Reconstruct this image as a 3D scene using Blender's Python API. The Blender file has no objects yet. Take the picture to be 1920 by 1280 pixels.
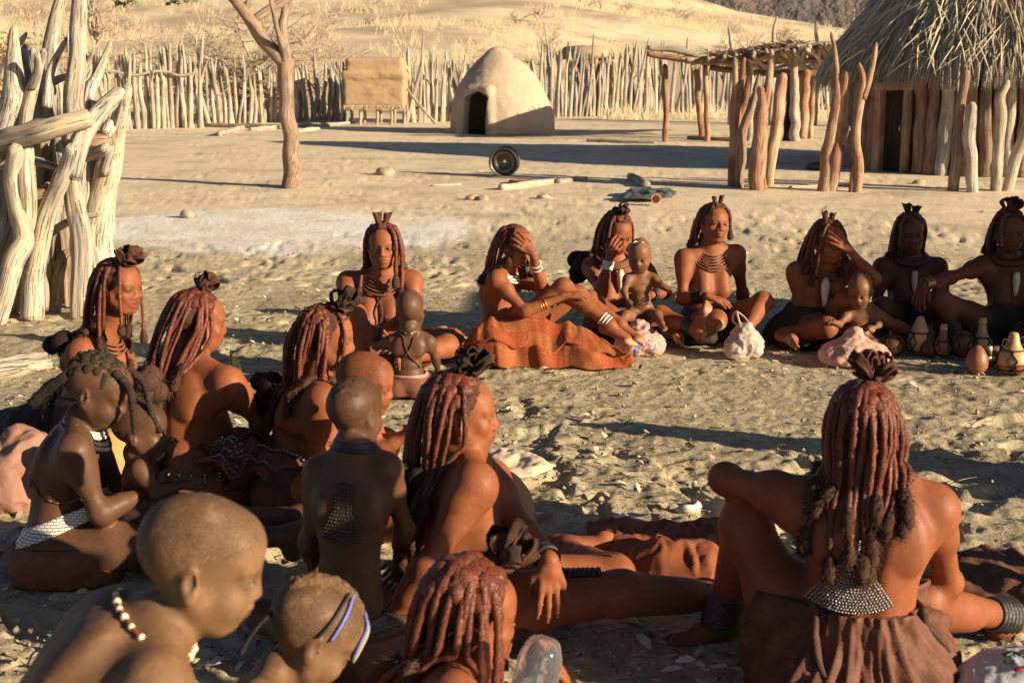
import bpy, math, random, time
import numpy as np
from mathutils import Vector, Matrix
T0 = time.time()
R = math.radians
rng = np.random.default_rng(7)
random.seed(7)
SC = bpy.context.scene
COL = SC.collection
# ------------------------------------------------------------------ camera, sky, sun, exposure
CF, CH, CYH = 2400.0, 1.42, 190.0          # focal length in photo pixels, eye height, horizon row
CP = math.atan((640 - CYH) / CF)           # downward pitch
cam_d = bpy.data.cameras.new('camera')
cam_d.sensor_width = 36.0
cam_d.lens = 36.0 * CF / 1920.0
cam_d.clip_start = 0.1
cam_d.clip_end = 5000
cam_d.dof.use_dof = True
cam_d.dof.focus_distance = 6.6
cam_d.dof.aperture_fstop = 7.1
cam = bpy.data.objects.new('camera', cam_d)
COL.objects.link(cam)
cam.location = (0, 0, CH)
cam.rotation_euler = (math.pi / 2 - CP, 0, 0)
SC.camera = cam
SUN_EL = R(17.0)
SUN_DIR = np.array([0.895 * math.cos(SUN_EL), -0.445 * math.cos(SUN_EL), math.sin(SUN_EL)])   # towards the sun
SUN_DIR /= np.linalg.norm(SUN_DIR)
world = bpy.data.worlds.new('World')
SC.world = world
world.use_nodes = True
wn = world.node_tree
sky = wn.nodes.new('ShaderNodeTexSky')
sky.sky_type = 'NISHITA'
sky.sun_disc = False
sky.sun_elevation = SUN_EL
sky.sun_rotation = math.atan2(SUN_DIR[0], SUN_DIR[1])
sky.dust_density = 1.0
sky.air_density = 0.55
sky.altitude = 900
wn.links.new(sky.outputs[0], wn.nodes['Background'].inputs[0])
wn.nodes['Background'].inputs[1].default_value = 0.05
sun_d = bpy.data.lights.new('sun', 'SUN')
sun_d.energy = 5.0
sun_d.angle = R(0.5)
sun_d.color = (1.0, 0.83, 0.59)
sun = bpy.data.objects.new('sun', sun_d)
COL.objects.link(sun)
sun.rotation_euler = Vector(-SUN_DIR).to_track_quat('-Z', 'Y').to_euler()
SC.view_settings.view_transform = 'Standard'
SC.view_settings.look = 'None'
SC.view_settings.exposure = 0.93
SC.view_settings.gamma = 1.0

# ------------------------------------------------------------------ maths helpers
_f = np.array([0, math.cos(CP), -math.sin(CP)]); _u = np.array([0, math.sin(CP), math.cos(CP)]); _r = np.array([1.0, 0, 0])
CPOS = np.array([0, 0, CH])
def V(*a): return np.array(a, float)
def nrm(v): return v / (np.linalg.norm(v) + 1e-12)
def ray(px, py): return _f + (px - 960) / CF * _r + (640 - py) / CF * _u
def at(px, py, Y):
    d = ray(px, py)
    return CPOS + d * (Y / d[1])
def lerp(a, b, t): return a + (b - a) * t
def sstep(a, b, x):
    t = np.clip((x - a) / (b - a), 0, 1)
    return t * t * (3 - 2 * t)
def _hash(ix, iy, iz, seed):
    n = (ix.astype(np.int64) * 374761393 + iy.astype(np.int64) * 668265263 + iz.astype(np.int64) * 2147483647 + seed * 144665) & 0x7fffffff
    n = ((n ^ (n >> 13)) * 1274126177) & 0x7fffffff
    n = ((n ^ (n >> 15)) * 2246822519) & 0x7fffffff
    return (n ^ (n >> 16)) / float(0x7fffffff)
def vnoise(p, seed=0):                     # value noise in -1..1, p (...,3)
    p = np.asarray(p, float)
    i = np.floor(p); f = p - i; f = f * f * (3 - 2 * f); i = i.astype(np.int64)
    out = 0
    for dx in (0, 1):
        wx = f[..., 0] if dx else 1 - f[..., 0]
        for dy in (0, 1):
            wy = f[..., 1] if dy else 1 - f[..., 1]
            for dz in (0, 1):
                wz = f[..., 2] if dz else 1 - f[..., 2]
                out = out + wx * wy * wz * _hash(i[..., 0] + dx, i[..., 1] + dy, i[..., 2] + dz, seed)
    return out * 2 - 1
def fbm(p, o=4, seed=0):
    p = np.asarray(p, float); s = 0; a = 0.5
    for k in range(o):
        s = s + a * vnoise(p * (2.03 ** k) + 17.3 * k, seed + k); a *= 0.5
    return s
def gbase(x, y):                            # large form of the ground
    x = np.asarray(x, float); y = np.asarray(y, float)
    z = 0.033 * (np.sqrt((y - 9.5) ** 2 + 4) + (y - 9.5)) / 2
    t = np.clip(y - 38, 0, None)
    az = x / np.maximum(y, 5)
    slope = 0.122 - 0.064 * sstep(-0.02, 0.28, az)
    hill = slope * np.where(t < 15, t * t / 30, t - 7.5)
    hill = np.where(y > 190, slope * 144.5 - (y - 190) * 0.02, hill)
    z = z - 0.033 * np.clip(y - 60, 0, None) * 0.7 + hill
    z = z + (fbm(np.stack([x * .05, y * .05, 0 * x], -1), 3, 5) * np.clip((y - 38) / 30, 0, 1) * 1.6)
    return z
def gz(x, y):
    return float(gbase(np.array([x]), np.array([y]))[0])
def G(px, py, z=0.0):                       # where the view ray of a photo pixel meets the ground (+z)
    d = ray(px, py)
    t = np.concatenate([np.arange(1, 12, 0.004), np.arange(12, 60, 0.02)])
    P = CPOS + t[:, None] * d
    hit = P[:, 2] < gbase(P[:, 0], P[:, 1]) + z
    return P[np.argmax(hit)]

# ------------------------------------------------------------------ mesh helpers
def new_mesh(name, v, f, smooth=True):
    me = bpy.data.meshes.new(name)
    v = np.asarray(v, np.float32)
    if isinstance(f, np.ndarray) and f.ndim == 2:
        n, k = f.shape
        me.vertices.add(len(v)); me.vertices.foreach_set('co', v.ravel())
        me.loops.add(n * k); me.loops.foreach_set('vertex_index', f.astype(np.int32).ravel())
        me.polygons.add(n)
        me.polygons.foreach_set('loop_start', np.arange(0, n * k, k, dtype=np.int32))
        me.update(calc_edges=True); me.validate()
    else:
        me.from_pydata([tuple(map(float, q)) for q in v], [], [tuple(int(i) for i in q) for q in f])
        me.update()
    if smooth:
        me.polygons.foreach_set('use_smooth', np.ones(len(me.polygons), bool))
    return me
def link(name, me, mat=None, parent=None, loc=None):
    o = bpy.data.objects.new(name, me)
    COL.objects.link(o)
    if mat is not None and me is not None: me.materials.append(mat)
    if loc is not None: o.location = tuple(map(float, loc))
    if parent is not None: o.parent = parent
    return o
def tag(o, label=None, cat=None, group=None, kind=None):
    if label: o['label'] = label
    if cat: o['category'] = cat
    if group: o['group'] = group
    if kind: o['kind'] = kind
    return o
def empty(name, loc, label, cat, group=None, rz=0):
    o = bpy.data.objects.new(name, None); COL.objects.link(o)
    o.empty_display_size = .1
    o.location = tuple(map(float, loc)); o.rotation_euler = (0, 0, rz)
    return tag(o, label, cat, group)
def vattr(me, name, a):
    a = np.asarray(a, np.float32)
    if a.ndim == 2:
        t = me.attributes.new(name, 'FLOAT_VECTOR', 'POINT'); t.data.foreach_set('vector', a.ravel())
    else:
        t = me.attributes.new(name, 'FLOAT', 'POINT'); t.data.foreach_set('value', a)
class MB:                                   # collects pieces into one mesh
    def __init__(s): s.v = []; s.f = []; s.n = 0; s.a = {}
    def add(s, v, f, **attrs):
        v = np.asarray(v, float); s.v.append(v)
        for k in attrs: s.a.setdefault(k, []).append((s.n, np.asarray(attrs[k], float)))
        s.f.extend([[i + s.n for i in q] for q in (f.tolist() if isinstance(f, np.ndarray) else f)])
        s.n += len(v); return s
    def mesh(s, name, origin=(0, 0, 0), smooth=True):
        v = np.concatenate(s.v) - np.asarray(origin, float)
        me = new_mesh(name, v, s.f, smooth)
        for k, L in s.a.items():
            d = L[0][1].shape[1:] ; arr = np.zeros((len(v),) + d)
            for st, a in L: arr[st:st + len(a)] = a
            vattr(me, k, arr)
        return me
    def obj(s, name, mat, parent=None, origin=(0, 0, 0), smooth=True, loc=None):
        o = link(name, s.mesh(name, origin, smooth), mat, parent)
        o.location = tuple(map(float, loc if loc is not None else (origin if parent is None else (0, 0, 0))))
        return o
def catmull(pts, n):
    p = np.asarray(pts, float)
    if len(p) == 2: return p[0] + (p[1] - p[0]) * np.linspace(0, 1, n)[:, None]
    q = np.vstack([2 * p[0] - p[1], p, 2 * p[-1] - p[-2]])
    seg = np.concatenate([[0], np.cumsum(np.linalg.norm(np.diff(p, axis=0), axis=1))])
    s = np.linspace(0, seg[-1], n); out = []
    for x in s:
        i = min(np.searchsorted(seg, x, 'right') - 1, len(p) - 2)
        t = (x - seg[i]) / max(seg[i + 1] - seg[i], 1e-9)
        a, b, c, d = q[i], q[i + 1], q[i + 2], q[i + 3]
        out.append(0.5 * ((2 * b) + (c - a) * t + (2 * a - 5 * b + 4 * c - d) * t * t + (3 * b - a - 3 * c + d) * t ** 3))
    return np.array(out)
def frames(path):
    T = np.gradient(path, axis=0); T /= np.linalg.norm(T, axis=1)[:, None] + 1e-12
    ref = V(0, 0, 1) if abs(T[0, 2]) < .9 else V(1, 0, 0)
    N = np.zeros_like(T); n = nrm(np.cross(T[0], ref))
    for i in range(len(T)):
        n = nrm(n - T[i] * n.dot(T[i])); N[i] = n
    return T, N, np.cross(T, N)
def tube(path, rad, k=8, cap=True, close_tip=False, flat=1.0):
    path = np.asarray(path, float); m = len(path)
    rad = np.broadcast_to(np.asarray(rad, float), (m,)) if np.ndim(rad) < 2 else np.asarray(rad)
    T, N, B = frames(path)
    a = np.arange(k) * 2 * math.pi / k
    rr = rad[:, None] if rad.ndim == 1 else rad
    v = path[:, None, :] + rr[..., None] * (np.cos(a)[None, :, None] * N[:, None, :] + flat * np.sin(a)[None, :, None] * B[:, None, :])
    v = v.reshape(-1, 3)
    f = []
    for i in range(m - 1):
        for j in range(k):
            f.append([i * k + j, i * k + (j + 1) % k, (i + 1) * k + (j + 1) % k, (i + 1) * k + j])
    if cap:
        f.append([j for j in range(k)][::-1]); f.append([(m - 1) * k + j for j in range(k)])
    return v, f
def ring(center, normal, r, tr, n=28, k=6, rx=None, xdir=None):      # a torus round an axis
    z = nrm(normal); x = nrm(np.cross(z, V(0.3, 0.9, 0.2))) if xdir is None else nrm(xdir - z * z.dot(xdir)); y = np.cross(z, x)
    t = np.linspace(0, 2 * math.pi, n, endpoint=False); rx = r if rx is None else rx
    v = []; f = []
    for i, s in enumerate(t):
        c = center + rx * math.cos(s) * x + r * math.sin(s) * y
        o = nrm(math.cos(s) * x + math.sin(s) * y)
        for j in range(k):
            b = j * 2 * math.pi / k
            v.append(c + tr * (math.cos(b) * o + math.sin(b) * z))
            f.append([i * k + j, ((i + 1) % n) * k + j, ((i + 1) % n) * k + (j + 1) % k, i * k + (j + 1) % k])
    return np.array(v), f
def lathe(prof, n=24, c=(0, 0, 0)):
    prof = np.asarray(prof, float); m = len(prof); a = np.arange(n) * 2 * math.pi / n
    v = np.stack([prof[:, 0, None] * np.cos(a), prof[:, 0, None] * np.sin(a), np.repeat(prof[:, 1, None], n, 1)], -1).reshape(-1, 3) + np.asarray(c)
    f = [[i * n + j, i * n + (j + 1) % n, (i + 1) * n + (j + 1) % n, (i + 1) * n + j] for i in range(m - 1) for j in range(n)]
    f.append(list(range(n))[::-1]); f.append([(m - 1) * n + j for j in range(n)])
    return v, f
def blob(c, r, n=10, m=7, ax=None, nz=0.0, seed=0):
    prof = [(max(1e-4, math.sin(math.pi * i / m)), -math.cos(math.pi * i / m)) for i in range(m + 1)]
    v, f = lathe(prof, n)
    if nz: v = v * (1 + nz * fbm(v * 1.7 + seed * 3.1, 3, seed))[:, None]
    v = v * np.asarray(r)
    if ax is not None: v = v @ np.asarray(ax)
    return v + np.asarray(c), f

# ------------------------------------------------------------------ signed-distance modelling (smooth unions, meshed by surface nets)
class Field:
    def __init__(s, lo, hi, h):
        s.h = h; s.lo = np.asarray(lo, float); s.n = np.ceil((np.asarray(hi) - s.lo) / h).astype(int) + 1
        s.a = np.full(s.n, 1.0, np.float32)
    def sub(s, lo, hi, pad):
        i0 = np.clip(np.floor((np.asarray(lo) - pad - s.lo) / s.h).astype(int), 0, s.n)
        i1 = np.clip(np.ceil((np.asarray(hi) + pad - s.lo) / s.h).astype(int) + 1, 0, s.n)
        if np.any(i1 <= i0): return None
        ax = [(s.lo[q] + np.arange(i0[q], i1[q]) * s.h).astype(np.float32) for q in range(3)]
        sl = tuple(slice(i0[q], i1[q]) for q in range(3))
        return sl, ax[0][:, None, None], ax[1][None, :, None], ax[2][None, None, :]
    def put(s, sl, d, k, op):
        a = s.a[sl]
        if op > 0:
            if k > 0:
                hh = np.maximum(k - np.abs(a - d), 0) / k; s.a[sl] = np.minimum(a, d) - hh * hh * k * .25
            else: s.a[sl] = np.minimum(a, d)
        else:
            d = -d
            if k > 0:
                hh = np.maximum(k - np.abs(a - d), 0) / k; s.a[sl] = np.maximum(a, d) + hh * hh * k * .25
            else: s.a[sl] = np.maximum(a, d)
    def cone(s, a, b, ra, rb, k=.02, op=1):
        a = np.asarray(a, float); b = np.asarray(b, float); m = max(ra, rb)
        w = s.sub(np.minimum(a, b) - m, np.maximum(a, b) + m, max(k, .03) + 2 * s.h)
        if w is None: return
        sl, X, Y, Z = w; ba = b - a; L = max(ba.dot(ba), 1e-9)
        t = np.clip(((X - a[0]) * ba[0] + (Y - a[1]) * ba[1] + (Z - a[2]) * ba[2]) / L, 0, 1)
        d = np.sqrt((X - a[0] - t * ba[0]) ** 2 + (Y - a[1] - t * ba[1]) ** 2 + (Z - a[2] - t * ba[2]) ** 2) - (ra + (rb - ra) * t)
        s.put(sl, d, k, op)
    def ell(s, c, r, ax=None, k=.02, op=1):
        c = np.asarray(c, float); r = np.broadcast_to(np.asarray(r, float), (3,)); ax = np.eye(3) if ax is None else np.asarray(ax)
        e = np.sqrt(((ax * r[:, None]) ** 2).sum(0))
        w = s.sub(c - e, c + e, max(k, .03) + 2 * s.h)
        if w is None: return
        sl, X, Y, Z = w; X = X - c[0]; Y = Y - c[1]; Z = Z - c[2]
        k0 = 0; k1 = 0
        for q in range(3):
            l = X * ax[q, 0] + Y * ax[q, 1] + Z * ax[q, 2]
            k0 = k0 + (l / r[q]) ** 2; k1 = k1 + (l / r[q] ** 2) ** 2
        k0 = np.sqrt(k0); k1 = np.sqrt(k1) + 1e-6
        s.put(sl, (k0 * (k0 - 1) / k1).astype(np.float32), k, op)
    def box(s, c, r, ax=None, rd=.02, k=.02, op=1):
        c = np.asarray(c, float); r = np.asarray(r, float); ax = np.eye(3) if ax is None else np.asarray(ax)
        e = (np.abs(ax) * r[:, None]).sum(0)
        w = s.sub(c - e, c + e, max(k, .03) + 2 * s.h)
        if w is None: return
        sl, X, Y, Z = w; X = X - c[0]; Y = Y - c[1]; Z = Z - c[2]; o = 0; mx = None
        for q in range(3):
            l = np.abs(X * ax[q, 0] + Y * ax[q, 1] + Z * ax[q, 2]) - r[q] + rd
            o = o + np.maximum(l, 0) ** 2; mx = l if mx is None else np.maximum(mx, l)
        s.put(sl, np.sqrt(o) + np.minimum(mx, 0) - rd, k, op)
    def cut_below(s, zfun):
        w = s.lo[2] + np.arange(s.n[2]) * s.h
        s.a = np.maximum(s.a, (zfun - w)[None, None, :].astype(np.float32))
    def sample(s, p):
        q = (np.asarray(p) - s.lo) / s.h; q = np.clip(q, 0, s.n - 1.001); i = q.astype(int); f = q - i; o = 0
        for dx in (0, 1):
            for dy in (0, 1):
                for dz in (0, 1):
                    w = (f[..., 0] if dx else 1 - f[..., 0]) * (f[..., 1] if dy else 1 - f[..., 1]) * (f[..., 2] if dz else 1 - f[..., 2])
                    o = o + w * s.a[np.minimum(i[..., 0] + dx, s.n[0] - 1), np.minimum(i[..., 1] + dy, s.n[1] - 1), np.minimum(i[..., 2] + dz, s.n[2] - 1)]
        return o
    def grad(s, p):
        e = s.h; g = []
        for q in range(3):
            d = np.zeros(3); d[q] = e
            g.append(s.sample(p + d) - s.sample(p - d))
        g = np.stack(g, -1); return g / (np.linalg.norm(g, axis=-1, keepdims=True) + 1e-9)
    def mesh(s):
        A = s.a; ins = A < 0; n = s.n
        cnt = np.zeros(n - 1, np.int8)
        for dx in (0, 1):
            for dy in (0, 1):
                for dz in (0, 1):
                    cnt += ins[dx:n[0] - 1 + dx, dy:n[1] - 1 + dy, dz:n[2] - 1 + dz]
        act = (cnt > 0) & (cnt < 8); I = np.argwhere(act); ids = np.full(n - 1, -1, np.int32); ids[act] = np.arange(len(I))
        cor = {}
        for dx in (0, 1):
            for dy in (0, 1):
                for dz in (0, 1): cor[(dx, dy, dz)] = A[I[:, 0] + dx, I[:, 1] + dy, I[:, 2] + dz]
        acc = np.zeros((len(I), 3)); num = np.zeros(len(I))
        K = list(cor)
        for a in K:
            for q in range(3):
                if a[q] == 0:
                    b = list(a); b[q] = 1; b = tuple(b); va, vb = cor[a], cor[b]; m = (va < 0) != (vb < 0)
                    t = np.where(m, va / np.where(m, va - vb, 1), 0)
                    p = np.array(a, float)[None, :].repeat(len(I), 0); p[:, q] = t
                    acc += p * m[:, None]; num += m
        verts = s.lo + (I + acc / num[:, None]) * s.h
        faces = []
        for q in range(3):
            u, w = (q + 1) % 3, (q + 2) % 3
            sl0 = [slice(None)] * 3; sl1 = [slice(None)] * 3; sl0[q] = slice(0, -1); sl1[q] = slice(1, None)
            for t in (u, w): sl0[t] = slice(1, -1); sl1[t] = slice(1, -1)
            a = ins[tuple(sl0)]; b = ins[tuple(sl1)]
            for flip, m in ((False, a & ~b), (True, ~a & b)):
                E = np.argwhere(m)
                if not len(E): continue
                E[:, u] += 1; E[:, w] += 1
                Q = []
                for du, dw in ((0, 0), (-1, 0), (-1, -1), (0, -1)):
                    c = E.copy(); c[:, u] += du; c[:, w] += dw
                    Q.append(ids[c[:, 0], c[:, 1], c[:, 2]])
                Q = np.stack(Q, 1); faces.append(Q[:, ::-1] if flip else Q)
        f = np.concatenate(faces); f = f[(f >= 0).all(1)]
        return verts, f

# ------------------------------------------------------------------ materials
class NT:
    def __init__(s, name):
        s.m = bpy.data.materials.new(name); s.m.use_nodes = True; s.t = s.m.node_tree
        s.b = s.t.nodes['Principled BSDF']
    def n(s, typ, **kw):
        x = s.t.nodes.new('ShaderNode' + typ)
        for k, v in kw.items():
            if k in x.inputs: 
                try: x.inputs[k].default_value = v
                except Exception: s.t.links.new(v, x.inputs[k])
            else: setattr(x, k, v)
        return x
    def l(s, a, b): s.t.links.new(a, b)
    def coord(s, kind='Object', attr=None, scale=(1, 1, 1)):
        if attr: o = s.n('Attribute', attribute_name=attr).outputs['Vector']
        else: o = s.n('TexCoord').outputs[kind]
        mp = s.n('Mapping'); mp.inputs['Scale'].default_value = scale; s.l(o, mp.inputs['Vector']); return mp.outputs[0]
    def noise(s, vec, scale=5, detail=4, rough=.6, dist=0):
        x = s.n('TexNoise'); x.inputs['Scale'].default_value = scale; x.inputs['Detail'].default_value = detail
        x.inputs['Roughness'].default_value = rough; x.inputs['Distortion'].default_value = dist
        s.l(vec, x.inputs['Vector']); return x.outputs['Fac']
    def ramp(s, fac, stops):
        x = s.n('ValToRGB'); e = x.color_ramp.elements
        while len(e) < len(stops): e.new(0.5)
        for q, (p, c) in zip(e, stops): q.position = p; q.color = tuple(c) + (1,) if len(c) == 3 else c
        s.l(fac, x.inputs[0]); return x.outputs[0]
    def mix(s, fac, a, b, mode='MIX'):
        x = s.n('Mix', data_type='RGBA', blend_type=mode)
        for val, i in ((fac, 0), (a, 6), (b, 7)):
            if hasattr(val, 'links'): s.l(val, x.inputs[i])
            else: x.inputs[i].default_value = val if i == 0 else tuple(val) + (1,)
        return x.outputs[2]
    def math(s, op, a, b=0.0, c=None):
        x = s.n('Math', operation=op)
        for i, val in enumerate((a, b) if c is None else (a, b, c)):
            if hasattr(val, 'links'): s.l(val, x.inputs[i])
            else: x.inputs[i].default_value = val
        return x.outputs[0]
    def bump(s, h, strength=.3, dist=.01, prev=None):
        x = s.n('Bump'); x.inputs['Strength'].default_value = strength; x.inputs['Distance'].default_value = dist
        s.l(h, x.inputs['Height'])
        if prev is not None: s.l(prev, x.inputs['Normal'])
        return x.outputs[0]
    def done(s, col, rough=.7, normal=None, **kw):
        if hasattr(col, 'links'): s.l(col, s.b.inputs['Base Color'])
        else: s.b.inputs['Base Color'].default_value = tuple(col) + (1,)
        if hasattr(rough, 'links'): s.l(rough, s.b.inputs['Roughness'])
        else: s.b.inputs['Roughness'].default_value = rough
        if normal is not None: s.l(normal, s.b.inputs['Normal'])
        for k, v in kw.items(): s.b.inputs[k.replace('_', ' ')].default_value = v
        return s.m
def sc(c, k): return tuple(min(1, max(0, x * k)) for x in c)
def m_simple(name, c, rough=.7, var=.25, scale=20, bump=.2, bd=.004, spec=.3, **kw):
    t = NT(name); v = t.coord(); n = t.noise(v, scale, 5); n2 = t.noise(v, scale * 6, 3)
    col = t.ramp(n, [(.25, sc(c, 1 - var)), (.75, sc(c, 1 + var))])
    return t.done(col, rough, t.bump(n2, bump, bd), Specular_IOR_Level=spec, **kw)
def m_wood(name, a, b, dark, tint=None, sc_=1.0, objvar=.25):      # weathered timber; grain runs along the log
    t = NT(name); g = t.coord(attr='grain', scale=(26 * sc_, 26 * sc_, 1.5 * sc_)); g2 = t.coord(attr='grain', scale=(6, 6, 3))
    n = t.noise(g, 1.5, 5, .6, .5); big = t.noise(g2, 1.1, 4, .65)
    fine = t.coord(attr='grain', scale=(90 * sc_, 90 * sc_, 3.2 * sc_)); nf = t.noise(fine, 1.2, 3, .6, .25)
    c = t.ramp(n, [(.36, sc(a, .72)), (.46, a), (.58, b), (.72, sc(b, 1.12))])
    c = t.mix(t.ramp(big, [(.45, (0, 0, 0)), (.68, (.75, .75, .75))]), c, sc((a[0] * .8, a[1] * .86, a[2] * .95), .72))
    if tint is not None: c = t.mix(t.ramp(t.noise(g2, .5, 3), [(.46, (0, 0, 0)), (.64, (.85, .85, .85))]), c, tint)
    oi = t.n('ObjectInfo').outputs['Random']
    c = t.mix(1.0, c, t.ramp(oi, [(0, (1 - objvar, 1 - objvar, 1 - objvar * .9)), (1, (1, 1, 1))]), 'MULTIPLY')
    cr = t.ramp(nf, [(.34, (1, 1, 1)), (.42, (0, 0, 0))]); c = t.mix(t.math('MULTIPLY', cr, .75), c, dark)
    hole = t.n('TexVoronoi'); hole.inputs['Scale'].default_value = 9; t.l(t.coord(attr='grain', scale=(3, 3, 1.6)), hole.inputs['Vector']); ho = t.ramp(hole.outputs['Distance'], [(.07, (1, 1, 1)), (.11, (0, 0, 0))])
    c = t.mix(t.math('MULTIPLY', ho, .8), c, sc(dark, .6))
    bmp = t.bump(t.math('SUBTRACT', n, t.math('MULTIPLY', cr, .6)), .9, .014, t.bump(nf, .5, .006))
    return t.done(c, .88, bmp, Specular_IOR_Level=.12)
# ================================================================== THE SETTING
# ------------------------------------------------------------------ ground: one sheet to beyond the hill crest
def build_ground():
    ys = [-14, -10, -7, -5, -3.5, -2.2, -1.2, -.4, .2, .7, 1.1]
    y = 1.4
    while y < 10.5: ys.append(y); y *= 1.0036
    while y < 60: ys.append(y); y *= 1.011
    while y < 330: ys.append(y); y *= 1.03
    ys = np.array(ys)
    c = np.linspace(-1, 1, 860); c = np.sign(c) * (0.62 * np.abs(c) + 0.38 * np.abs(c) ** 5)
    half = np.maximum(0.44 * ys + 1.1, 2.0) / 0.62 + 1 + 0.6 * np.clip(ys, 0, 60)* .25
    X = c[None, :] * half[:, None]; Y = np.repeat(ys[:, None], len(c), 1)
    Z = gbase(X, Y)
    P = np.stack([X, Y, 0 * X], -1)
    near = 1 - sstep(8, 17, Y); amp = 0.26 + 0.74 * near
    n1 = fbm(P * 5.0 + 1.5 * np.stack([fbm(P * 1.7, 2, 90), fbm(P * 1.7, 2, 91), 0 * X], -1), 3, 3); n2 = fbm(P * 13, 3, 8); n3 = fbm(P * 34, 2, 13)
    tread = sstep(-0.20, 0.25, fbm(P * .8, 3, 21))
    dimp = -0.036 * sstep(0.10, 0.34, n1) + 0.012 * n1
    fade = 1 - sstep(30, 50, Y)
    ash = sstep(.36, .60, 1.0 - .5 * (((X + 2.55) / 2.0) ** 2 + ((Y - 13.3) / 1.75) ** 2) + .42 * fbm(P * V(1.5, 1.1, 1), 4, 41))
    ash = np.clip(ash, 0, 1) * np.clip(.72 + .9 * fbm(P * 3.1, 4, 43), .25, 1)
    Z = Z + amp * fade * (1 - .35 * ash) * ((0.25 + .85 * tread) * (dimp + 0.020 * n2) + 0.007 * n3 * near) + 0.02 * fbm(P * .7, 2, 31) * fade
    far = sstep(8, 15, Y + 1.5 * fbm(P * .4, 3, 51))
    v = np.stack([X, Y, Z], -1).reshape(-1, 3); ny, nx = X.shape
    i = np.arange(ny * nx).reshape(ny, nx)
    f = np.stack([i[:-1, :-1], i[:-1, 1:], i[1:, 1:], i[1:, :-1]], -1).reshape(-1, 4)
    me = new_mesh('ground', v, f)
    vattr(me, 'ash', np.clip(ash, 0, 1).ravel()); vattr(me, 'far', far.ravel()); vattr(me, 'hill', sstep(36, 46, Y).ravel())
    t = NT('sand'); co = t.coord()
    at_ = lambda k: t.n('Attribute', attribute_name=k).outputs['Fac']
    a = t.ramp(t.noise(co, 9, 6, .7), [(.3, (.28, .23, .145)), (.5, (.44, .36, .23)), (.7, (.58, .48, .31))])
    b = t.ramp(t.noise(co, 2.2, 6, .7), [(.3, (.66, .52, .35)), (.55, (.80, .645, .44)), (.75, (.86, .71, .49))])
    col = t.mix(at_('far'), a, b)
    lit = t.ramp(t.noise(co, 55, 2, .5), [(.62, (0, 0, 0)), (.68, (1, 1, 1))])
    col = t.mix(t.math('MULTIPLY', lit, .35), col, (.70, .60, .42))
    dk = t.ramp(t.noise(co, 38, 3, .6), [(.28, (1, 1, 1)), (.38, (0, 0, 0))])
    col = t.mix(t.math('MULTIPLY', dk, .6), col, (.12, .09, .055))
    pt = t.noise(co, 1.1, 5, .65); col = t.mix(t.ramp(pt, [(.50, (0, 0, 0)), (.66, (.45, .45, .45))]), col, (.20, .165, .11))
    col = t.mix(at_('ash'), col, t.ramp(t.noise(co, 16, 5), [(.25, (.40, .36, .29)), (.40, (.80, .76, .68)), (.6, (.90, .87, .80))]))
    hc = t.ramp(t.noise(t.coord(scale=(.45, .3, .3)), .8, 8, .78), [(.34, (.36, .28, .18)), (.48, (.74, .59, .38)), (.7, (.88, .74, .50))])
    hc = t.mix(t.ramp(t.noise(t.coord(scale=(.2, .06, 1)), .35, 4), [(.46, (0, 0, 0)), (.62, (.85, .85, .85))]), hc, (.40, .305, .215))
    col = t.mix(at_('hill'), col, hc)
    fine = t.noise(co, 70, 4, .7); med = t.noise(co, 24, 4, .6)
    bm = t.bump(fine, .55, .006, t.bump(med, .5, .016))
    m = t.done(col, .95, bm, Specular_IOR_Level=.1)
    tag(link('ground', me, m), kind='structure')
build_ground()
# distant scrub mountain, top right; shade and haze are put into its colour
def build_mountain():
    xs = np.linspace(-250, 700, 90); rows = [(420, -5), (470, 18), (520, 42), (580, 70), (650, 92), (740, 108)]
    v = []
    for r, (y, z) in enumerate(rows):
        for x in xs:
            n = float(fbm(np.array([x * .008, y * .008, 3.3]), 4, 61))
            v.append((x, y + n * 30, z * (0.95 + .55 * n + .25 * math.sin(x * .02 + y * .03))))
    n = len(xs); f = [[r * n + i, r * n + i + 1, (r + 1) * n + i + 1, (r + 1) * n + i] for r in range(len(rows) - 1) for i in range(n - 1)]
    t = NT('far_scrub_shaded'); co = t.coord()
    c = t.ramp(t.noise(co, .06, 7, .75), [(.35, (.10, .085, .085)), (.55, (.17, .13, .115)), (.7, (.30, .215, .15))])
    tag(link('mountain', new_mesh('mountain', v, f), t.done(c, .95, t.bump(t.noise(co, .08, 5), 1, 6))), kind='structure')
build_mountain()

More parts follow.
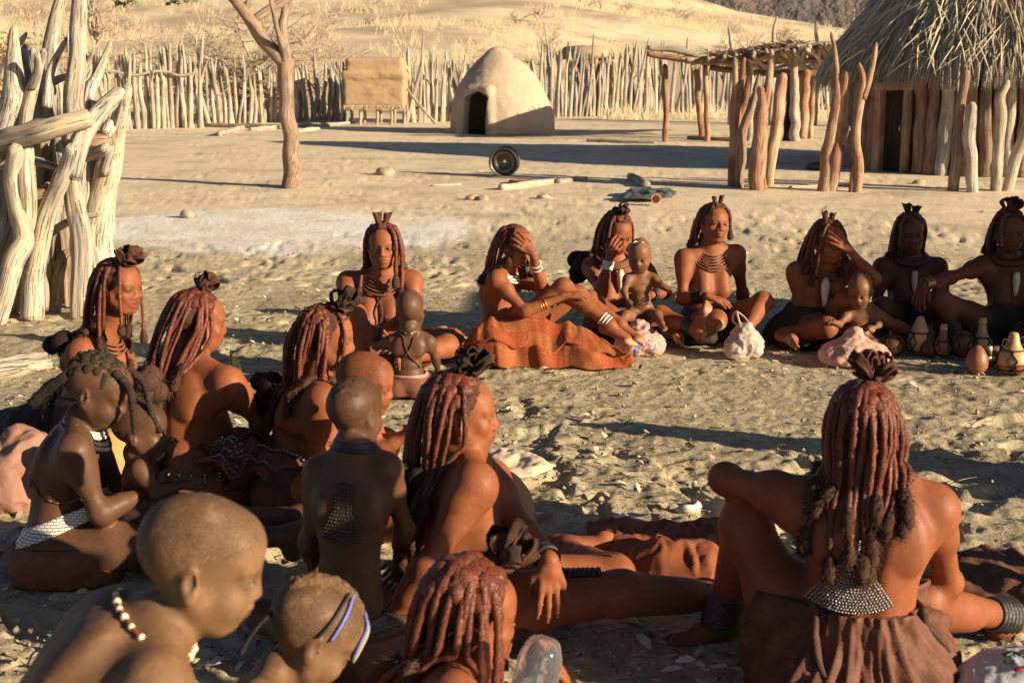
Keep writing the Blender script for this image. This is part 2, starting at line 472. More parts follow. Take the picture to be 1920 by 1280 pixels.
# ------------------------------------------------------------------ timber
WOOD_PALE = m_wood('bleached_wood', (.50, .43, .33), (.66, .59, .47), (.10, .07, .045), (.60, .47, .30))
WOOD_GREY = m_wood('grey_wood', (.40, .36, .30), (.56, .51, .43), (.08, .065, .055), (.48, .38, .27))
WOOD_RED = m_wood('ochre_rubbed_wood', (.40, .20, .12), (.52, .29, .18), (.14, .07, .045), (.55, .40, .26))
BARK = m_wood('bark', (.36, .255, .175), (.50, .375, .265), (.13, .085, .06), (.46, .29, .19), 1.4)
WOOD_BROWN = m_wood('brown_wood', (.30, .21, .14), (.42, .30, .20), (.11, .075, .05), (.36, .20, .13))
def log_piece(mb, pts, rads, seed=0, k=16, n=None, rough=.14, crack=.14, tip=True, knots=2, big=False):
    pts = np.asarray(pts, float); L = np.linalg.norm(np.diff(pts, axis=0), axis=1).sum()
    n = n or int(np.clip(L / .05, 8, 44)); path = catmull(pts, n if not big else int(np.clip(L / .03, 16, 70))); n = len(path)
    r = np.interp(np.linspace(0, 1, n), np.linspace(0, 1, len(rads)), rads)
    if tip: r = r.copy(); r[-1] *= .45; r[0] *= .92
    a = np.arange(k) * 2 * math.pi / k; s = np.linspace(0, L, n)
    A, S = np.meshgrid(a, s); q = np.stack([np.cos(A) * 1.3, np.sin(A) * 1.3, S * 2.6 + seed * 9.7], -1)
    d = rough * fbm(q, 3, seed) + crack * -sstep(.12, .5, fbm(np.stack([np.cos(A) * 3, np.sin(A) * 3, S * .7 + seed * 5.1], -1), 2, seed + 9))
    for _ in range(knots):
        ka, ks = random.uniform(0, 6.28), random.uniform(.15, .85) * L
        da = np.abs((A - ka + math.pi) % (2 * math.pi) - math.pi)
        d = d + .22 * np.exp(-(da / .45) ** 2 - ((S - ks) / .07) ** 2)
    rr = r[:, None] * (1 + d)
    if big:
        d = d + .16 * fbm(np.stack([np.cos(A) * .9, np.sin(A) * .9, S * 5 + seed * 3.3], -1), 2, seed + 31) + .10 * np.sin(A * 3 + S * 2.5 + seed) * sstep(.0, .4, vnoise(np.stack([S * 2.2, 0 * S + seed, 0 * S], -1), seed))
        jag = np.clip((S - (L - 2.2 * r.mean())) / (2.2 * r.mean()), 0, 1); d = d - jag * .55 * np.abs(vnoise(np.stack([np.cos(A) * 2.6, np.sin(A) * 2.6, 0 * S + seed], -1), seed + 41))
        path = path + np.stack([vnoise(np.stack([s * 1.9 + seed, s * 0 + j * 5. + 2, s * 0], -1), seed + 50) for j in range(3)], -1) * r[:, None] * .45
    path = path + np.stack([vnoise(np.stack([s * 4 + seed, s * 0 + j * 5., s * 0], -1), seed) for j in range(3)], -1) * r[:, None] * .25
    v, f = tube(path, rr, k)
    g = np.stack([np.cos(A) * r[:, None] + seed * 3.17, np.sin(A) * r[:, None] + seed * 1.31, S], -1).reshape(-1, 3)
    mb.add(v, f, grain=g)
    return path
def log_obj(name, pts, rads, mat, seed, parent=None, **kw):
    mb = MB(); log_piece(mb, pts, rads, seed, **kw); o = np.asarray(pts[0], float)
    return mb.obj(name, mat, parent, origin=o if parent is None else (0, 0, 0))
def child_at(o, parent):                       # keep world coordinates under an unrotated Empty
    o.location = -Vector(parent.location); return o

# ------------------------------------------------------------------ the heap-like log fence on the left
def log_fence():
    B = G(110, 585); Y0 = B[1]
    e = empty('log_fence', B, 'stout fence of heaped bleached driftwood logs at the left edge', 'fence')
    L = [  # pixel path base -> tip, radius in px, depth offset, material
        ([(-25, 600), (-8, 420), (6, 250), (28, 48)], [34, 32, 27, 7], .10, 'p'),
        ([(120, 560), (124, 330), (139, 130), (163, -40)], [24, 22, 18, 13], .35, 'g'),
        ([(75, 560), (84, 260), (97, 110), (116, -12)], [26, 24, 21, 9], .55, 'g'),
        ([(28, 420), (42, 225), (66, 140), (82, 92)], [14, 12, 11, 6], .05, 'p'),
        ([(64, 160), (74, 128), (72, 96)], [9, 8, 6], .05, 'p'),
        ([(150, 520), (163, 225), (183, 145), (209, 74)], [26, 24, 17, 4], .50, 'g'),
        ([(150, 300), (158, 190), (172, 120)], [18, 16, 4], .62, 'g'),
        ([(-40, 268), (10, 258), (70, 247), (120, 232), (167, 222)], [21, 20, 21, 19, 17], -.22, 'p'),
        ([(128, 330), (142, 290), (180, 232), (235, 172)], [17, 18, 17, 12], -.10, 'p'),
        ([(172, 545), (188, 440), (208, 330), (228, 250), (246, 160)], [36, 32, 26, 19, 9], .30, 'p'),
        ([(183, 330), (170, 250), (178, 190)], [13, 12, 6], .42, 'g'),
        ([(152, 575), (153, 470), (143, 370), (131, 300)], [20, 19, 18, 15], -.05, 'p'),
        ([(48, 590), (72, 480), (98, 385), (122, 315), (134, 268)], [22, 21, 18, 15, 12], -.25, 'p'),
        ([(18, 612), (40, 505), (62, 410), (60, 300), (52, 262)], [19, 19, 18, 18, 16], -.12, 'p'),
        ([(-20, 570), (20, 500), (44, 455), (36, 395), (28, 335), (36, 270)], [20, 19, 20, 18, 17, 14], -.32, 'p'),
        ([(-30, 500), (-4, 400), (6, 310), (2, 268)], [26, 25, 24, 18], -.05, 'g'),
        ([(100, 560), (106, 440), (112, 330), (108, 262)], [15, 14, 14, 10], .32, 'g'),
        ([(128, 575), (118, 470), (100, 350), (84, 250)], [16, 15, 15, 12], .40, 'b'),
        ([(80, 560), (72, 420), (78, 300), (84, 255)], [15, 15, 14, 12], .28, 'g'),
        ([(158, 298), (185, 290), (205, 281)], [10, 12, 10], -.02, 'p'),
        ([(140, 262), (188, 262), (212, 262)], [12, 14, 11], .26, 'b'),
        ([(196, 250), (206, 232), (200, 224)], [11, 13, 8], .18, 'p'),
        ([(92, 350), (66, 388), (58, 420)], [10, 11, 8], .12, 'p'),
        ([(52, 320), (56, 190), (48, 84)], [11, 10, 6], .75, 'g'),
        ([(72, 330), (68, 200), (60, 90)], [11, 11, 7], .80, 'g'),
        ([(28, 330), (34, 240), (45, 140), (38, 95)], [14, 13, 11, 6], .62, 'g'),
        ([(100, 570), (120, 500), (132, 470)], [11, 12, 9], .10, 'b'),
        ([(-70, 600), (-55, 400), (-60, 200), (-44, 60)], [26, 25, 22, 9], .15, 'p'),
        ([(-110, 610), (-95, 420), (-100, 190), (-92, 20)], [24, 24, 22, 9], .05, 'g'),
        ([(-150, 615), (-130, 420), (-142, 240), (-120, 50)], [26, 22, 20, 8], -.1, 'p'),
        ([(60, 575), (50, 400), (30, 220), (14, 110)], [16, 15, 13, 8], .60, 'b'),
        ([(200, 480), (188, 400), (178, 300), (164, 205)], [13, 13, 12, 9], .55, 'b'),
        ([(-20, 330), (40, 300), (110, 318), (150, 340)], [8, 8, 7, 5], -.12, 'g'), ([(20, 200), (60, 175), (110, 150), (150, 140)], [8, 8, 7, 4], .3, 'g'), ([(60, 470), (100, 430), (140, 410), (190, 400)], [7, 8, 7, 5], .1, 'g'),
        ([(0, 150), (20, 100), (50, 60)], [8, 7, 4], .5, 'g'), ([(90, 200), (100, 130), (126, 70)], [9, 8, 4], .2, 'g'), ([(150, 150), (160, 120), (176, 96)], [7, 6, 3], .3, 'g'), ([(196, 330), (214, 260), (222, 205)], [9, 8, 5], .4, 'g'), ([(30, 380), (84, 356), (130, 352)], [8, 9, 6], -.02, 'b'),
    ]
    M = dict(p=WOOD_PALE, g=WOOD_GREY, b=WOOD_BROWN)
    for i, (pp, rr, dy, m) in enumerate(L):
        Y = Y0 + dy; k = 1 / (CF / Y)
        pts = [at(x, y, Y + .10 * math.sin(i * 2.1 + j)) for j, (x, y) in enumerate(pp)]
        if pp[0][1] > 500: pts[0][2] = gz(pts[0][0], pts[0][1]) - .05
        o = log_obj('log', pts, [r * k for r in rr], M[m], i + 1, e, k=24, rough=.17, crack=.22, big=True, knots=4)
        child_at(o, e)
log_fence()

# ------------------------------------------------------------------ palisade of thin bleached poles at the back
def pole_variants():
    out = []
    for s in range(14):
        mb = MB(); rs = random.Random(s); H = 1.0
        bend = rs.uniform(-.07, .07); b2 = rs.uniform(-.05, .05)
        pts = [(0, 0, -.1), (bend * .6, b2, .3), (bend, b2 * .4, .6), (bend * .3 + rs.uniform(-.05, .05), 0, 1.0)]
        path = log_piece(mb, pts, [.047, .043, .038, .024], s + 70, k=8, n=14, rough=.2, crack=.0, knots=2)
        if s % 3 == 0:
            a = path[9]; d = rs.choice((-1, 1))
            log_piece(mb, [a, a + V(d * .07, 0, .14), a + V(d * .10, .02, .34)], [.026, .022, .012], s + 90, k=6, n=8, knots=0)
        if s % 5 == 1:
            a = path[7]; d = rs.choice((-1, 1))
            log_piece(mb, [a, a + V(d * .06, 0, .12), a + V(d * .16, .02, .24)], [.024, .02, .010], s + 91, k=6, n=7, knots=0)
        out.append(mb.mesh('pole'))
    return out
POLE = pole_variants()
for me in POLE: me.materials.append(WOOD_PALE)
POLE_G = [m.copy() for m in POLE]
for me in POLE_G: me.materials.clear(); me.materials.append(WOOD_GREY)
def palisade(label, pts, step, hts, mats, seed, wild=.12, rail=None):
    rs = random.Random(seed); P = [G(*p) for p in pts]
    e = empty('palisade_fence', P[0], label, 'fence', 'fences of upright bleached poles round the yard')
    seg = [np.linalg.norm(P[i + 1][:2] - P[i][:2]) for i in range(len(P) - 1)]; tot = sum(seg)
    n = int(tot / step); tops = []
    for i in range(min(n, 99)):
        s = (i + rs.uniform(-.25, .25)) * tot / n; j = 0; s = max(s, 0)
        while j < len(seg) - 1 and s > seg[j]: s -= seg[j]; j += 1
        t = min(s / seg[j], 1); p = lerp(P[j], P[j + 1], t); u = i / max(n - 1, 1)
        me = rs.choice(POLE if rs.random() < mats else POLE_G)
        o = link('pole', me, None, e)
        h = np.interp(u, np.linspace(0, 1, len(hts)), hts) * rs.uniform(.84, 1.12)
        if rs.random() < .10: h *= 1.22
        w = rs.uniform(.9, 1.5)
        dy = rs.uniform(-.12, .12)
        o.location = (p[0] - P[0][0], p[1] + dy - P[0][1], gz(p[0], p[1]) - P[0][2])
        o.scale = (w, w, h); o.rotation_euler = (rs.gauss(0, .04), rs.gauss(0, wild), rs.uniform(0, 6.28))
        tops.append(p + V(0, -.1, h * .7))
    if rail:
        hz = rail[2]; pp = [tops[int(q)] for q in np.linspace(len(tops) * .3, len(tops) - 1, 7)]
        o = log_obj('rail', [q + V(0, -.05, hz - q[2] + gz(q[0], q[1]) + .06 * math.sin(i * 2.2)) for i, q in enumerate(pp)], [.035] * 4, WOOD_GREY, seed, e, k=7)
        child_at(o, e)
palisade('tight row of tall bleached poles behind the left log fence, tied with a cross stick', [(120, 244), (385, 240)], .088, [1.85, 1.8, 1.85, 1.9], .95, 1, .05, (20, 55, 1.35))
palisade('gappy row of pale poles behind the bare tree trunk', [(388, 234), (520, 229), (655, 226)], .093, [1.75, 1.45, 1.5, 1.55], .8, 2, .10)
palisade('row of leaning forked poles between the mat granary and the clay hut', [(758, 230), (850, 228), (900, 227)], .080, [1.85, 1.7, 1.8], .6, 3, .15)
palisade('row of weathered poles running right of the clay hut behind the low yard', [(1000, 221), (1130, 218), (1255, 212)], .078, [1.95, 1.75, 1.95], .45, 4, .10)
palisade('row of grey shaded poles seen beneath the flat branch shelter', [(1258, 212), (1400, 208), (1560, 206), (1700, 204)], .105, [1.8, 1.7, 1.8, 2.1], .15, 5, .06)

def tall_sticks():                                # loose forked poles that stand above the others
    L = [([(1372, 120), (1370, 75), (1366, 50)], 34), ([(1450, 110), (1450, 60), (1457, 32)], 34), ([(1532, 100), (1530, 66), (1530, 40)], 34),
         ([(1598, 90), (1598, 45), (1602, 18)], 33.6), ([(1607, 90), (1605, 60), (1619, 36)], 33.4), ([(1648, 90), (1645, 45), (1644, 22)], 33.4), ([(1652, 80), (1652, 40), (1652, 18)], 33.2), ([(1665, 80), (1664, 30), (1666, -4)], 33)]
    e = empty('tall_pole_cluster', at(1530, 205, 33.5) * V(1, 1, 0) + V(0, 0, gz(7, 33.5)), 'tall pale forked poles sticking up above the branch shelter', 'poles')
    for i, (pp, Y) in enumerate(L):
        pts = [at(x, y, Y) for x, y in pp]; b = pts[0].copy(); b[2] = gz(b[0], Y) - .1
        o = log_obj('pole', [b] + pts, [.075, .07, .06, .035], WOOD_GREY, 300 + i, e, k=8); child_at(o, e)
tall_sticks()

# ------------------------------------------------------------------ the standing tree
LEAF = m_simple('leaf', (.10, .13, .045), .6, .4, 3)
def leaves_piece(mb, pts, size, rs):
    for p in pts:
        d = nrm(V(rs.gauss(0, 1), rs.gauss(0, 1), rs.gauss(-.2, .7))); s = nrm(np.cross(d, V(rs.random(), rs.random(), rs.random()))); l = size * rs.uniform(.6, 1.3)
        mb.add([p, p + d * l * .5 + s * l * .22, p + d * l, p + d * l * .5 - s * l * .22], [[0, 1, 2, 3]])
def yard_tree():
    b = G(548, 352); Y = b[1]; k = Y / CF * .99
    e = empty('yard_tree', b, 'lone reddish barked tree with a forked trunk standing in the yard', 'tree')
    mb = MB()
    P = lambda *q: [at(x, y, Y + (c[0] if c else 0)) for x, y, *c in q]
    base = P((548, 360), (546, 300), (542, 220), (537, 150), (534, 112))
    log_piece(mb, base, [22 * k, 16.5 * k, 14.5 * k, 13.5 * k, 15.5 * k], 401, k=24, n=60, rough=.10, crack=.10, knots=2)
    log_piece(mb, P((536, 125), (500, 82), (470, 38), (432, -8), (380, -60), (330, -130)), [13 * k, 13 * k, 11 * k, 9 * k, 6 * k, 4 * k], 402, k=14, n=30)
    log_piece(mb, P((536, 130), (531, 60), (538, -10, .3), (560, -120, .6), (600, -260, .8)), [11 * k, 8 * k, 8 * k, 6 * k, 3 * k], 403, k=12, n=30)
    log_piece(mb, P((532, 100), (521, 60, -.2), (514, 25, -.3), (506, -10, -.4), (500, -90, -.5)), [7 * k, 5 * k, 4.5 * k, 4 * k, 3 * k], 404, k=10, n=24)
    log_piece(mb, P((478, 36), (505, 18, .1), (545, -6, .2), (600, -60, .3), (680, -140, .3)), [8 * k, 8 * k, 8 * k, 6 * k, 3 * k], 405, k=12, n=24)
    log_piece(mb, P((548, 352), (556, 350), (566, 349)), [12 * k, 9 * k, 4 * k], 406, k=10, n=8)
    log_piece(mb, P((462, 20), (465, 4), (470, -2)), [5 * k, 6 * k, 3 * k], 407, k=8, n=6)
    o = mb.obj('trunk', BARK, e); child_at(o, e)
    rs = random.Random(5); tb = MB(); lb = MB()
    for (x, y) in [(340, -120), (440, -60), (600, -240), (500, -110), (680, -140), (560, -180), (420, -160)]:
        c = at(x, y, Y)
        for _ in range(14):
            d = V(rs.gauss(0, .5), rs.gauss(0, .5), rs.uniform(.0, .6)); q = c + d
            log_piece(tb, [c, lerp(c, q, .5) + V(0, 0, .08), q], [.02, .013, .006], rs.randrange(999), k=4, n=5, knots=0)
            leaves_piece(lb, [q + V(rs.gauss(0, .22), rs.gauss(0, .22), rs.gauss(0, .15)) for _ in range(14)], .10, rs)
    for pp in ([(285, -40), (245, 3), (228, 7)], [(360, -50), (333, -8), (318, 6)], [(360, -50), (350, -6), (352, 8)]):
        log_piece(tb, P(*pp), [.02, .012, .005], rs.randrange(99), k=5, n=8, knots=0)
    for (x, y) in [(315, 3), (325, 5), (335, 4), (345, 2), (356, 3), (232, 6), (240, 3), (216, 2), (250, -2)]:
        leaves_piece(lb, [at(x + rs.gauss(0, 4), y + rs.gauss(-1, 2), Y) for _ in range(7)], .11, rs)
    child_at(tb.obj('twigs', BARK, e), e); child_at(lb.obj('crown', LEAF, e, smooth=False), e)
yard_tree()

# ------------------------------------------------------------------ bare thorn bushes and grass on the slope
TWIG = m_simple('dry_twig', (.44, .345, .25), .9, .25, 4)
TWIG_Y = m_simple('dry_straw', (.70, .57, .36), .9, .2, 2)
LEAF_DRY = m_simple('dry_leaf', (.55, .40, .17), .8, .3, 2)
def bush(name, label, cat, px, py, Y, w, h, n, seed, r0=.05, group=None, leaf=0, flatness=1.0, depth=5):
    rs = random.Random(seed); c = at(px, py, Y); c[2] = gz(c[0], Y)
    e = empty(name, c, label, cat, group); mb = MB(); lb = MB()
    def grow(p, d, L, r, lev):
        q = p + d * L; m = lerp(p, q, .5) + V(rs.gauss(0, .06), rs.gauss(0, .06), rs.gauss(0, .04)) * L
        v, f = tube(np.array([p, m, q]), [r, r * .85, r * .65], 4 if lev > 1 else 6, cap=False); mb.add(v, f)
        if leaf and lev >= 3: leaves_piece(lb, [q + V(rs.gauss(0, .1), rs.gauss(0, .1), rs.gauss(0, .08)) * 1.4 for _ in range(leaf)], .12, rs)
        if lev >= depth: return
        for _ in range(n[min(lev, len(n) - 1)]):
            dd = nrm(d + V(rs.gauss(0, .75), rs.gauss(0, .75), rs.gauss(0, .45) / flatness)); s = rs.uniform(0.3, 1)
            grow(lerp(p, q, s), nrm(dd * V(w / h, w / h, 1)), L * rs.uniform(.55, .8), r * .62, lev + 1)
    for _ in range(n[0]):
        grow(c, nrm(V(rs.gauss(0, .55) * w / h, rs.gauss(0, .5) * w / h, 1)), h * rs.uniform(.26, .36), r0, 1)
    child_at(mb.obj('branches', TWIG, e), e)
    if leaf: child_at(lb.obj('leaves', LEAF_DRY, e, smooth=False), e)
bush('thorn_bush', 'wide bare thorn bush with tangled twigs behind the pole fence left of the tree', 'bush', 440, 150, 37, 8.5, 6.0, [9, 5, 4, 3], 11, .05)
bush('thorn_bush', 'hazy bare bush behind the fence between the tree and the mat granary', 'bush', 612, 130, 42, 5.0, 5.2, [8, 4, 4, 2], 12, .03)
bush('thorn_bush', 'low bare bush just left of the wide thorn bush', 'bush', 310, 120, 39, 5.0, 4.4, [7, 4, 3, 2], 13, .035)
bush('leafy_bush', 'sparse green leaved bush in the top left corner behind the logs', 'bush', 8, 110, 24, 1.6, 3.4, [6, 3, 3, 2], 14, .035, None, 3)
bush('small_tree', 'small bare tree high on the slope above the pole fence', 'tree', 178, 82, 60, 1.8, 4.6, [4, 3, 3, 2], 15, .06)
bush('small_tree', 'spindly pale leafless tree on the slope behind the tall forked poles', 'tree', 1612, 60, 88, 4.0, 4.2, [8, 4, 4, 3], 16, .05)
for i, (x, y, Y, w, h) in enumerate([(722, 32, 95, 1.5, 3.0), (696, 70, 75, 1.6, 2.2), (805, 45, 100, 1.6, 2.4), (952, 60, 95, 2, 2.8), (970, 85, 70, 1.4, 1.8), (1125, 55, 105, 2.2, 2.4), (1175, 30, 120, 2.4, 2.6), (1480, 66, 120, 2.6, 2.4), (60, 60, 80, 2, 2.6), (600, 20, 120, 2.4, 2.4), (860, 20, 130, 2.4, 2.4), (1290, 45, 120, 2.6, 2.4), (380, 15, 120, 3, 2.8)]):
    bush('slope_shrub', 'small leafless grey shrub scattered on the dry grass slope', 'shrub', x, y, Y, w, h, [4, 3, 2, 2], 20 + i, .035, 'bare shrubs on the slope', depth=4)
def more_shrubs():
    src = [o for o in bpy.data.objects if o.name.startswith('slope_shrub')]; rs = random.Random(77)
    for q in range(46):
        s_ = rs.choice(src); r = s_.copy(); COL.objects.link(r); Y = rs.uniform(50, 150); X = rs.uniform(-.45, .30) * Y; r.location = (X, Y, gz(X, Y)); r.rotation_euler = (0, 0, rs.uniform(0, 6.28)); k = rs.uniform(.5, 1.1); r.scale = (k * 1.3, k * 1.3, k)
        for c in s_.children:
            d = c.copy(); COL.objects.link(d); d.parent = r
more_shrubs()
def grass():
    rs = np.random.default_rng(3); n = 5200
    Y = 36.5 + 130 * rs.random(n) ** 1.5; X = (rs.random(n) - .5) * (Y * 1.0 + 6); Z = gbase(X, Y); keep = fbm(np.stack([X * .09, Y * .05, 0 * X], -1), 3, 77) > -.12
    X, Y, Z = X[keep], Y[keep], Z[keep]; n = len(X); B = 7
    s = (0.16 + .22 * rs.random((n, 1))) * (1 + Y[:, None] / 110)
    a = rs.random((n, B)) * 6.283; l = .35 + .5 * rs.random((n, B)); bx = X[:, None] + rs.normal(0, .12, (n, B)) * s / .25; by = Y[:, None] + rs.normal(0, .12, (n, B)) * s / .25
    w = .05 * s; tx = bx + np.cos(a) * l * s; ty = by + np.sin(a) * l * s; tz = Z[:, None] + s * (.7 + .6 * rs.random((n, B)))
    v = np.stack([np.stack([bx - w, by, Z[:, None] - .05 + 0 * bx], -1), np.stack([bx + w, by, Z[:, None] - .05 + 0 * bx], -1), np.stack([tx, ty, tz], -1)], 2).reshape(-1, 3)
    f = np.arange(len(v)).reshape(-1, 3)
    tag(link('dry_grass', new_mesh('dry_grass', v, f, False), TWIG_Y), 'tufts of dry yellow grass covering the sunlit slope', 'grass', kind='stuff')
grass()

# ------------------------------------------------------------------ clay hut
CLAY = None
def clay(name, a, b, crackd=True):
    t = NT(name); co = t.coord(); n = t.noise(co, 1.6, 6, .65); n2 = t.noise(co, 9, 5, .7)
    c = t.ramp(n, [(.3, sc(a, .86)), (.55, a), (.75, b)])
    c = t.mix(t.math('MULTIPLY', n2, .35), c, sc(a, .72))
    if crackd:
        vo = t.n('TexVoronoi', feature='DISTANCE_TO_EDGE'); vo.inputs['Scale'].default_value = 2.6; t.l(co, vo.inputs['Vector'])
        cr = t.ramp(vo.outputs['Distance'], [(0, (1, 1, 1)), (.018, (0, 0, 0))]); c = t.mix(t.math('MULTIPLY', cr, .22), c, sc(a, .45))
    return t.done(c, .92, t.bump(n2, .35, .02), Specular_IOR_Level=.1)
CLAY = clay('dried_clay', (.52, .40, .285), (.60, .475, .35))
RECESS_DARK = m_simple('dark_interior', (.035, .026, .02), .95)  # near-black puts recess shade into the hut floor, roof core and bolt holes
def clay_hut():
    b = G(942, 252); b = b + V(0, .75, 0); b[2] = gz(b[0], b[1]); k = b[1] / CF
    e = empty('clay_hut', b, 'rounded dome hut of pale dried clay with a dark low doorway', 'hut')
    F = Field(V(-1.5, -1.6, -.15), V(1.5, 1.6, 2.25), .035)
    prof = [(0, 1.20), (.35, 1.20), (.7, 1.13), (1.05, .99), (1.35, .78), (1.58, .54), (1.74, .32), (1.80, .20)]
    for z in np.linspace(0, 1.80, 22):
        r = np.interp(z, *zip(*prof)); F.ell((.10 * (z / 1.8) * -1, 0, z), (r, r * .95, .16), k=.10)
    F.cone((-.11, 0, 1.46), (-.13, 0, 1.74), .44, .15, .22)
    # raised lip round the doorway, then the door itself
    da = R(-33); dd = V(math.sin(da), -math.cos(da), 0); ds = V(math.cos(da), math.sin(da), 0)
    for sgn in (-1, 1):
        F.cone(dd * 1.12 + ds * .40 * sgn, dd * .98 + ds * .26 * sgn + V(0, 0, .92), .12, .10, .08)
    F.cone(dd * .98 + ds * -.26 + V(0, 0, .95), dd * .98 + ds * .26 + V(0, 0, .95), .11, .11, .08)
    for z in np.linspace(.0, 1.6, 12):
        r = np.interp(z, *zip(*prof)) - .16; F.ell((0, 0, z), (r, r * .95, .2), k=.05, op=-1)
    ax = np.array([ds, dd, V(0, 0, 1)])
    F.box(dd * 1.0 + V(0, 0, .28), (.30, .6, .58), ax, .08, .03, -1); F.cone(dd * .8 + V(0, 0, .74), dd * 1.4 + V(0, 0, .74), .2, .2, .05, -1)
    F.ell((.02, -.75, 1.16), .03, k=.02, op=-1); F.ell((.5, -.66, 1.12), .02, k=.02, op=-1)
    v, f = F.mesh(); v = v + (fbm(v * 2.2, 3, 4) * .035 + fbm(v * 9, 3, 9) * .012)[:, None] * np.array([nrm(q) for q in v])
    link('wall', new_mesh('wall', v, f), CLAY, e)
    v, f = lathe([(.95, -.02), (.96, .03), (.1, .04)], 24); link('earth_floor', new_mesh('earth_floor', v, f), RECESS_DARK, e)
clay_hut()

# ------------------------------------------------------------------ mat granary on stilts
def granary():
    b = G(707, 232); b[2] = gz(b[0], b[1]); k = b[1] / CF * 1.0
    e = empty('granary', b, 'square tan granary of daubed matting raised on short stilts', 'granary')
    hw = 55 * k; z0 = 32 * k; z1 = 118 * k
    F = Field(V(-1.1, -1.0, .1), V(1.1, 1.0, 2.0), .03)
    F.box((0, 0, (z0 + z0 + 52 * k) / 2), (hw, hw * .8, 26 * k), None, .06, .03)
    F.box((-.01, 0, z0 + 55 * k), (hw * 1.06, hw * .86, 8 * k), None, .08, .04)
    F.box((.02, 0, z0 + 72 * k), (hw * .96, hw * .8, 15 * k), None, .12, .05)
    F.ell((.03, 0, z1 - 22 * k), (hw * .9, hw * .75, 20 * k), k=.08)
    v, f = F.mesh(); v = v + (fbm(v * V(3, 3, 6), 3, 14) * .035)[:, None] * V(1, 1, .6)
    link('daubed_body', new_mesh('daubed_body', v, f), clay('daub', (.46, .31, .18), (.55, .385, .23), False), e)
    mb = MB(); rs = random.Random(3)
    for _ in range(420):
        x, y = rs.uniform(-hw, hw), -hw * .8 + rs.uniform(-.05, .05); p = V(x, y, z0 + .02)
        mb.add(*tube(np.array([p, p + V(rs.gauss(0, .04), rs.gauss(0, .03), -rs.uniform(.05, .13))]), [.010, .004], 3, False))
    mb.obj('straw_fringe', TWIG_Y, e)
    for x in (-.95, -.5, .05, .52, .95):
        for y in (-.7, .5):
            log_obj('stilt', [(x * hw, y * hw, -.1), (x * hw + .03, y * hw, .2), (x * hw, y * hw, z0 + .05)], [.045, .04, .045], WOOD_GREY, int(x * 50 + y * 7 + 600), e, k=8)
    p = log_obj('prop_pole', [(hw * 1.05, -.3, z0 + .45), (hw * 1.5, -.3, .45), (hw * 2.05, -.35, -.02)], [.03, .04, .04], WOOD_GREY, 612, e, k=8)
    p = log_obj('prop_pole', [(-hw * 1.12, .2, z1 * .95), (-hw * 1.15, .2, .8), (-hw * 1.25, .2, -.02)], [.03, .04, .04], WOOD_GREY, 613, e, k=8)
granary()

def far_hut():                                # flat roofed hut beyond the fence
    b = at(1100, 190, 40); b[2] = gz(b[0], 40)
    e = empty('thatched_store', b, 'squat hut with a flat brown thatch roof seen over the pole fence', 'hut'); k = 40 / CF
    zt = at(1100, 85, 40)[2] - b[2]; mb = MB()
    v, f = lathe([(36 * k, .2), (38 * k, zt - 50 * k), (34 * k, zt - 22 * k)], 14); v = v * (1 + .06 * fbm(v * 3, 3, 2))[:, None]
    link('wall', new_mesh('wall', v, f), WOOD_BROWN, e)
    v, f = lathe([(52 * k, zt - 24 * k), (50 * k, zt - 16 * k), (44 * k, zt - 4 * k), (10 * k, zt)], 18); v = v + (.06 * fbm(v * 4, 3, 5))[:, None]
    link('roof', new_mesh('roof', v, f), m_simple('old_thatch', (.40, .30, .18), .95, .3, 3), e)
    for x in (-30, -8, 14, 30): log_obj('post', [(x * k, -40 * k, -.1), (x * k, -40 * k, zt - 22 * k)], [.1, .09], WOOD_RED, 640 + x, e, k=8)
far_hut()

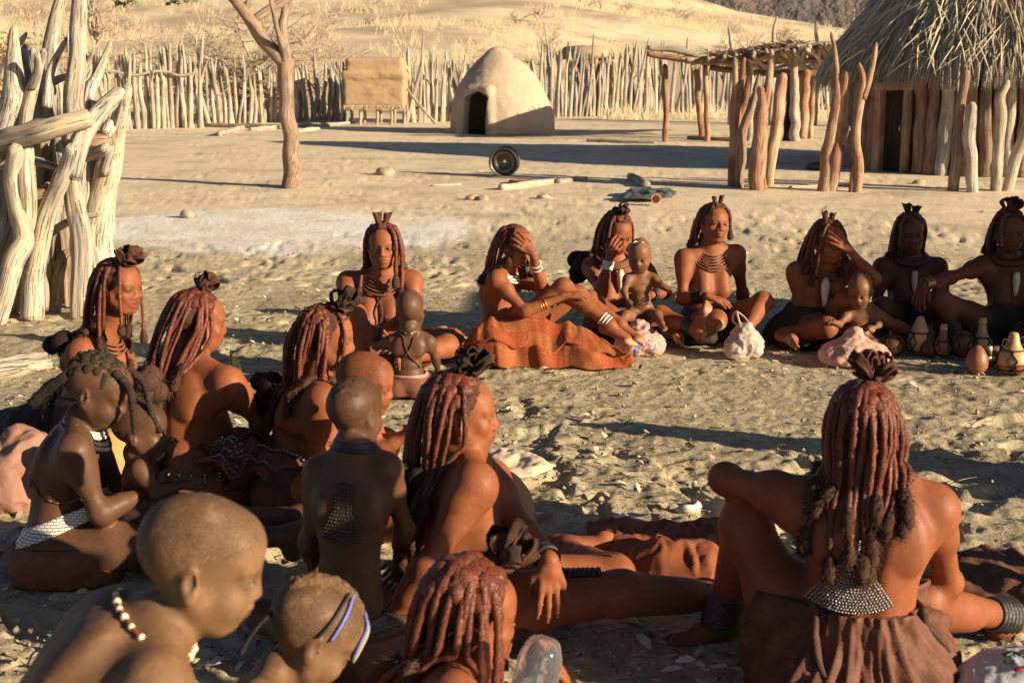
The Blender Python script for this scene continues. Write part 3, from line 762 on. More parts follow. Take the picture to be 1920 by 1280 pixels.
# ------------------------------------------------------------------ flat branch shelter
def shelter():
    Y = G(1330, 266)[1]; b = at(1380, 266, Y); b[2] = gz(b[0], Y); k = Y / CF
    e = empty('branch_shelter', b, 'open shelter of forked posts under a flat roof of sticks', 'shelter')
    def L(name, pp, rad, mat, seed, kk=12):
        pts = [at(x, y, Y + d) for x, y, d in pp]
        child_at(log_obj(name, pts, [r * k for r in rad], mat, seed, e, k=kk), e)
    L('post', [(1247, 270, 0), (1249, 200, 0), (1246, 120, 0)], [6, 5.5, 5], WOOD_RED, 700)
    L('post', [(1318, 268, .6), (1310, 190, .6), (1306, 130, .6)], [6, 6, 6], WOOD_RED, 701)
    L('post', [(1327, 268, 0), (1324, 190, 0), (1322, 122, 0)], [6, 5, 5], WOOD_RED, 702)
    L('post', [(1491, 275, .2), (1489, 180, .2), (1486, 75, .2)], [10, 9, 6], WOOD_GREY, 703)
    L('post', [(1506, 262, .8), (1508, 190, .8), (1512, 130, .8)], [9, 9, 9], WOOD_RED, 704)
    L('post', [(1519, 262, 1.2), (1522, 190, 1.2), (1525, 130, 1.2)], [6, 6, 6], WOOD_RED, 705)
    L('post', [(1406, 270, .2), (1407, 200, .2), (1408, 120, .2)], [6, 6, 6], WOOD_GREY, 706)
    rs = random.Random(9)
    L('roof_beam', [(1213, 90, -.1), (1280, 97, -.1), (1360, 118, -.1)], [5, 6, 6], WOOD_GREY, 710)
    L('roof_beam', [(1213, 102, -.2), (1290, 112, -.2), (1385, 115, -.2), (1470, 98, -.2), (1560, 84, -.2)], [5, 6, 7, 7, 5], WOOD_RED, 711)
    L('roof_beam', [(1385, 112, 0), (1500, 90, 0), (1620, 80, 0)], [6, 7, 6], WOOD_GREY, 712)
    L('roof_beam', [(1330, 128, .9), (1420, 138, .9), (1520, 136, .9), (1640, 118, .9)], [6, 6, 6, 5], WOOD_BROWN, 713)
    for i in range(46):                          # the sticks lie from front to back
        t = i / 45; x0 = 1300 + 330 * t; z0 = np.interp(x0, [1300, 1400, 1500, 1640], [112, 104, 92, 78])
        zb = np.interp(x0, [1300, 1400, 1500, 1640], [124, 138, 146, 132])
        a = at(x0 + rs.uniform(-30, 10), z0 + rs.uniform(-3, 5), Y - .5 + rs.uniform(-.3, .2)); c = at(x0 + rs.uniform(-20, 40), zb - rs.uniform(4, 12), Y + 2.6)
        child_at(log_obj('roof_stick', [a, lerp(a, c, .5) + V(0, 0, rs.uniform(-.06, .06)), c], [.045, .05, .04], rs.choice([WOOD_GREY, WOOD_PALE, WOOD_BROWN]), 720 + i, e, k=7), e)
    for i in range(34):                          # and some along it
        x0 = rs.uniform(1390, 1540); d = rs.uniform(.1, 2.3); y0 = np.interp(x0, [1300, 1400, 1500, 1640], [108, 102, 92, 84]) + d * 17 + rs.uniform(-5, 3)
        a = at(x0, y0, Y + d); c = at(x0 + rs.uniform(70, 150), y0 - rs.uniform(0, 18), Y + d + rs.uniform(-.2, .2))
        child_at(log_obj('roof_stick', [a, lerp(a, c, .5) + V(0, 0, rs.uniform(-.05, .05)), c], [.035, .04, .03], rs.choice([WOOD_GREY, WOOD_BROWN, WOOD_PALE]), 1200 + i, e, k=7), e)
    mb = MB()
    for _ in range(900):
        x = rs.uniform(1300, 1500); p = at(x, np.interp(x, [1300, 1400, 1470, 1500], [110, 100, 84, 84]) + rs.uniform(-6, 3), Y + rs.uniform(-.1, 1.2)); d = V(rs.gauss(0, .16), rs.gauss(0, .16), rs.gauss(.0, .05))
        mb.add(*tube(np.array([p, p + d]), [.012, .007], 3, False))
    child_at(mb.obj('brushwood', WOOD_BROWN, e), e)
    v = []; f = []                                # the dark hide that hangs between the posts
    for i in range(9):
        for j in range(14):
            x = lerp(1478, 1468, j / 13) + (i / 8) * lerp(20, 16, j / 13) + 1.5 * math.sin(j * 1.3 + i); y = lerp(140, 270 + 5 * math.sin(i * 2), j / 13)
            v.append(at(x, y, Y + .3 + .05 * math.sin(i * 1.4 + j * .5)) - np.array(e.location))
    for i in range(8):
        for j in range(13): f.append([i * 14 + j, i * 14 + j + 1, (i + 1) * 14 + j + 1, (i + 1) * 14 + j])
    o = link('dark_hide', new_mesh('dark_hide', np.array(v) + np.array(e.location), f), m_simple('black_hide', (.05, .03, .022), .8), None)
    mo = o.modifiers.new('s', 'SOLIDIFY'); mo.thickness = .02
    tag(o, 'dark brown hide hanging from the branch shelter beside the pale post', 'hide')
shelter()

# ------------------------------------------------------------------ thick free-standing forked posts in front
def forked_post(label, branches, mat, seed, dy=0):
    x0, y0 = branches[0][0][0][:2]; Yb = G(x0, min(y0, 362))[1] + dy; k = Yb / CF; b = at(x0, y0, Yb); b[2] = gz(b[0], b[1])
    mb = MB()
    for i, (pp, rr) in enumerate(branches):
        pts = [at(q[0], q[1], Yb + (q[2] if len(q) > 2 else 0)) for q in pp]
        if pp[0][1] > 345: pts[0][2] = gz(pts[0][0], pts[0][1]) - .06
        log_piece(mb, pts, [r * k for r in rr], seed + i * 13, k=14)
    o = mb.obj('forked_post', mat, None, origin=b)
    return tag(o, label, 'post', 'posts standing before the thatched hut')
forked_post('reddish post split into three prongs, leftmost before the branch shelter', [([(1374, 350), (1376, 240), (1380, 170), (1378, 108)], [9, 9, 9, 4]), ([(1382, 348), (1382, 220), (1392, 150), (1396, 108)], [8, 9, 8, 5]), ([(1378, 250), (1398, 180), (1405, 130), (1402, 112)], [6, 7, 6, 4])], WOOD_RED, 800)
forked_post('dark reddish post leaning right with a lashed side branch', [([(1386, 350), (1390, 260), (1404, 210), (1418, 170)], [9, 10, 8, 6]), ([(1416, 180), (1420, 160), (1424, 140)], [6, 6, 3])], WOOD_BROWN, 830, -.15)
forked_post('thick red brown forked post with a short stub, beside the lashed post', [([(1422, 354), (1424, 270), (1430, 190), (1424, 162)], [17, 16, 13, 7]), ([(1430, 210), (1440, 165), (1444, 112)], [9, 8, 5])], WOOD_RED, 860, -.1)
forked_post('straight red post with a flat sawn top, right of the thick forked post', [([(1442, 350), (1450, 270), (1460, 200), (1470, 137)], [8, 11, 11, 9])], WOOD_RED, 880, .1)
forked_post('tall triple stemmed red post left of the hut door', [([(1545, 357), (1556, 260), (1568, 170), (1566, 100), (1558, 60)], [13, 12, 9, 5, 3]), ([(1560, 355), (1568, 270), (1580, 190), (1588, 130)], [11, 12, 9, 9]), ([(1575, 270), (1590, 240), (1594, 246)], [5, 5, 3])], WOOD_RED, 900)
forked_post('curving red post with a Y fork, nearest the hut door', [([(1604, 358), (1608, 310), (1604, 260), (1614, 190), (1618, 150), (1611, 118)], [9, 10, 8, 8, 7, 4]), ([(1596, 358), (1600, 320), (1604, 300)], [5, 5, 4]), ([(1618, 185), (1630, 150), (1638, 110), (1643, 80)], [7, 6, 5, 4])], WOOD_RED, 930, -.05)
forked_post('tall crooked brown post touching the thatch right of the door', [([(1786, 358), (1794, 280), (1802, 200), (1812, 130)], [10, 11, 9, 7]), ([(1790, 345), (1800, 280), (1804, 250)], [6, 6, 5])], WOOD_BROWN, 950)
forked_post('short pale split stump of a post below the thatch fringe', [([(1823, 360), (1819, 290), (1818, 240), (1822, 192)], [11, 11, 12, 9])], WOOD_PALE, 970)
forked_post('knobbly pale post with a hooked top under the thatch', [([(1866, 358), (1872, 280), (1876, 210), (1876, 180), (1890, 150)], [10, 11, 10, 10, 7])], WOOD_PALE, 980)
forked_post('pale post leaning right at the picture edge', [([(1888, 358), (1902, 310), (1922, 250), (1945, 180)], [10, 11, 11, 10])], WOOD_PALE, 990)

# ------------------------------------------------------------------ thatched hut
STRAW = NT('thatch_straw'); _o = STRAW.n('Attribute', attribute_name='tint').outputs['Fac']
STRAW = STRAW.done(STRAW.ramp(_o, [(0, (.19, .16, .12)), (.35, (.40, .345, .265)), (.7, (.58, .505, .37)), (1, (.74, .58, .29))]), .8, Specular_IOR_Level=.2)
def thatched_hut():
    fr = G(1790, 333); Rr = 2.15; c = fr + V(1.05, Rr, 0); c[2] = gz(c[0], c[1]) - .03
    e = empty('thatched_hut', c, 'round hut of upright logs under a shaggy grey straw roof', 'hut')
    k = fr[1] / CF; H = 1.55; rs = random.Random(21)
    da = None
    dpx = 1678                                   # doorway column in the photograph
    def front(px):                               # angle on the wall circle seen at a pixel column
        best = None
        for a in np.linspace(-math.pi, 0, 721):
            p = c + V(Rr * math.cos(a), Rr * math.sin(a), .8); d = p - CPOS; x = 960 + CF * d[0] / d.dot(_f)
            if d[1] < c[1] and (best is None or abs(x - px) < best[0]): best = (abs(x - px), a)
        return best[1]
    a0, a1 = front(1650), front(1705)
    n = 74; i = 0
    for i in range(n):
        a = -math.pi + i * 2 * math.pi / n + rs.uniform(-.015, .015); aa = (a + math.pi) % (2 * math.pi) - math.pi
        if a0 - .02 < aa < a1 + .02: continue
        rr = Rr + rs.uniform(-.03, .05); x, y = rr * math.cos(a), rr * math.sin(a); b = rs.uniform(-.05, .05)
        log_obj('wall_post', [(x, y, -.12), (x + b, y + b * .5, .6), (x + rs.uniform(-.05, .05), y, H + .25)], [.105, .10, .085], rs.choice([WOOD_BROWN, WOOD_BROWN, WOOD_BROWN, WOOD_RED, WOOD_GREY, WOOD_GREY]), 1000 + i, e, k=10, n=16, rough=.2)
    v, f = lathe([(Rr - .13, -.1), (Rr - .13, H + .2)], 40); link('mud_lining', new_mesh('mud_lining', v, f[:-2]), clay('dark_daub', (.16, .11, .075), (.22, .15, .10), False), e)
    am = (a0 + a1) / 2; o = V(math.cos(am), math.sin(am), 0); s = V(-math.sin(am), math.cos(am), 0); w = Rr * (a1 - a0) / 2
    def plank(name, ctr, sx, sy, sz, mat, rad=.015, seed=1):
        F = Field(V(-sx - .06, -sy - .06, -sz - .06), V(sx + .06, sy + .06, sz + .06), .02); F.box((0, 0, 0), (sx, sy, sz), None, rad, 0)
        v, f = F.mesh(); v = v + .008 * fbm(v * 8, 2, seed)[:, None]; g = v * V(1, 1, 1)
        me = new_mesh(name, v @ np.array([s, o, V(0, 0, 1)]) + ctr, f); vattr(me, 'grain', g); return link(name, me, mat, e)
    plank('door_frame', o * (Rr + .02) - s * (w - .02) + V(0, 0, .62), .07, .09, .74, WOOD_RED, .03, 1)
    plank('door_frame', o * (Rr + .02) + s * (w - .02) + V(0, 0, .62), .05, .08, .74, WOOD_BROWN, .03, 2)
    plank('door_lintel', o * (Rr + .03) + V(0, 0, 1.30), w + .06, .1, .07, WOOD_RED, .03, 3)
    d = plank('door', o * (Rr - .05) + s * .02 + V(0, 0, .62), w - .05, .03, .62, m_wood('dark_planks', (.05, .035, .026), (.07, .05, .035), (.02, .014, .01)), .01, 4)
    hb = MB(); hb.add(*tube(np.array([o * (Rr - .02) + s * (w - .13) + V(0, 0, .62), o * (Rr + .04) + s * (w - .13) + V(0, 0, .63), o * (Rr + .04) + s * (w - .13) + V(0, 0, .70)]), .012, 6))
    h = hb.obj('door_handle', m_simple('tin', (.5, .5, .5), .4), d)
    # roof: a cone under a thick fleece of straw
    Re, Ze, Za = Rr + .30, H - .04, H + 2.9
    v, f = lathe([(Re - .12, Ze + .06), (Re - .02, Ze + .10), (1.2, Ze + 1.1), (.10, Za)], 40); link('roof_cone', new_mesh('roof_cone', v, f), RECESS_DARK, e)
    n = 21000; g = np.random.default_rng(5); ph = -math.pi + 2 * math.pi * g.random(n); ph = np.where(g.random(n) < .62, -math.pi * .98 * g.random(n), ph)
    t = g.random(n) ** .75                         # 0 apex, 1 eave
    stray = g.random(n) < .035
    L = .55 + .55 * g.random(n); z0 = lerp(Za, Ze + .12, t); r0 = lerp(.05, Re - .04, t)
    off = .02 + .16 * g.random(n) * (1 - .3 * t) + stray * .06; clump = fbm(np.stack([np.cos(ph) * 7, np.sin(ph) * 7, t * 2], -1), 3, 6)
    dph = g.normal(0, .035, n) + .05 * clump; sl = (Re) / (Za - Ze); nn = math.hypot(1, sl)
    er = np.stack([np.cos(ph), np.sin(ph)], -1)
    p0 = np.concatenate([er * (r0 + off / nn)[:, None], (z0 + off * sl / nn)[:, None]], 1)
    r1 = r0 + L * sl / nn; z1 = z0 - L / nn; ph1 = ph + dph * L / np.maximum(r1, .5) * 2 + stray * g.normal(0, .12, n)
    droop = np.clip(r1 - Re, 0, 1)
    over = .30 * g.random(n) + .12 * clump
    r1 = np.minimum(r1, Re + over * .55); z1 = np.where(droop > 0, Ze - over * 1.05 - .08 * (droop > 0), z1)
    o1 = off * .7 + .04 * g.random(n) + stray * .10
    p1 = np.stack([np.cos(ph1) * (r1 + o1 / nn), np.sin(ph1) * (r1 + o1 / nn), z1 + o1 * sl / nn], -1)
    pm = (p0 + p1) / 2 + np.concatenate([er * .03, np.full((n, 1), .04)], 1) * g.random((n, 1))
    tg = np.stack([-np.sin(ph), np.cos(ph), 0 * ph], -1); nz = np.concatenate([er, np.full((n, 1), .8)], 1); w = (.006 + .008 * g.random(n))[:, None]
    V0 = [p0 - tg * w, p0 + tg * w, p0 + nz * w, pm - tg * w, pm + tg * w, pm + nz * w, p1]
    v = np.stack(V0, 1).reshape(-1, 3); b = np.arange(n)[:, None] * 7
    f4 = np.concatenate([b + np.array([[0, 1, 4, 3]]), b + np.array([[1, 2, 5, 4]]), b + np.array([[2, 0, 3, 5]])]); f3 = np.concatenate([b + np.array([[3, 4, 6]]), b + np.array([[4, 5, 6]]), b + np.array([[5, 3, 6]])])
    me = new_mesh('thatch', v, f4.tolist() + f3.tolist(), False)
    tint = np.clip(.30 + .2 * g.normal(0, 1, n) + .25 * clump + .35 * stray + .25 * (1 - t) * (np.cos(ph) < 0), 0, 1)
    vattr(me, 'tint', np.repeat(tint, 7)); link('thatch', me, STRAW, e)
thatched_hut()
# ================================================================== PEOPLE
def skin(name, a, b, rough=.56, dust=.25):
    t = NT(name); co = t.coord()
    n = t.noise(co, 9, 5, .65); n2 = t.noise(co, 60, 4, .7); n3 = t.noise(co, 3.2, 4, .6)
    c = t.ramp(n, [(.3, a), (.7, b)])
    c = t.mix(t.math('MULTIPLY', t.ramp(n3, [(.5, (0, 0, 0)), (.75, (1, 1, 1))]), dust), c, sc(b, 1.35))
    tone = t.n('Attribute', attribute_name='tone').outputs['Fac']          # pigment: lips and scalp darker, soles paler
    c = t.mix(t.math('MAXIMUM', tone, 0.0), c, (.46, .30, .19))
    c = t.mix(t.math('MAXIMUM', t.math('MULTIPLY', tone, -1.0), 0.0), c, sc(a, .42))
    sp = t.ramp(t.noise(co, 330, 2, .5), [(.40, (1, 1, 1)), (.56, (0, 0, 0))]); c = t.mix(t.math('MULTIPLY', sp, t.math('MAXIMUM', t.math('MULTIPLY', tone, -1.5), 0.0)), c, (.02, .014, .010))
    pa = t.noise(co, 26, 5, .7); c = t.mix(t.ramp(pa, [(.54, (0, 0, 0)), (.70, (dust * .8,) * 3)]), c, sc(b, 1.7)); c = t.mix(t.ramp(pa, [(.30, (.45,) * 3), (.42, (0, 0, 0))]), c, sc(a, .55))
    r = t.math('ADD', t.math('MULTIPLY', n2, .35), rough - .17)
    return t.done(c, r, t.bump(n2, .22, .003, t.bump(n, .16, .008)), Specular_IOR_Level=.27)
SKIN = {
    'ochre': skin('ochre_skin', (.195, .058, .023), (.290, .092, .037)),
    'deep': skin('shaded_ochre_skin', (.120, .038, .020), (.165, .055, .027)),  # ochre skin with shade put into the colour, for the shaded women
    'brown': skin('brown_skin', (.155, .066, .031), (.22, .098, .046), .5, .3),
    'dark': skin('dark_brown_shaded_skin', (.088, .040, .021), (.130, .061, .033), .5, .2),  # dark brown skin, part of its darkness put in as shade
    'dusty': skin('dusty_brown_skin', (.115, .058, .027), (.185, .100, .050), .62, .7)}
def hidemat(name, a, b, c3):
    t = NT(name); co = t.coord(); n = t.noise(co, 42, 5, .75); n2 = t.noise(co, 15, 4, .6)
    c = t.ramp(n, [(.32, a), (.6, b)]); c = t.mix(t.ramp(n2, [(.50, (0, 0, 0)), (.66, (.9, .9, .9))]), c, c3)
    return t.done(c, .85, t.bump(n, .9, .008), Specular_IOR_Level=.2)
def hairmat(name, a, b, rough, bump=.5, scale=70):
    t = NT(name); co = t.coord(); n = t.noise(co, scale, 4, .7); n2 = t.noise(co, 14, 3)
    c = t.mix(t.math('MULTIPLY', n2, .6), t.ramp(n, [(.3, a), (.7, b)]), sc(a, .6))
    return t.done(c, rough, t.bump(n, bump, .004), Specular_IOR_Level=.35)
_t = NT('ochre_coated_lock'); _co = _t.coord(); _n = _t.noise(_co, 60, 5, .7); _n2 = _t.noise(_co, 18, 4, .6); _v = _t.n('TexVoronoi', feature='DISTANCE_TO_EDGE'); _v.inputs['Scale'].default_value = 95; _t.l(_co, _v.inputs['Vector'])
_c = _t.ramp(_n, [(.3, (.165, .040, .019)), (.55, (.255, .068, .033)), (.75, (.34, .110, .058))]); _ck = _t.ramp(_v.outputs['Distance'], [(0, (1, 1, 1)), (.05, (0, 0, 0))])
_c = _t.mix(_t.math('MULTIPLY', _n2, .75), _c, (.095, .027, .015)); _c = _t.mix(_t.math('MULTIPLY', _ck, .55), _c, (.03, .012, .008)); _c = _t.mix(1.0, _c, _t.ramp(_t.n('Attribute', attribute_name='tint').outputs['Fac'], [(0, (.62, .55, .5)), (1, (1, 1, 1))]), 'MULTIPLY')
OCHRE_LOCK = _t.done(_c, .46, _t.bump(_t.math('SUBTRACT', _n, _t.math('MULTIPLY', _ck, .5)), .7, .004), Specular_IOR_Level=.35)
FUZZ = hairmat('brown_fuzz', (.060, .027, .016), (.135, .058, .034), .95, 1.0, 160)
FUZZ_D = hairmat('black_fuzz', (.014, .010, .009), (.035, .022, .018), .9, 1.0, 160)
BRAID = hairmat('dusty_braid', (.020, .013, .008), (.066, .042, .025), .9, 1.0, 120)
LEATHER = hairmat('ochre_leather', (.16, .055, .030), (.27, .10, .055), .75, .5, 30)
LEATHER_D = hairmat('dark_leather', (.030, .018, .013), (.075, .036, .024), .7, .6, 30)
LEATHER_B = hairmat('brown_leather', (.075, .030, .018), (.14, .055, .032), .75, .6, 30)
HIDE_D = hidemat('worn_dark_hide', (.014, .010, .009), (.045, .024, .016), (.115, .045, .026))
HIDE_B = hidemat('worn_brown_hide', (.040, .018, .012), (.10, .040, .024), (.19, .070, .038))
EYE = NT('eye'); EYE = EYE.done(EYE.mix(EYE.ramp(EYE.n('Attribute', attribute_name='iris').outputs['Fac'], [(.45, (0, 0, 0)), (.55, (1, 1, 1))]), (.24, .18, .135), (.012, .007, .005)), .15)
BEAD_W = m_simple('white_beads', (.72, .66, .55), .5, .2, 60)
BEAD_M = m_simple('metal_beads', (.33, .31, .30), .35, .4, 90, Metallic=.6)
BEAD_D = m_simple('dark_beads', (.03, .028, .028), .35, .5, 90)
BEAD_R = m_simple('red_cord', (.20, .055, .032), .6, .3, 60)
COPPER = m_simple('copper', (.45, .23, .08), .3, .2, 40, Metallic=.8)
SHELL = m_simple('shell', (.74, .60, .42), .35, .25, 30)

UP = V(0, 0, 1)
class Person:
    """joints come in world metres; the body is one smooth surface grown from them"""
    def __init__(s, label, J, S=1.0, head=(90, 0, 0), mat='ochre', cat='person', child=False, female=True, h=.0055, slump=.05, hands={}, feet={}, belly=1.0, bare_head=False, headS=None, bust=1.0, name='person', group=None, thick=1.0, extra=None, skirt_lo=None):
        s.J = {k: np.asarray(v, float) for k, v in J.items()}; s.S = S; J = s.J
        s.fem = female and not child; s.child = child
        up = nrm(J['neck'] - J['pel']); rt = nrm(J['sR'] - J['sL']); rt = nrm(rt - up * rt.dot(up) * .6); fw = nrm(np.cross(up, rt)); rt = nrm(np.cross(fw, up))
        s.up, s.rt, s.fw = up, rt, fw
        ha = J.get('hips_right'); s.hr = nrm(ha) if ha is not None else nrm(rt - UP * rt.dot(UP) * .7); s.hf = nrm(np.cross(UP, s.hr))
        for q, sg in (('R', 1), ('L', -1)):
            J.setdefault('h' + q, J['pel'] + s.hr * .088 * S * sg - UP * .02 * S)
        lo = np.min([J[k] for k in J if k != 'hips_right'], 0) - .26 * S; hi = np.max([J[k] for k in J if k != 'hips_right'], 0) + .26 * S
        lo[2] = max(lo[2], min(J['pel'][2] - .16 * S, lo[2] + .1))
        F = s.F = Field(lo, hi, h)
        T = thick
        c1 = (J['pel'] + J['neck']) / 2 - fw * slump * S
        sp = lambda t: (1 - t) ** 2 * J['pel'] + 2 * t * (1 - t) * c1 + t * t * J['neck']
        s.sp = sp
        TL = np.linalg.norm(J['neck'] - J['pel']) / .47
        axp = np.array([s.hr, s.hf, np.cross(s.hr, s.hf)]); axp[2] = UP; 
        def axs(t):
            u = nrm(sp(min(t + .05, 1)) - sp(max(t - .05, 0))); r = nrm(lerp(s.hr, rt, t)); f = nrm(np.cross(u, r)); return np.array([nrm(np.cross(f, u)), f, u])
        W = S * T
        F.ell(J['pel'] + UP * .01 * S, V(.150, .105, .095) * W, axp, .05 * S)
        for sg in (1, -1): F.ell(J['pel'] + s.hr * .075 * W * sg - s.hf * .035 * S - UP * .03 * S, V(.09, .095, .085) * W, axp, .04 * S)
        b = belly
        F.ell(sp(.22) + axs(.22)[1] * .015 * S, V(.120, .092 * b, .10 * TL) * W, axs(.22), .06 * S)
        F.ell(sp(.40) + axs(.4)[1] * .012 * S * b, V(.108, .086 * b, .10 * TL) * W, axs(.4), .06 * S)
        F.ell(sp(.62), V(.120, .092, .12 * TL) * W, axs(.62), .06 * S)
        F.ell(sp(.80), V(.128, .085, .09 * TL) * W, axs(.8), .05 * S)
        a8 = axs(.85)
        sc_ = (J['sR'] + J['sL']) / 2
        for q, sg in (('R', 1), ('L', -1)):
            sh = J['s' + q]
            F.cone(sp(.90) + rt * .02 * sg, sh, .056 * W, .042 * W, .05 * S)
            F.cone(J['neck'] + up * .035 * S, sh + up * .005 * S, .036 * W, .034 * W, .045 * S)
            F.cone(sp(.72) + a8[0] * sg * .075 * S, sh - up * .03 * S, .055 * W, .045 * W, .05 * S)
            F.ell(sp(.74) + a8[0] * sg * .075 * W - a8[1] * .062 * W, V(.042, .020, .070) * W, np.array([nrm(a8[0] + a8[2] * .2 * sg), a8[1], a8[2]]), .03 * S)
        if not child:
            for t in np.linspace(.12, .80, 9): F.ell(sp(t) - axs(t)[1] * (.100 if t < .6 else .092) * W, .012 * S, None, .035 * S, -1)
        if s.fem and bust > 0:
            for sg in (1, -1):
                p0 = sp(.76) + a8[0] * sg * .062 * S + a8[1] * .070 * S; p1 = p0 - UP * .10 * S + a8[1] * .022 * S
                F.cone(p0, p1, .036 * S * bust, .052 * S * bust, .05 * S)
        s.hd = hd = headS or S
        s.head_dirs(*head)
        hc = J['head']; base = hc - s.hz * .085 * hd - s.hy * .018 * hd
        F.cone(J['neck'] - up * .02 * S, base, .047 * (S + hd) / 2 * (T + 1) / 2, .047 * hd, .035 * S)
        # limbs
        for q in 'RL':
            sh, el, wr = J['s' + q], J['e' + q], J['w' + q]
            F.ell(sh, .044 * W, None, .03 * S)
            F.cone(sh, el, .040 * W, .030 * W, .035 * S); m = lerp(sh, el, .35); F.ell(m, V(.038, .038, .05) * W, None, .04 * S)
            F.ell(el, .030 * W, None, .02 * S)
            F.cone(el, wr, .031 * W, .0215 * W, .02 * S); F.cone(lerp(el, wr, .1), lerp(el, wr, .4), .033 * W, .030 * W, .03 * S)
            s.hand(q, **hands.get(q, {}))
            if 'k' + q in J:
                hp, kn, an = J['h' + q], J['k' + q], J['a' + q]
                F.cone(hp, kn, .088 * W, .055 * W, .05 * S); F.cone(lerp(hp, kn, .15), lerp(hp, kn, .5), .086 * W, .072 * W, .04 * S)
                F.ell(kn, .056 * W, None, .03 * S)
                F.cone(kn, an, .050 * W, .032 * W, .025 * S)
                ld = nrm(an - kn); th = nrm(hp - kn); bk = nrm(th - ld * th.dot(ld)) if abs(th.dot(ld)) < .97 else -UP
                F.cone(lerp(kn, an, .18) + bk * .016 * S, lerp(kn, an, .5) + bk * .012 * S, .048 * W, .040 * W, .03 * S)
                s.foot(q, feet.get(q))
        s.build_head()
        if extra: extra(s)
        v, f = F.mesh()
        pc = J['pel'].copy(); pc[2] = max(0, gz(pc[0], pc[1])); s.origin = pc
        me = new_mesh(name, v - pc, f)
        # pigment attribute
        d = v - hc; l = np.stack([d @ s.hx, d @ s.hy, d @ s.hz], -1) / hd
        tone = np.zeros(len(v))
        lip = np.exp(-((l[:, 0] / .026) ** 2 + ((l[:, 2] + .058) / .010) ** 2)) * (l[:, 1] > .055); tone -= .45 * lip
        eyes = np.exp(-(((np.abs(l[:, 0]) - .031) / .022) ** 2 + ((l[:, 2] - .002) / .014) ** 2)) * (l[:, 1] > .05); tone -= .35 * eyes
        if bare_head == 'stubble':
            sc2 = sstep(.02, .06, l[:, 2] - .55 * l[:, 1] + .02) * (np.linalg.norm(l, axis=1) < .2) * (l[:, 2] > -.05); tone -= .28 * sc2
        for q in 'RL':
            if hasattr(s, 'sole_' + q):
                c, n, fd = getattr(s, 'sole_' + q); dd = (v - c) @ n; near = np.linalg.norm(v - c, axis=1) < .15 * S; tone += .8 * near * sstep(.012 * S, .030 * S, dd)
        vattr(me, 'tone', np.clip(tone, -1, 1))
        o = s.o = link(name, me, SKIN[mat]); o.location = tuple(pc)
        tag(o, label, cat, group)
        s.parts = []
        s.eyes()
    def add(s, name, mb, mat, parent=None, **kw):
        me = mb.mesh(name, s.origin, **kw); o = link(name, me, mat, parent or s.o); return o
    def head_dirs(s, yaw, pitch, roll):
        y, p, r = R(yaw), R(pitch), R(roll)
        f = V(math.sin(y), -math.cos(y), 0); side = V(-math.cos(y), -math.sin(y), 0)     # side = the person's right
        fy = f * math.cos(p) - UP * math.sin(p); u = UP * math.cos(p) + f * math.sin(p)
        s.hx = side * math.cos(r) + u * math.sin(r); s.hz = u * math.cos(r) - side * math.sin(r); s.hy = fy
    def hp(s, x, y, z): return s.J['head'] + (s.hx * x + s.hy * y + s.hz * z) * s.hd
    def build_head(s):
        F, k, P = s.F, s.hd, s.hp; ax = np.array([s.hx, s.hy, s.hz])
        Q = lambda c: P(c[0] * fx, c[1] + (fy if c[1] > .085 else 0), c[2] * fz); E = lambda c, r, kk=.015, op=1: F.ell(Q(c), np.asarray(r) * k, ax, kk * k, op)
        C = lambda a, b, ra, rb, kk=.015, op=1: F.cone(Q(a), Q(b), ra * k, rb * k, kk * k, op)
        ch = s.child; fr_ = random.Random(int(abs(s.J['pel'][0]) * 1000) + 7); fx, fz, fy = fr_.uniform(.93, 1.08), fr_.uniform(.94, 1.06), fr_.uniform(-.004, .004)
        if ch:
            E((0, -.014, .040), (.075, .099, .080)); E((0, -.038, .024), (.069, .070, .068)); E((0, .046, .044), (.059, .046, .052), .025)
            E((0, .026, -.022), (.060, .058, .058), .03); E((0, .034, -.052), (.047, .046, .036), .03)
            C((0, .060, -.080), (0, .054, -.082), .017, .019, .025)
        else:
            E((0, -.012, .035), (.072, .093, .078)); E((0, -.035, .02), (.066, .068, .066))
            E((0, .037, .037), (.061, .052, .054), .02)
            E((0, .030, -.030), (.058, .058, .060), .03)
            E((0, .036, -.058), (.046, .049, .040), .03)
            C((0, .066, -.090), (0, .058, -.092), .018, .020, .025)
        s.fx = fx
        for g in (1, -1):
            if ch: C((.054 * g, -.005, -.034), (.028 * g, .044, -.076), .018, .018, .03); E((.034 * g, .056, -.034), (.027, .026, .025), .025)
            else: C((.054 * g, -.005, -.040), (.030 * g, .048, -.086), .018, .016, .03); E((.039 * g, .060, -.026), (.022, .019, .018), .02)
            E((.031 * g, .092, .003), (.019, .014, .011), .016, -1)
            E((.031 * g, .0715, .001), (.0180, .0160, .0140), .007)
            C((.012 * g, .083, .020), (.046 * g, .068, .023), .008, .007, .016)
            ex = nrm(s.hx * g - s.hy * .45); eax = np.array([ex, nrm(s.hy + s.hx * g * .45), s.hz])
            F.ell(P(.074 * g, -.014, -.006), V(.0075, .018, .029) * k, eax, .007 * k)
            F.ell(P(.081 * g, -.009, -.001), V(.0065, .0095, .017) * k, eax, .004 * k, -1)
            F.ell(P(.074 * g, -.010, -.030), V(.007, .010, .010) * k, eax, .005 * k)
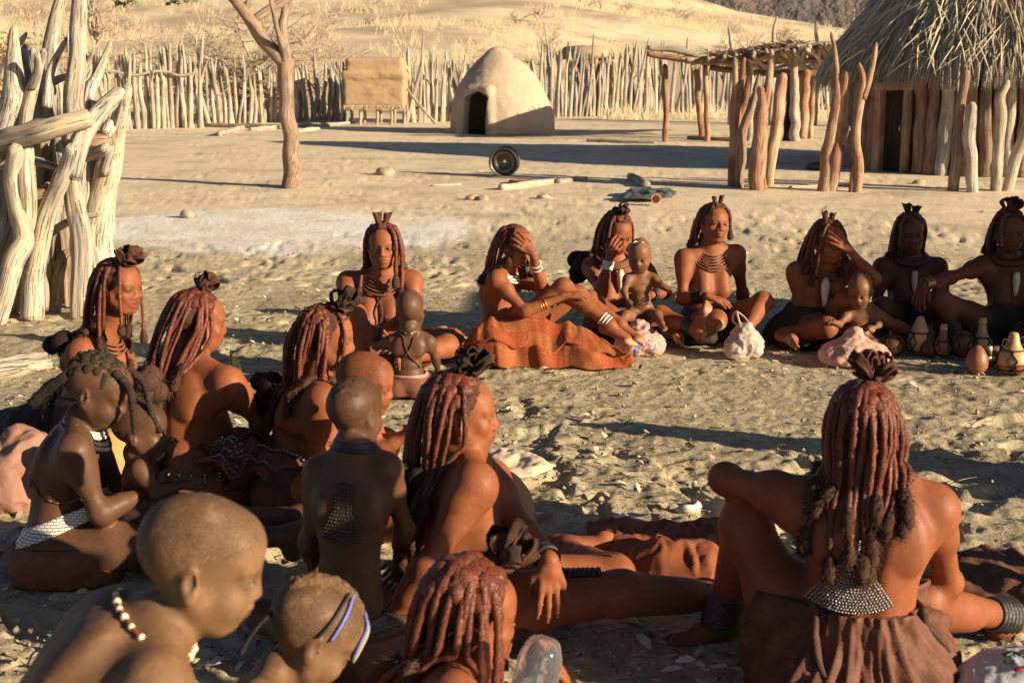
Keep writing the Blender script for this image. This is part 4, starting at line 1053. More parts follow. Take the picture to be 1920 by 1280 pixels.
        if ch:
            C((0, .086, .006), (0, .0945, -.024), .0070, .0100, .014)
            for g in (1, -1): E((.0125 * g, .087, -.027), (.0105, .011, .0085), .008)
            E((0, .074, -.052), (.029, .016, .018), .014); E((0, .088, -.0470), (.019, .0085, .0062), .006); E((0, .085, -.0575), (.017, .009, .0068), .006)
            C((-.018, .090, -.0525), (.018, .090, -.0525), .0020, .0020, .004, -1)
        else:
            C((0, .086, .008), (0, .099, -.029), .0078, .0120, .014)
            for g in (1, -1): E((.0155 * g, .091, -.033), (.0125, .0125, .0095), .008)
            E((0, .078, -.060), (.031, .017, .021), .014)
            E((0, .0925, -.0540), (.023, .0095, .0072), .006); E((0, .0900, -.0680), (.021, .0105, .0085), .006)
            C((-.022, .094, -.0608), (.022, .094, -.0608), .0022, .0022, .004, -1)
    def eyes(s):
        k = s.hd
        for g in (1, -1):
            v, f = blob((0, 0, 0), (.0112, .0062, .0045), 14, 10)
            iris = 1 - np.clip(np.hypot(v[:, 0] / .0066, v[:, 2] / .0066), 0, 2) * .5
            ax = np.array([s.hx, s.hy, s.hz]); c = s.hp(.031 * g * s.fx, .0835, .0005)
            mb = MB(); mb.add(v * k @ ax + c, f, iris=iris); s.add('eye', mb, EYE)
    def hand(s, q, dir=None, palm=None, curl=.5, spread=.16, thumb=.7, flex=0):
        J, F, k = s.J, s.F, s.S; w = J['w' + q]; fa = nrm(w - J['e' + q]); d = nrm(np.asarray(dir, float)) if dir is not None else fa
        sg = 1 if q == 'R' else -1
        n = np.asarray(palm, float) if palm is not None else np.cross(d, s.up) * sg * -1 - UP * .6
        n = nrm(n - d * n.dot(d)); t = nrm(np.cross(d, n)) * sg                  # n: out of the palm; t: towards the thumb
        kc = .92 * k
        setattr(s, 'palm_' + q, (w + d * .05 * kc + n * .02 * kc, d, n, t))
        F.cone(w, w + d * .03 * kc, .022 * kc, .022 * kc, .012 * k)
        for i in range(4):
            o = (.028 - .0185 * i); L = (.074, .078, .073, .064)[i] * kc
            m = w + d * L + t * o * kc * 1.12; F.cone(w + d * .018 * kc + t * o * .6 * kc, m, .0125 * kc, .0105 * kc, .010 * k)
            sd = t * spread * (o / .028) ; p = m; a = curl * (1 + .12 * i); dd = nrm(d + sd)
            for j, (l, r0, r1) in enumerate(((.042, .0098, .0090), (.026, .0090, .0082), (.020, .0082, .0068))):
                ll = l * (.92, 1.05, 1.0, .80)[i] * kc; ang = a * (.55, 1.0, .8)[j]
                dd = nrm(dd * math.cos(ang) + n * math.sin(ang)); n_ = n
                nn = nrm(n - dd * n.dot(dd)); e = p + dd * ll; F.cone(p, e, r0 * kc, r1 * kc, .0035 * k); p = e
        b = w + d * .020 * kc + t * .018 * kc; e1 = b + nrm(t * .75 + d * .62 + n * .35) * .040 * kc
        F.cone(b, e1, .0145 * kc, .0115 * kc, .010 * k); e2 = e1 + nrm(t * .25 * (1 - thumb * .5) + d * .85 + n * .5 * thumb) * .030 * kc; F.cone(e1, e2, .0105 * kc, .0095 * kc, .004 * k)
        e3 = e2 + nrm(d * .9 + n * .7 * thumb) * .022 * kc; F.cone(e2, e3, .0095 * kc, .0075 * kc, .003 * k)
    def foot(s, q, fd=None):
        J, F, k = s.J, s.F, s.S; a = J['a' + q]; ld = nrm(a - J['k' + q])
        toe = J.get('t' + q)
        d = nrm(toe - a) if toe is not None else nrm(np.asarray(fd if fd is not None else s.hf, float))
        sole = nrm(ld - d * ld.dot(d)) if abs(ld.dot(d)) < .95 else -UP
        side = np.cross(d, sole) * (1 if q == 'R' else -1)
        heel = a - d * .032 * k + sole * .040 * k; ball = a + d * .115 * k + sole * .052 * k
        F.ell(a, .034 * k, None, .02 * k); F.ell(heel, V(.030, .030, .030) * k, None, .025 * k)
        F.cone(a + d * .01 * k + sole * .012 * k, ball - sole * .012 * k, .032 * k, .020 * k, .03 * k)
        F.cone(heel, ball, .026 * k, .024 * k, .03 * k)
        F.cone(ball - side * .022 * k, ball + side * .022 * k, .022 * k, .022 * k, .02 * k)
        for i in range(5):
            o = (.030 - .0155 * i) * k; b = ball + side * o + d * (.012 - .004 * i) * k; e = b + d * (.040, .042, .038, .034, .028)[i] * k + sole * .006 * k
            F.cone(b, e, (.0135, .0105, .010, .0095, .009)[i] * k, (.012, .009, .0085, .008, .0075)[i] * k, .005 * k)
        setattr(s, 'sole_' + q, ((heel + ball) / 2, sole, d))
    # ---------------------------------------------------------------- clothing and ornaments
    def neck_rings(s, radii, mat, name='necklace', tr=.006, drop=.02, tilt=.3):
        mb = MB(); J = s.J
        for i, r in enumerate(radii):
            c = lerp(J['neck'], J['head'], .12) + s.fw * (.012 + r * .25 * tilt) * s.S - s.up * (drop + i * .009) * s.S
            n = nrm(s.up + s.fw * tilt * (1 + i * .25)); v, f = ring(c, n, r * s.S, tr * s.S, 30, 6, rx=r * s.S * 1.1, xdir=s.rt)
            # settle on the skin
            d = s.F.sample(v); g = s.F.grad(v); push = np.clip(tr * .4 * s.S - d, 0, .05)[:, None]; v = v + g * push; v = v + V(0, 0, -1) * 0; mb.add(v, f)
        return s.add(name, mb, mat)
    def cuffs(s, q, t0, t1, n, mat, name='bracelet', r=.028, tr=.0045, limb='arm', flare=0):
        J = s.J; a, b = (J['e' + q], J['w' + q]) if limb == 'arm' else (J['k' + q], J['a' + q]) if limb == 'leg' else (J['s' + q], J['e' + q]) if limb == 'upper' else (J['h' + q], J['k' + q])
        mb = MB()
        for i in range(n):
            t = lerp(t0, t1, i / max(n - 1, 1)); v, f = ring(lerp(a, b, t), b - a, (r + flare * i / max(n - 1, 1)) * s.S, tr * s.S, 20, 5); mb.add(v, f)
        return s.add(name, mb, mat)
    def wrap(s, name, mat, z0, z1, flare=.0, gap=.012, n=56, m=12, pleat=.0, seed=0, axis='pel', drop=True, tilt=V(0, 0, 0)):
        """a hide or band round the hips, laid on the body surface"""
        c0 = s.J['pel']; u = nrm(UP * .6 + (s.sp(.3) - c0) * 2 + tilt); x = s.hr; y = nrm(np.cross(u, x)); x = np.cross(y, u)
        v = np.zeros((m, n, 3)); ring_r = np.zeros((m, n))
        for j in range(m):
            c = c0 + u * lerp(z1, z0, j / (m - 1)) * s.S
            for i in range(n):
                a = i * 2 * math.pi / n; v[j, i] = x * math.cos(a) + y * math.sin(a)
            ts = np.linspace(.30, .03, 55) * s.S
            pts = c + v[j][:, None, :] * ts[None, :, None]; d = s.F.sample(pts); hit = d < 0
            k = np.where(hit.any(1), hit.argmax(1), 40); r = ts[k]
            r = np.minimum(r, .215 * s.S); r = (r + np.roll(r, 1) + np.roll(r, -1)) / 3 + gap * s.S
            pl = 1 + pleat * np.sin(np.arange(n) * 2 * math.pi / n * 17 + 2 * np.sin(np.arange(n) * .7 + seed)) * (j / (m - 1)) + pleat * vnoise(np.stack([np.arange(n) * .45 + seed, np.full(n, j * .25), np.zeros(n)], -1), 3)
            ring_r[j] = r * pl + flare * s.S * (j / (m - 1))
        ring_r = np.maximum(ring_r, np.maximum.accumulate(ring_r, 0) * (.93 if drop else 0))
        for j in range(m): v[j] = c0 + u * lerp(z1, z0, j / (m - 1)) * s.S + v[j] * ring_r[j][:, None]
        vv = v.reshape(-1, 3); gzv = gbase(vv[:, 0], vv[:, 1]) + .006; vv[:, 2] = np.maximum(vv[:, 2], gzv)
        f = [[j * n + i, j * n + (i + 1) % n, (j + 1) * n + (i + 1) % n, (j + 1) * n + i] for j in range(m - 1) for i in range(n)]
        mb = MB(); mb.add(vv, f); o = s.add(name, mb, mat); md = o.modifiers.new('thick', 'SOLIDIFY'); md.thickness = .006 * s.S; md.offset = 1
        return v, o
    def strand(s, pts, r=.004, mat=None, name='strap', lift=None, k=5, n=26):
        p = catmull(pts, n); lift = r if lift is None else lift
        for _ in range(3):
            d = s.F.sample(p); p = p + s.F.grad(p) * np.clip(lift - d, -.02, .06)[:, None] * .8
        mb = MB(); mb.add(*tube(p, r, k)); return s.add(name, mb, mat or LEATHER)
    # ---------------------------------------------------------------- ochre locks
    def locks(s, n=46, length=.36, r=.0105, tuft=.05, seed=0, back=.5, face_gap=58, mat=None, fuzz=None, scalp=None, knob=1.0, front=.85, tie=None, gather=None):
        rs = np.random.default_rng(seed); k = s.hd; F = s.F; mat = mat or OCHRE_LOCK; ax = np.array([s.hx, s.hy, s.hz])
        # scalp cap of matted hair
        cap = Field(s.J['head'] - .16 * k, s.J['head'] + .16 * k, .006 * max(k, .8))
        cap.ell(s.hp(0, -.016, .036), V(.077, .097, .083) * k, ax, .01); cap.ell(s.hp(0, -.04, .012), V(.072, .072, .075) * k, ax, .02)
        cap.ell(s.hp(0, .100, -.010), V(.090, .100, .100) * k, ax, .012, -1); cap.box(s.hp(0, .0, -.13), V(.2, .2, .085) * k, ax, .01, .01, -1)
        def spread(N, e0, e1, pw):
            i = np.arange(N); a = (i * 2.39996) % (2 * math.pi); e = e0 + (e1 - e0) * ((i + .5) / N) ** pw; out = []
            for a_, e_ in zip(a, e):
                a_ += rs.normal(0, .10); e_ += rs.normal(0, .05); fa = abs((a_ - math.pi / 2 + math.pi) % (2 * math.pi) - math.pi)
                if fa < R(face_gap) and e_ < R(50): continue
                if fa < R(34) and e_ < R(74): continue
                out.append((a_, e_, fa))
            return out
        sel = spread(int(n * 1.45), R(4), R(58), 1.0); rs.shuffle(sel); sel = sel[:n]
        dirv = lambda L: np.array([V(math.cos(a) * math.cos(e), math.sin(a) * math.cos(e), math.sin(e)) for a, e, _ in L])
        on = lambda d: s.hp(*(V(.079, .100, .086) * d + V(0, -.016, .036)))
        d0 = dirv(sel); n = len(sel); root = np.array([on(d) for d in d0]); dw = d0 @ ax
        mbk = MB(); kn = spread(62, R(12), R(84), .9); dk = dirv(kn)
        for q, d in enumerate(np.vstack([d0, dk])):
            w = d @ ax; own = q < n; kr = (.0150 if own else .0185) * k * knob * rs.uniform(.75, 1.2); t1 = nrm(np.cross(w, UP + V(.01, 0, 0))); t2 = np.cross(w, t1)
            kv, kf = blob(on(d) - w * .004 * k, V(kr * rs.uniform(.85, 1.1), kr * rs.uniform(1., 1.3), kr * (.75 if own else .62)), 10, 7, np.array([t1, t2, w]), .35, q); mbk.add(kv, kf, tint=np.full(len(kv), rs.random()))
        # hanging: march every lock at once, pushed off the body
        step = .012; p = root.copy(); dirs = np.array([nrm(-s.hz * .7 + x * .55) for x in dw]); P = [p.copy()]
        fa = np.array([q[2] for q in sel]); Ln = length * rs.uniform(.70, 1.12, n) * np.where(fa < R(90), front, 1.0)
        hind = -s.hy; hind = nrm(V(hind[0], hind[1], 0)) if np.hypot(hind[0], hind[1]) > .1 else np.zeros(3)
        ns = int(Ln.max() / step); drift = rs.normal(0, 1, (n, 3)) * V(1, 1, .2); ncl = 9; aa = np.array([q[0] for q in sel]) % (2 * math.pi); cl = (aa / (2 * math.pi) * ncl + rs.normal(0, .3, n)).astype(int) % ncl
        for it in range(ns):
            bk = back * (1 - it / ns) * np.clip((fa - R(70)) / R(60), 0, 1)[:, None] * hind
            g = np.array([0, 0, -1.0]) + bk
            dirs = dirs * .74 + g * .28 + rs.normal(0, .03, (n, 3)) + drift * .012; dirs /= np.linalg.norm(dirs, axis=1)[:, None]
            p = p + dirs * step
            gr = F.grad(p); need = np.clip(r * 1.15 + .001 - F.sample(p), 0, .03)[:, None]; p = p + gr * need
            hd_ = (p - s.hp(0, -.016, .036)) @ ax.T / (V(.080, .101, .088) * k); rr = np.linalg.norm(hd_, axis=1); inn = (rr < 1) & (it < 16)
            p[inn] += ((hd_[inn] / rr[inn][:, None] - hd_[inn]) * (V(.080, .101, .088) * k)) @ ax
            p[:, 2] = np.maximum(p[:, 2], gbase(p[:, 0], p[:, 1]) + .01)
            if it > 6:
                for c_ in range(ncl):
                    m_ = cl == c_
                    if m_.sum() > 1: p[m_] += (p[m_].mean(0) - p[m_]) * .028 * V(1, 1, 0)
            if gather is not None and it > 7: p += (np.asarray(gather[0]) - p) * gather[1] * V(1, 1, 0)
            P.append(p.copy())
        P = np.array(P); mb = MB(); tf = MB()
        for q in range(n):
            m = max(4, min(int(Ln[q] / step), len(P) - 1)); path = P[:m, q].copy()
            path[1:-1] = (path[:-2] + 2 * path[1:-1] + path[2:]) / 4; path[1:-1] = (path[:-2] + 2 * path[1:-1] + path[2:]) / 4
            t = np.arange(m); rad = r * k ** .5 * rs.uniform(.68, 1.05) * (1 + .08 * np.sin(t * 2.6 * rs.uniform(.6, 1.3) + q) + .07 * rs.normal(0, 1, m)); rad[:3] *= np.array([1.5, 1.3, 1.1])
            tvv, tff0 = tube(path, rad, 8); tvv = tvv + (fbm(tvv * 75, 2, q) * r * .30)[:, None] * (tvv - np.repeat(path, 8, 0)) / np.repeat(rad, 8)[:, None]; mb.add(tvv, tff0, tint=np.full(len(tvv), rs.random()))
            tl = tuft * rs.uniform(.7, 1.3); e = path[-1]; dd = nrm(path[-1] - path[-4]); dd = nrm(dd * .6 + V(0, 0, -1) * .6)
            mt = 7; tp = np.array([e - dd * .012 + dd * tl * j / (mt - 1) for j in range(mt)]); gr = F.grad(tp); tp += gr * np.clip(.016 - F.sample(tp), 0, .05)[:, None]
            tp[:, 2] = np.maximum(tp[:, 2], gbase(tp[:, 0], tp[:, 1]) + .01)
            trd = r * np.array([.95, 1.35, 1.55, 1.75, 1.8, 1.7, .9]) * rs.uniform(.85, 1.15)
            tv, tff = tube(tp, trd, 9); tv = tv + (fbm(tv * 90, 2, q) * r * .5)[:, None] * (tv - np.repeat(tp, 9, 0)) / (np.repeat(trd, 9)[:, None]); tf.add(tv, tff); s.fur(tf, tp, trd * .9, 110, .020, rs)
        h = s.add('hair', mb, mat); s.add('hair_roots', mbk, mat, h)
        v, f = cap.mesh(); v = v + (fbm(v * 55, 3, seed) * .010 * k + .001)[:, None] * np.array([nrm(q) for q in v - s.J['head']])
        me = new_mesh('scalp_hair', v - s.origin, f); link('scalp_hair', me, scalp or FUZZ, h)
        s.add('hair_tuft', tf, fuzz or FUZZ, h)
        s.hair = h; s.lockP = P
        return h
    def fur(s, mb, path, rad, n, ln, rs):        # short fuzz standing off a tuft
        m = len(path); i = rs.integers(0, m, n); a = rs.random(n) * 6.283; T, N, B = frames(path)
        o = np.cos(a)[:, None] * N[i] + np.sin(a)[:, None] * B[i]; b = path[i] + o * rad[i][:, None] + T[i] * rs.normal(0, .004, n)[:, None]
        d = o + T[i] * .8 + rs.normal(0, .35, (n, 3)); d /= np.linalg.norm(d, axis=1)[:, None]; sd = np.cross(d, T[i]) * .0016
        tip = b + d * ln * (.5 + rs.random(n))[:, None]; v = np.stack([b - sd, b + sd, tip], 1).reshape(-1, 3); mb.add(v, np.arange(len(v)).reshape(-1, 3))
    def puff(s, c, r, mat, seed=0, lobes=7, name='hair_puff', down=.6):
        rs = np.random.default_rng(seed); mb = MB()
        for q in range(lobes):
            o = rs.normal(0, 1, 3); o = nrm(o) * r * .55; o[2] -= abs(o[2]) * down; rr = r * rs.uniform(.35, .6); p = c + o
            path = np.array([p + V(0, 0, rr), p, p - V(0, 0, rr * .9)]) ; path = catmull(path, 6); rad = rr * np.array([.45, .85, 1, 1, .85, .4]) ; d = fbm(path * 40, 2, q)
            mb.add(*tube(path, rad * (1 + .3 * d), 9)); s.fur(mb, path, rad * .9, 130, .022, rs)
        return s.add(name, mb, mat, getattr(s, 'hair', s.o))
    # ---------------------------------------------------------------- the goatskin head ornament
    def crest(s, style='ruffle', size=.085, mat=None, seed=0, tiltb=.0, pos=(0, -.01, .118)):
        rs = np.random.default_rng(seed); k = s.hd; mb = MB(); c = s.hp(*pos); mat = mat or LEATHER_B
        Uz = nrm(s.hz * .8 + UP * .5 - s.hy * tiltb); X = nrm(np.cross(s.hy, Uz)); Yv = nrm(np.cross(Uz, X))
        def sheet(fn, nu, nv, close=True):
            v = np.array([fn(i / nu if close else i / (nu - 1), j / (nv - 1)) for j in range(nv) for i in range(nu)])
            f = [[j * nu + i, j * nu + (i + 1) % nu, (j + 1) * nu + (i + 1) % nu, (j + 1) * nu + i] for j in range(nv - 1) for i in range(nu if close else nu - 1)]; mb.add(v, f)
        if style == 'ruffle':                      # soft hide loops gathered like a bow, over a ragged frill
            nl = 7
            for q in range(nl):
                a = q * 6.2832 / nl * (1 if q < 5 else 1.7) + rs.normal(0, .25); lean = (.75 if q < 5 else .15) + rs.normal(0, .12); rad = X * math.cos(a) + Yv * math.sin(a); d = nrm(rad * math.sin(lean) + Uz * math.cos(lean)); t = nrm(np.cross(d, rad) if abs(d.dot(rad)) < .98 else X)
                ta = rs.uniform(-.9, .9); n_ = nrm(np.cross(d, t)); t, n_ = t * math.cos(ta) + n_ * math.sin(ta), n_ * math.cos(ta) - t * math.sin(ta); hh = size * rs.uniform(.75, 1.15); ww = size * rs.uniform(.20, .34); wd = size * rs.uniform(.30, .46); sd = seed * 3 + q
                def fn(u, w, d=d, t=t, n_=n_, hh=hh, ww=ww, wd=wd, sd=sd, rad=rad):
                    f_ = u * 6.2832; nz = float(fbm(V(math.cos(f_) * 1.4 + sd, math.sin(f_) * 1.4, w * 1.2), 3, sd)); e = (w - .5) * 2
                    fl = 1 + .35 * e * e + .5 * nz
                    return c + k * (rad * size * .10 + d * (hh * .5 * (1 - math.cos(f_)) * (1 + .25 * nz)) + t * (ww * math.sin(f_) * fl * (.55 + .45 * math.sin(f_ / 2))) + n_ * (wd * e * .5 * (.45 + .55 * math.sin(f_ / 2) ** 2) * (1 + .4 * nz)) + Uz * size * .10 * nz)
                sheet(fn, 30, 6)
            def fr(u, w):
                a = u * 6.2832; nz = float(fbm(V(math.cos(a) * 2.2 + seed, math.sin(a) * 2.2, w), 3, seed)); return c + k * (X * math.cos(a) + Yv * math.sin(a) * .9) * size * (.22 + .34 * w * (1 + 1.3 * nz)) + k * Uz * size * (.10 + .30 * w * (1 + nz) - .34 * w * w)
            sheet(fr, 48, 6)
        elif style == 'ears':                      # two short upright rolls on a collar
            for g in (1, -1):
                def fn(u, w, g=g):
                    a = u * 6.2832; nz = float(fbm(V(math.cos(a) * 1.5 + g * 3 + seed, math.sin(a) * 1.5, w * 1.2), 3, seed)); rr = size * (.20 + .08 * w * w) * (1 + .35 * w * math.sin(a * 2 + seed) + .7 * w * nz)
                    return c + k * (X * (g * size * (.26 + .16 * w) + math.cos(a) * rr) + Yv * math.sin(a) * rr + Uz * size * (-.15 + (.85 + .12 * math.sin(seed * 3 + g)) * w + .22 * w * nz))
                sheet(fn, 24, 10)
            def col(u, w):
                a = u * 6.2832; rr = size * (.62 - .12 * w + .04 * math.sin(a * 7)); return c + k * (X * math.cos(a) * rr + Yv * math.sin(a) * rr * .8 + Uz * size * (-.45 + .45 * w))
            sheet(col, 30, 4)
        o = s.add('headdress', mb, mat); md = o.modifiers.new('thick', 'SOLIDIFY'); md.thickness = .005 * k; md.offset = 0
        # gathered band at its foot
        b = MB(); b.add(*ring(c - Uz * .006, Uz, size * .30 * k, size * .10 * k, 22, 7)); s.add('headdress_band', b, mat, o)
        return o
    def fan(s, rows, t0, t1, neck, h0, h1, mat, back_mat, pitch, rad, off=0.0, sag=.35, stem2=0):
        cen = []
        for r in range(rows):
            q = s.sp(lerp(t0, t1, r / (rows - 1))) + s.rt * off - s.fw * .17; qs = q + s.fw * np.linspace(0, .17, 110)[:, None]; cen.append(qs[np.argmax(s.F.sample(qs) < rad * 2.4)])
        cen = np.array(cen)
        for _ in range(8): cen[1:-1] = (cen[:-2] + 2 * cen[1:-1] + cen[2:]) / 4
        gb, lf, lv = MB(), MB(), []; R_ = random.Random(rows)
        for r in range(rows):
            t = r / (rows - 1); half = h0 if t < neck else lerp(h0 * 1.3, h1, ((t - neck) / (1 - neck)) ** .85); nb = max(2, int(half * 2 / pitch)); pt = lambda u, e=0: cen[r] + s.rt * u * half + s.fw * (u * half) ** 2 * 2.2 - UP * (sag * h1 * (1 - u * u) * max(0, t - neck) + e)
            for i in range(nb):
                u = lerp(-1, 1, i / max(nb - 1, 1))
                if stem2 and t < neck and abs(u) < stem2: continue
                gb.add(*blob(pt(u) - s.fw * rad + V(R_.gauss(0, .0004), 0, R_.gauss(0, .0004)), np.array([1, 1, .85]) * rad * R_.uniform(.85, 1.1), 6, 4))
            lv += [pt(u * 1.05, .004 * t) for u in np.linspace(-1, 1, 21)]
        lf.add(lv, [[r * 21 + i, r * 21 + i + 1, r * 21 + i + 22, r * 21 + i + 21] for r in range(rows - 1) for i in range(20)]); b = s.add('fan_backing', lf, back_mat); b.modifiers.new('thick', 'SOLIDIFY').thickness = .003
        return s.add('bead_fan', gb, mat, b)
    def headband(s, mat, z=.075, tilt=.35, r=.004):
        pts = []
        for a in np.linspace(0, 2 * math.pi, 30):
            pts.append(s.hp(.076 * math.cos(a), -.014 + .100 * math.sin(a), z + tilt * .08 * math.sin(a)))
        return s.strand(pts, r * s.hd, mat, 'headband', .004, 5, 48)
# ------------------------------------------------------------------ posing: photo pixel + depth offset gives each joint
BONES = [('sR', 'eR', .27), ('sL', 'eL', .27), ('eR', 'wR', .235), ('eL', 'wL', .235), ('hR', 'kR', .40), ('hL', 'kL', .40), ('kR', 'aR', .37), ('kL', 'aL', .37), ('pel', 'neck', .47), ('neck', 'head', .145), ('sL', 'sR', .33)]
LOG = []
PINKB = m_simple('pink_beads', (.50, .24, .19), .5, .5, 90)
BEAD_K = m_simple('tarnished_bead_coil', (.085, .078, .074), .38, .75, 160, .5, .003, .5, Metallic=.55)
def pose(Y0, S, pel, face, **j):
    if Y0 > 3.5: Y0 = Y0 * (.955 if pel[0] < 1100 else .98)
    p = at(pel[0], 700, Y0); pz = pel[1]; x = (pel[0] - 960) / CF
    g = gz(p[0], Y0); zz = g + pz                        # x at that height
    d = Y0 * math.cos(CP) + (CH - zz) * math.sin(CP); P = V(x * d, Y0, zz)
    y = R(face); hf = V(math.sin(y), -math.cos(y), 0); hr = V(-math.cos(y), -math.sin(y), 0)
    J = {'pel': P, 'hips_right': hr}
    for k, v in j.items():
        if v[0] == 'b': J[k] = V(P[0], P[1], g) + hr * v[1] * S + hf * v[2] * S + UP * v[3] * S
        elif v[0] == 'g': J[k] = G(v[1], v[2], v[3]) + 0
        else: J[k] = at(v[0], v[1], Y0 + (v[2] if len(v) > 2 else 0))
        if k[0] in 'katew' and k != 'head': J[k][2] = max(J[k][2], gz(J[k][0], J[k][1]) + (.05 if k[0] in 'ka' else .03) * S)
    for a in ('R', 'L'): J.setdefault('h' + a, P + hr * .088 * S * (1 if a == 'R' else -1) - UP * .02 * S)
    out = []
    for a, b, L in BONES:
        if a in J and b in J:
            q = np.linalg.norm(J[a] - J[b]) / (L * S)
            if not .8 < q < 1.2: out.append('%s-%s %.2f' % (a, b, q))
    LOG.append((round(float(P[0]), 2), Y0, out))
    return J
def limit(J, S):                                         # keep every bone near its true length
    for a, b, L in BONES:
        if a in J and b in J and b not in ('neck', 'head', 'sR'):
            v = J[b] - J[a]; n = np.linalg.norm(v); t = np.clip(n, .78 * L * S, 1.13 * L * S)
            if b in ('aR', 'aL') or b in ('wR', 'wL') or n < t or n > t:
                J[b] = J[a] + v / n * t
    return J
CROSS = dict(kR=('b', .30, .26, .13), aR=('b', -.04, .36, .06), kL=('b', -.30, .24, .13), aL=('b', .06, .28, .06))
EXT = dict(kR=('b', .10, .40, .10), aR=('b', .10, .77, .07), kL=('b', -.10, .40, .10), aL=('b', -.10, .77, .07))
KUP = dict(kR=('b', .14, .28, .36), aR=('b', .10, .44, .07), kL=('b', -.14, .28, .36), aL=('b', -.10, .44, .07))
PEOPLE = {}
def person(key, label, J, **kw):
    t = time.time(); p = Person(label, J, **kw); PEOPLE[key] = p; return p

# ---- far side of the ring, from the left
def p13():
    J = pose(6.9, 1.0, (706, .10), 5, neck=(716, 522, -.02), head=(718, 462, -.06), sR=(652, 528, .0), sL=(772, 526, .0), eR=(646, 585, -.17), wR=(690, 614, -.34), eL=(778, 592, -.12), wL=(752, 628, -.30),
             kR=(664, 590, -.30), aR=(684, 672, -.40), kL=(838, 648, -.16), aL=(770, 672, -.42))
    p = person(13, 'woman facing us with two leather ears on her head, right behind the bald toddler', J, head=(3, 2, 0), mat='ochre', hands={'R': dict(dir=(.55, -.4, -.6), curl=.3), 'L': dict(dir=(-.6, -.5, -.4))}, bust=.95)
    p.locks(26, .36, .0110, .055, 13, face_gap=84, front=1.05, back=.4); p.crest('ears', 0.064, HIDE_B, 13, pos=(0, .018, .125))
    p.neck_rings([.062, .070, .079, .089], LEATHER, tr=.0055); p.cuffs('R', .62, .86, 6, SHELL, r=.030, tr=.0055)
    p.wrap('skirt', LEATHER_B, -.08, .10, .03, pleat=.05); a8 = p.fw
    c = p.sp(.8); p.strand([c + p.rt * .07 + a8 * .10 + UP * .1, c + a8 * .11 - UP * .02, p.sp(.4) + a8 * .10 - p.rt * .06], .005, LEATHER_B, 'chest_strap'); p.strand([c - p.rt * .07 + a8 * .10 + UP * .1, c + a8 * .11 - UP * .02, p.sp(.4) + a8 * .10 + p.rt * .06], .005, LEATHER_B, 'chest_strap')
def p14():
    J = pose(6.35, .55, (763, .065), 178, neck=(768, 622, 0), head=(769, 584, 0), sR=(803, 640, 0), sL=(736, 640, 0), eL=(705, 648, .06), wL=(716, 612, .14), eR=(816, 668, .04), wR=(822, 698, .10), kL=(702, 690, .06), aL=(722, 676, .20), kR=('b', .20, .30, .10), aR=('b', .14, .62, .07))
    p = person(14, 'bald toddler seen from behind in a beaded loincloth and crossed back cords', J, S=.55, head=(172, 5, 0), headS=.87, mat='dark', child=True, belly=1.15, thick=1.12, slump=.02)
    p.neck_rings([.060, .066], BEAD_W, tr=.006, drop=-.01, tilt=.1); p.wrap('loincloth', LEATHER, -.09, .10, .0, .014); p.wrap('bead_belt', PINKB, .078, .102, 0, .022, m=3)
    for g in (1, -1): p.strand([p.J['neck'] + p.rt * .035 * g - p.fw * .03, p.sp(.65) - p.fw * .06, p.sp(.35) - p.rt * .07 * g - p.fw * .03], .0035, LEATHER_B, 'back_cord')
def p15():
    J = pose(7.3, .93, (932, .10), 70, neck=(946, 510, 0), head=(966, 462, -.05), sR=(931, 524, -.13), sL=(974, 516, .10), eR=(984, 584, -.20), wR=(1056, 556, -.17), eL=(1019, 547, .0), wL=(998, 474, -.17),
             kR=(1056, 540, -.06), aR=(1142, 606, -.16), kL=(1082, 552, .10), aL=(1162, 606, .0), tR=(1185, 626, -.2), tL=(1200, 622, -.05))
    p = person(15, 'slim girl shading her brow, knees up behind the orange checked cloth', J, S=.93, head=(38, 4, 4), mat='ochre', child=True, hands={'L': dict(dir=(-.72, -.08, .68), palm=(-.35, .9, -.2), curl=.22), 'R': dict(dir=(.9, .1, .1), palm=(0, .2, -1), curl=.25)})
    p.locks(28, .34, .0098, .05, 15, face_gap=70, back=.9); p.neck_rings([.058, .066, .074], BEAD_W, tr=.007)
    p.wrap('bead_belt', BEAD_W, .05, .115, 0, .010, m=4); p.wrap('skirt', LEATHER_B, -.08, .045, .02, pleat=.04)
    p.cuffs('L', .60, .70, 2, BEAD_W, r=.029); p.cuffs('R', .40, .52, 3, COPPER, r=.034); p.cuffs('R', .86, .98, 3, BEAD_W, 'anklet', .037, .006, 'leg'); p.headband(BEAD_R)
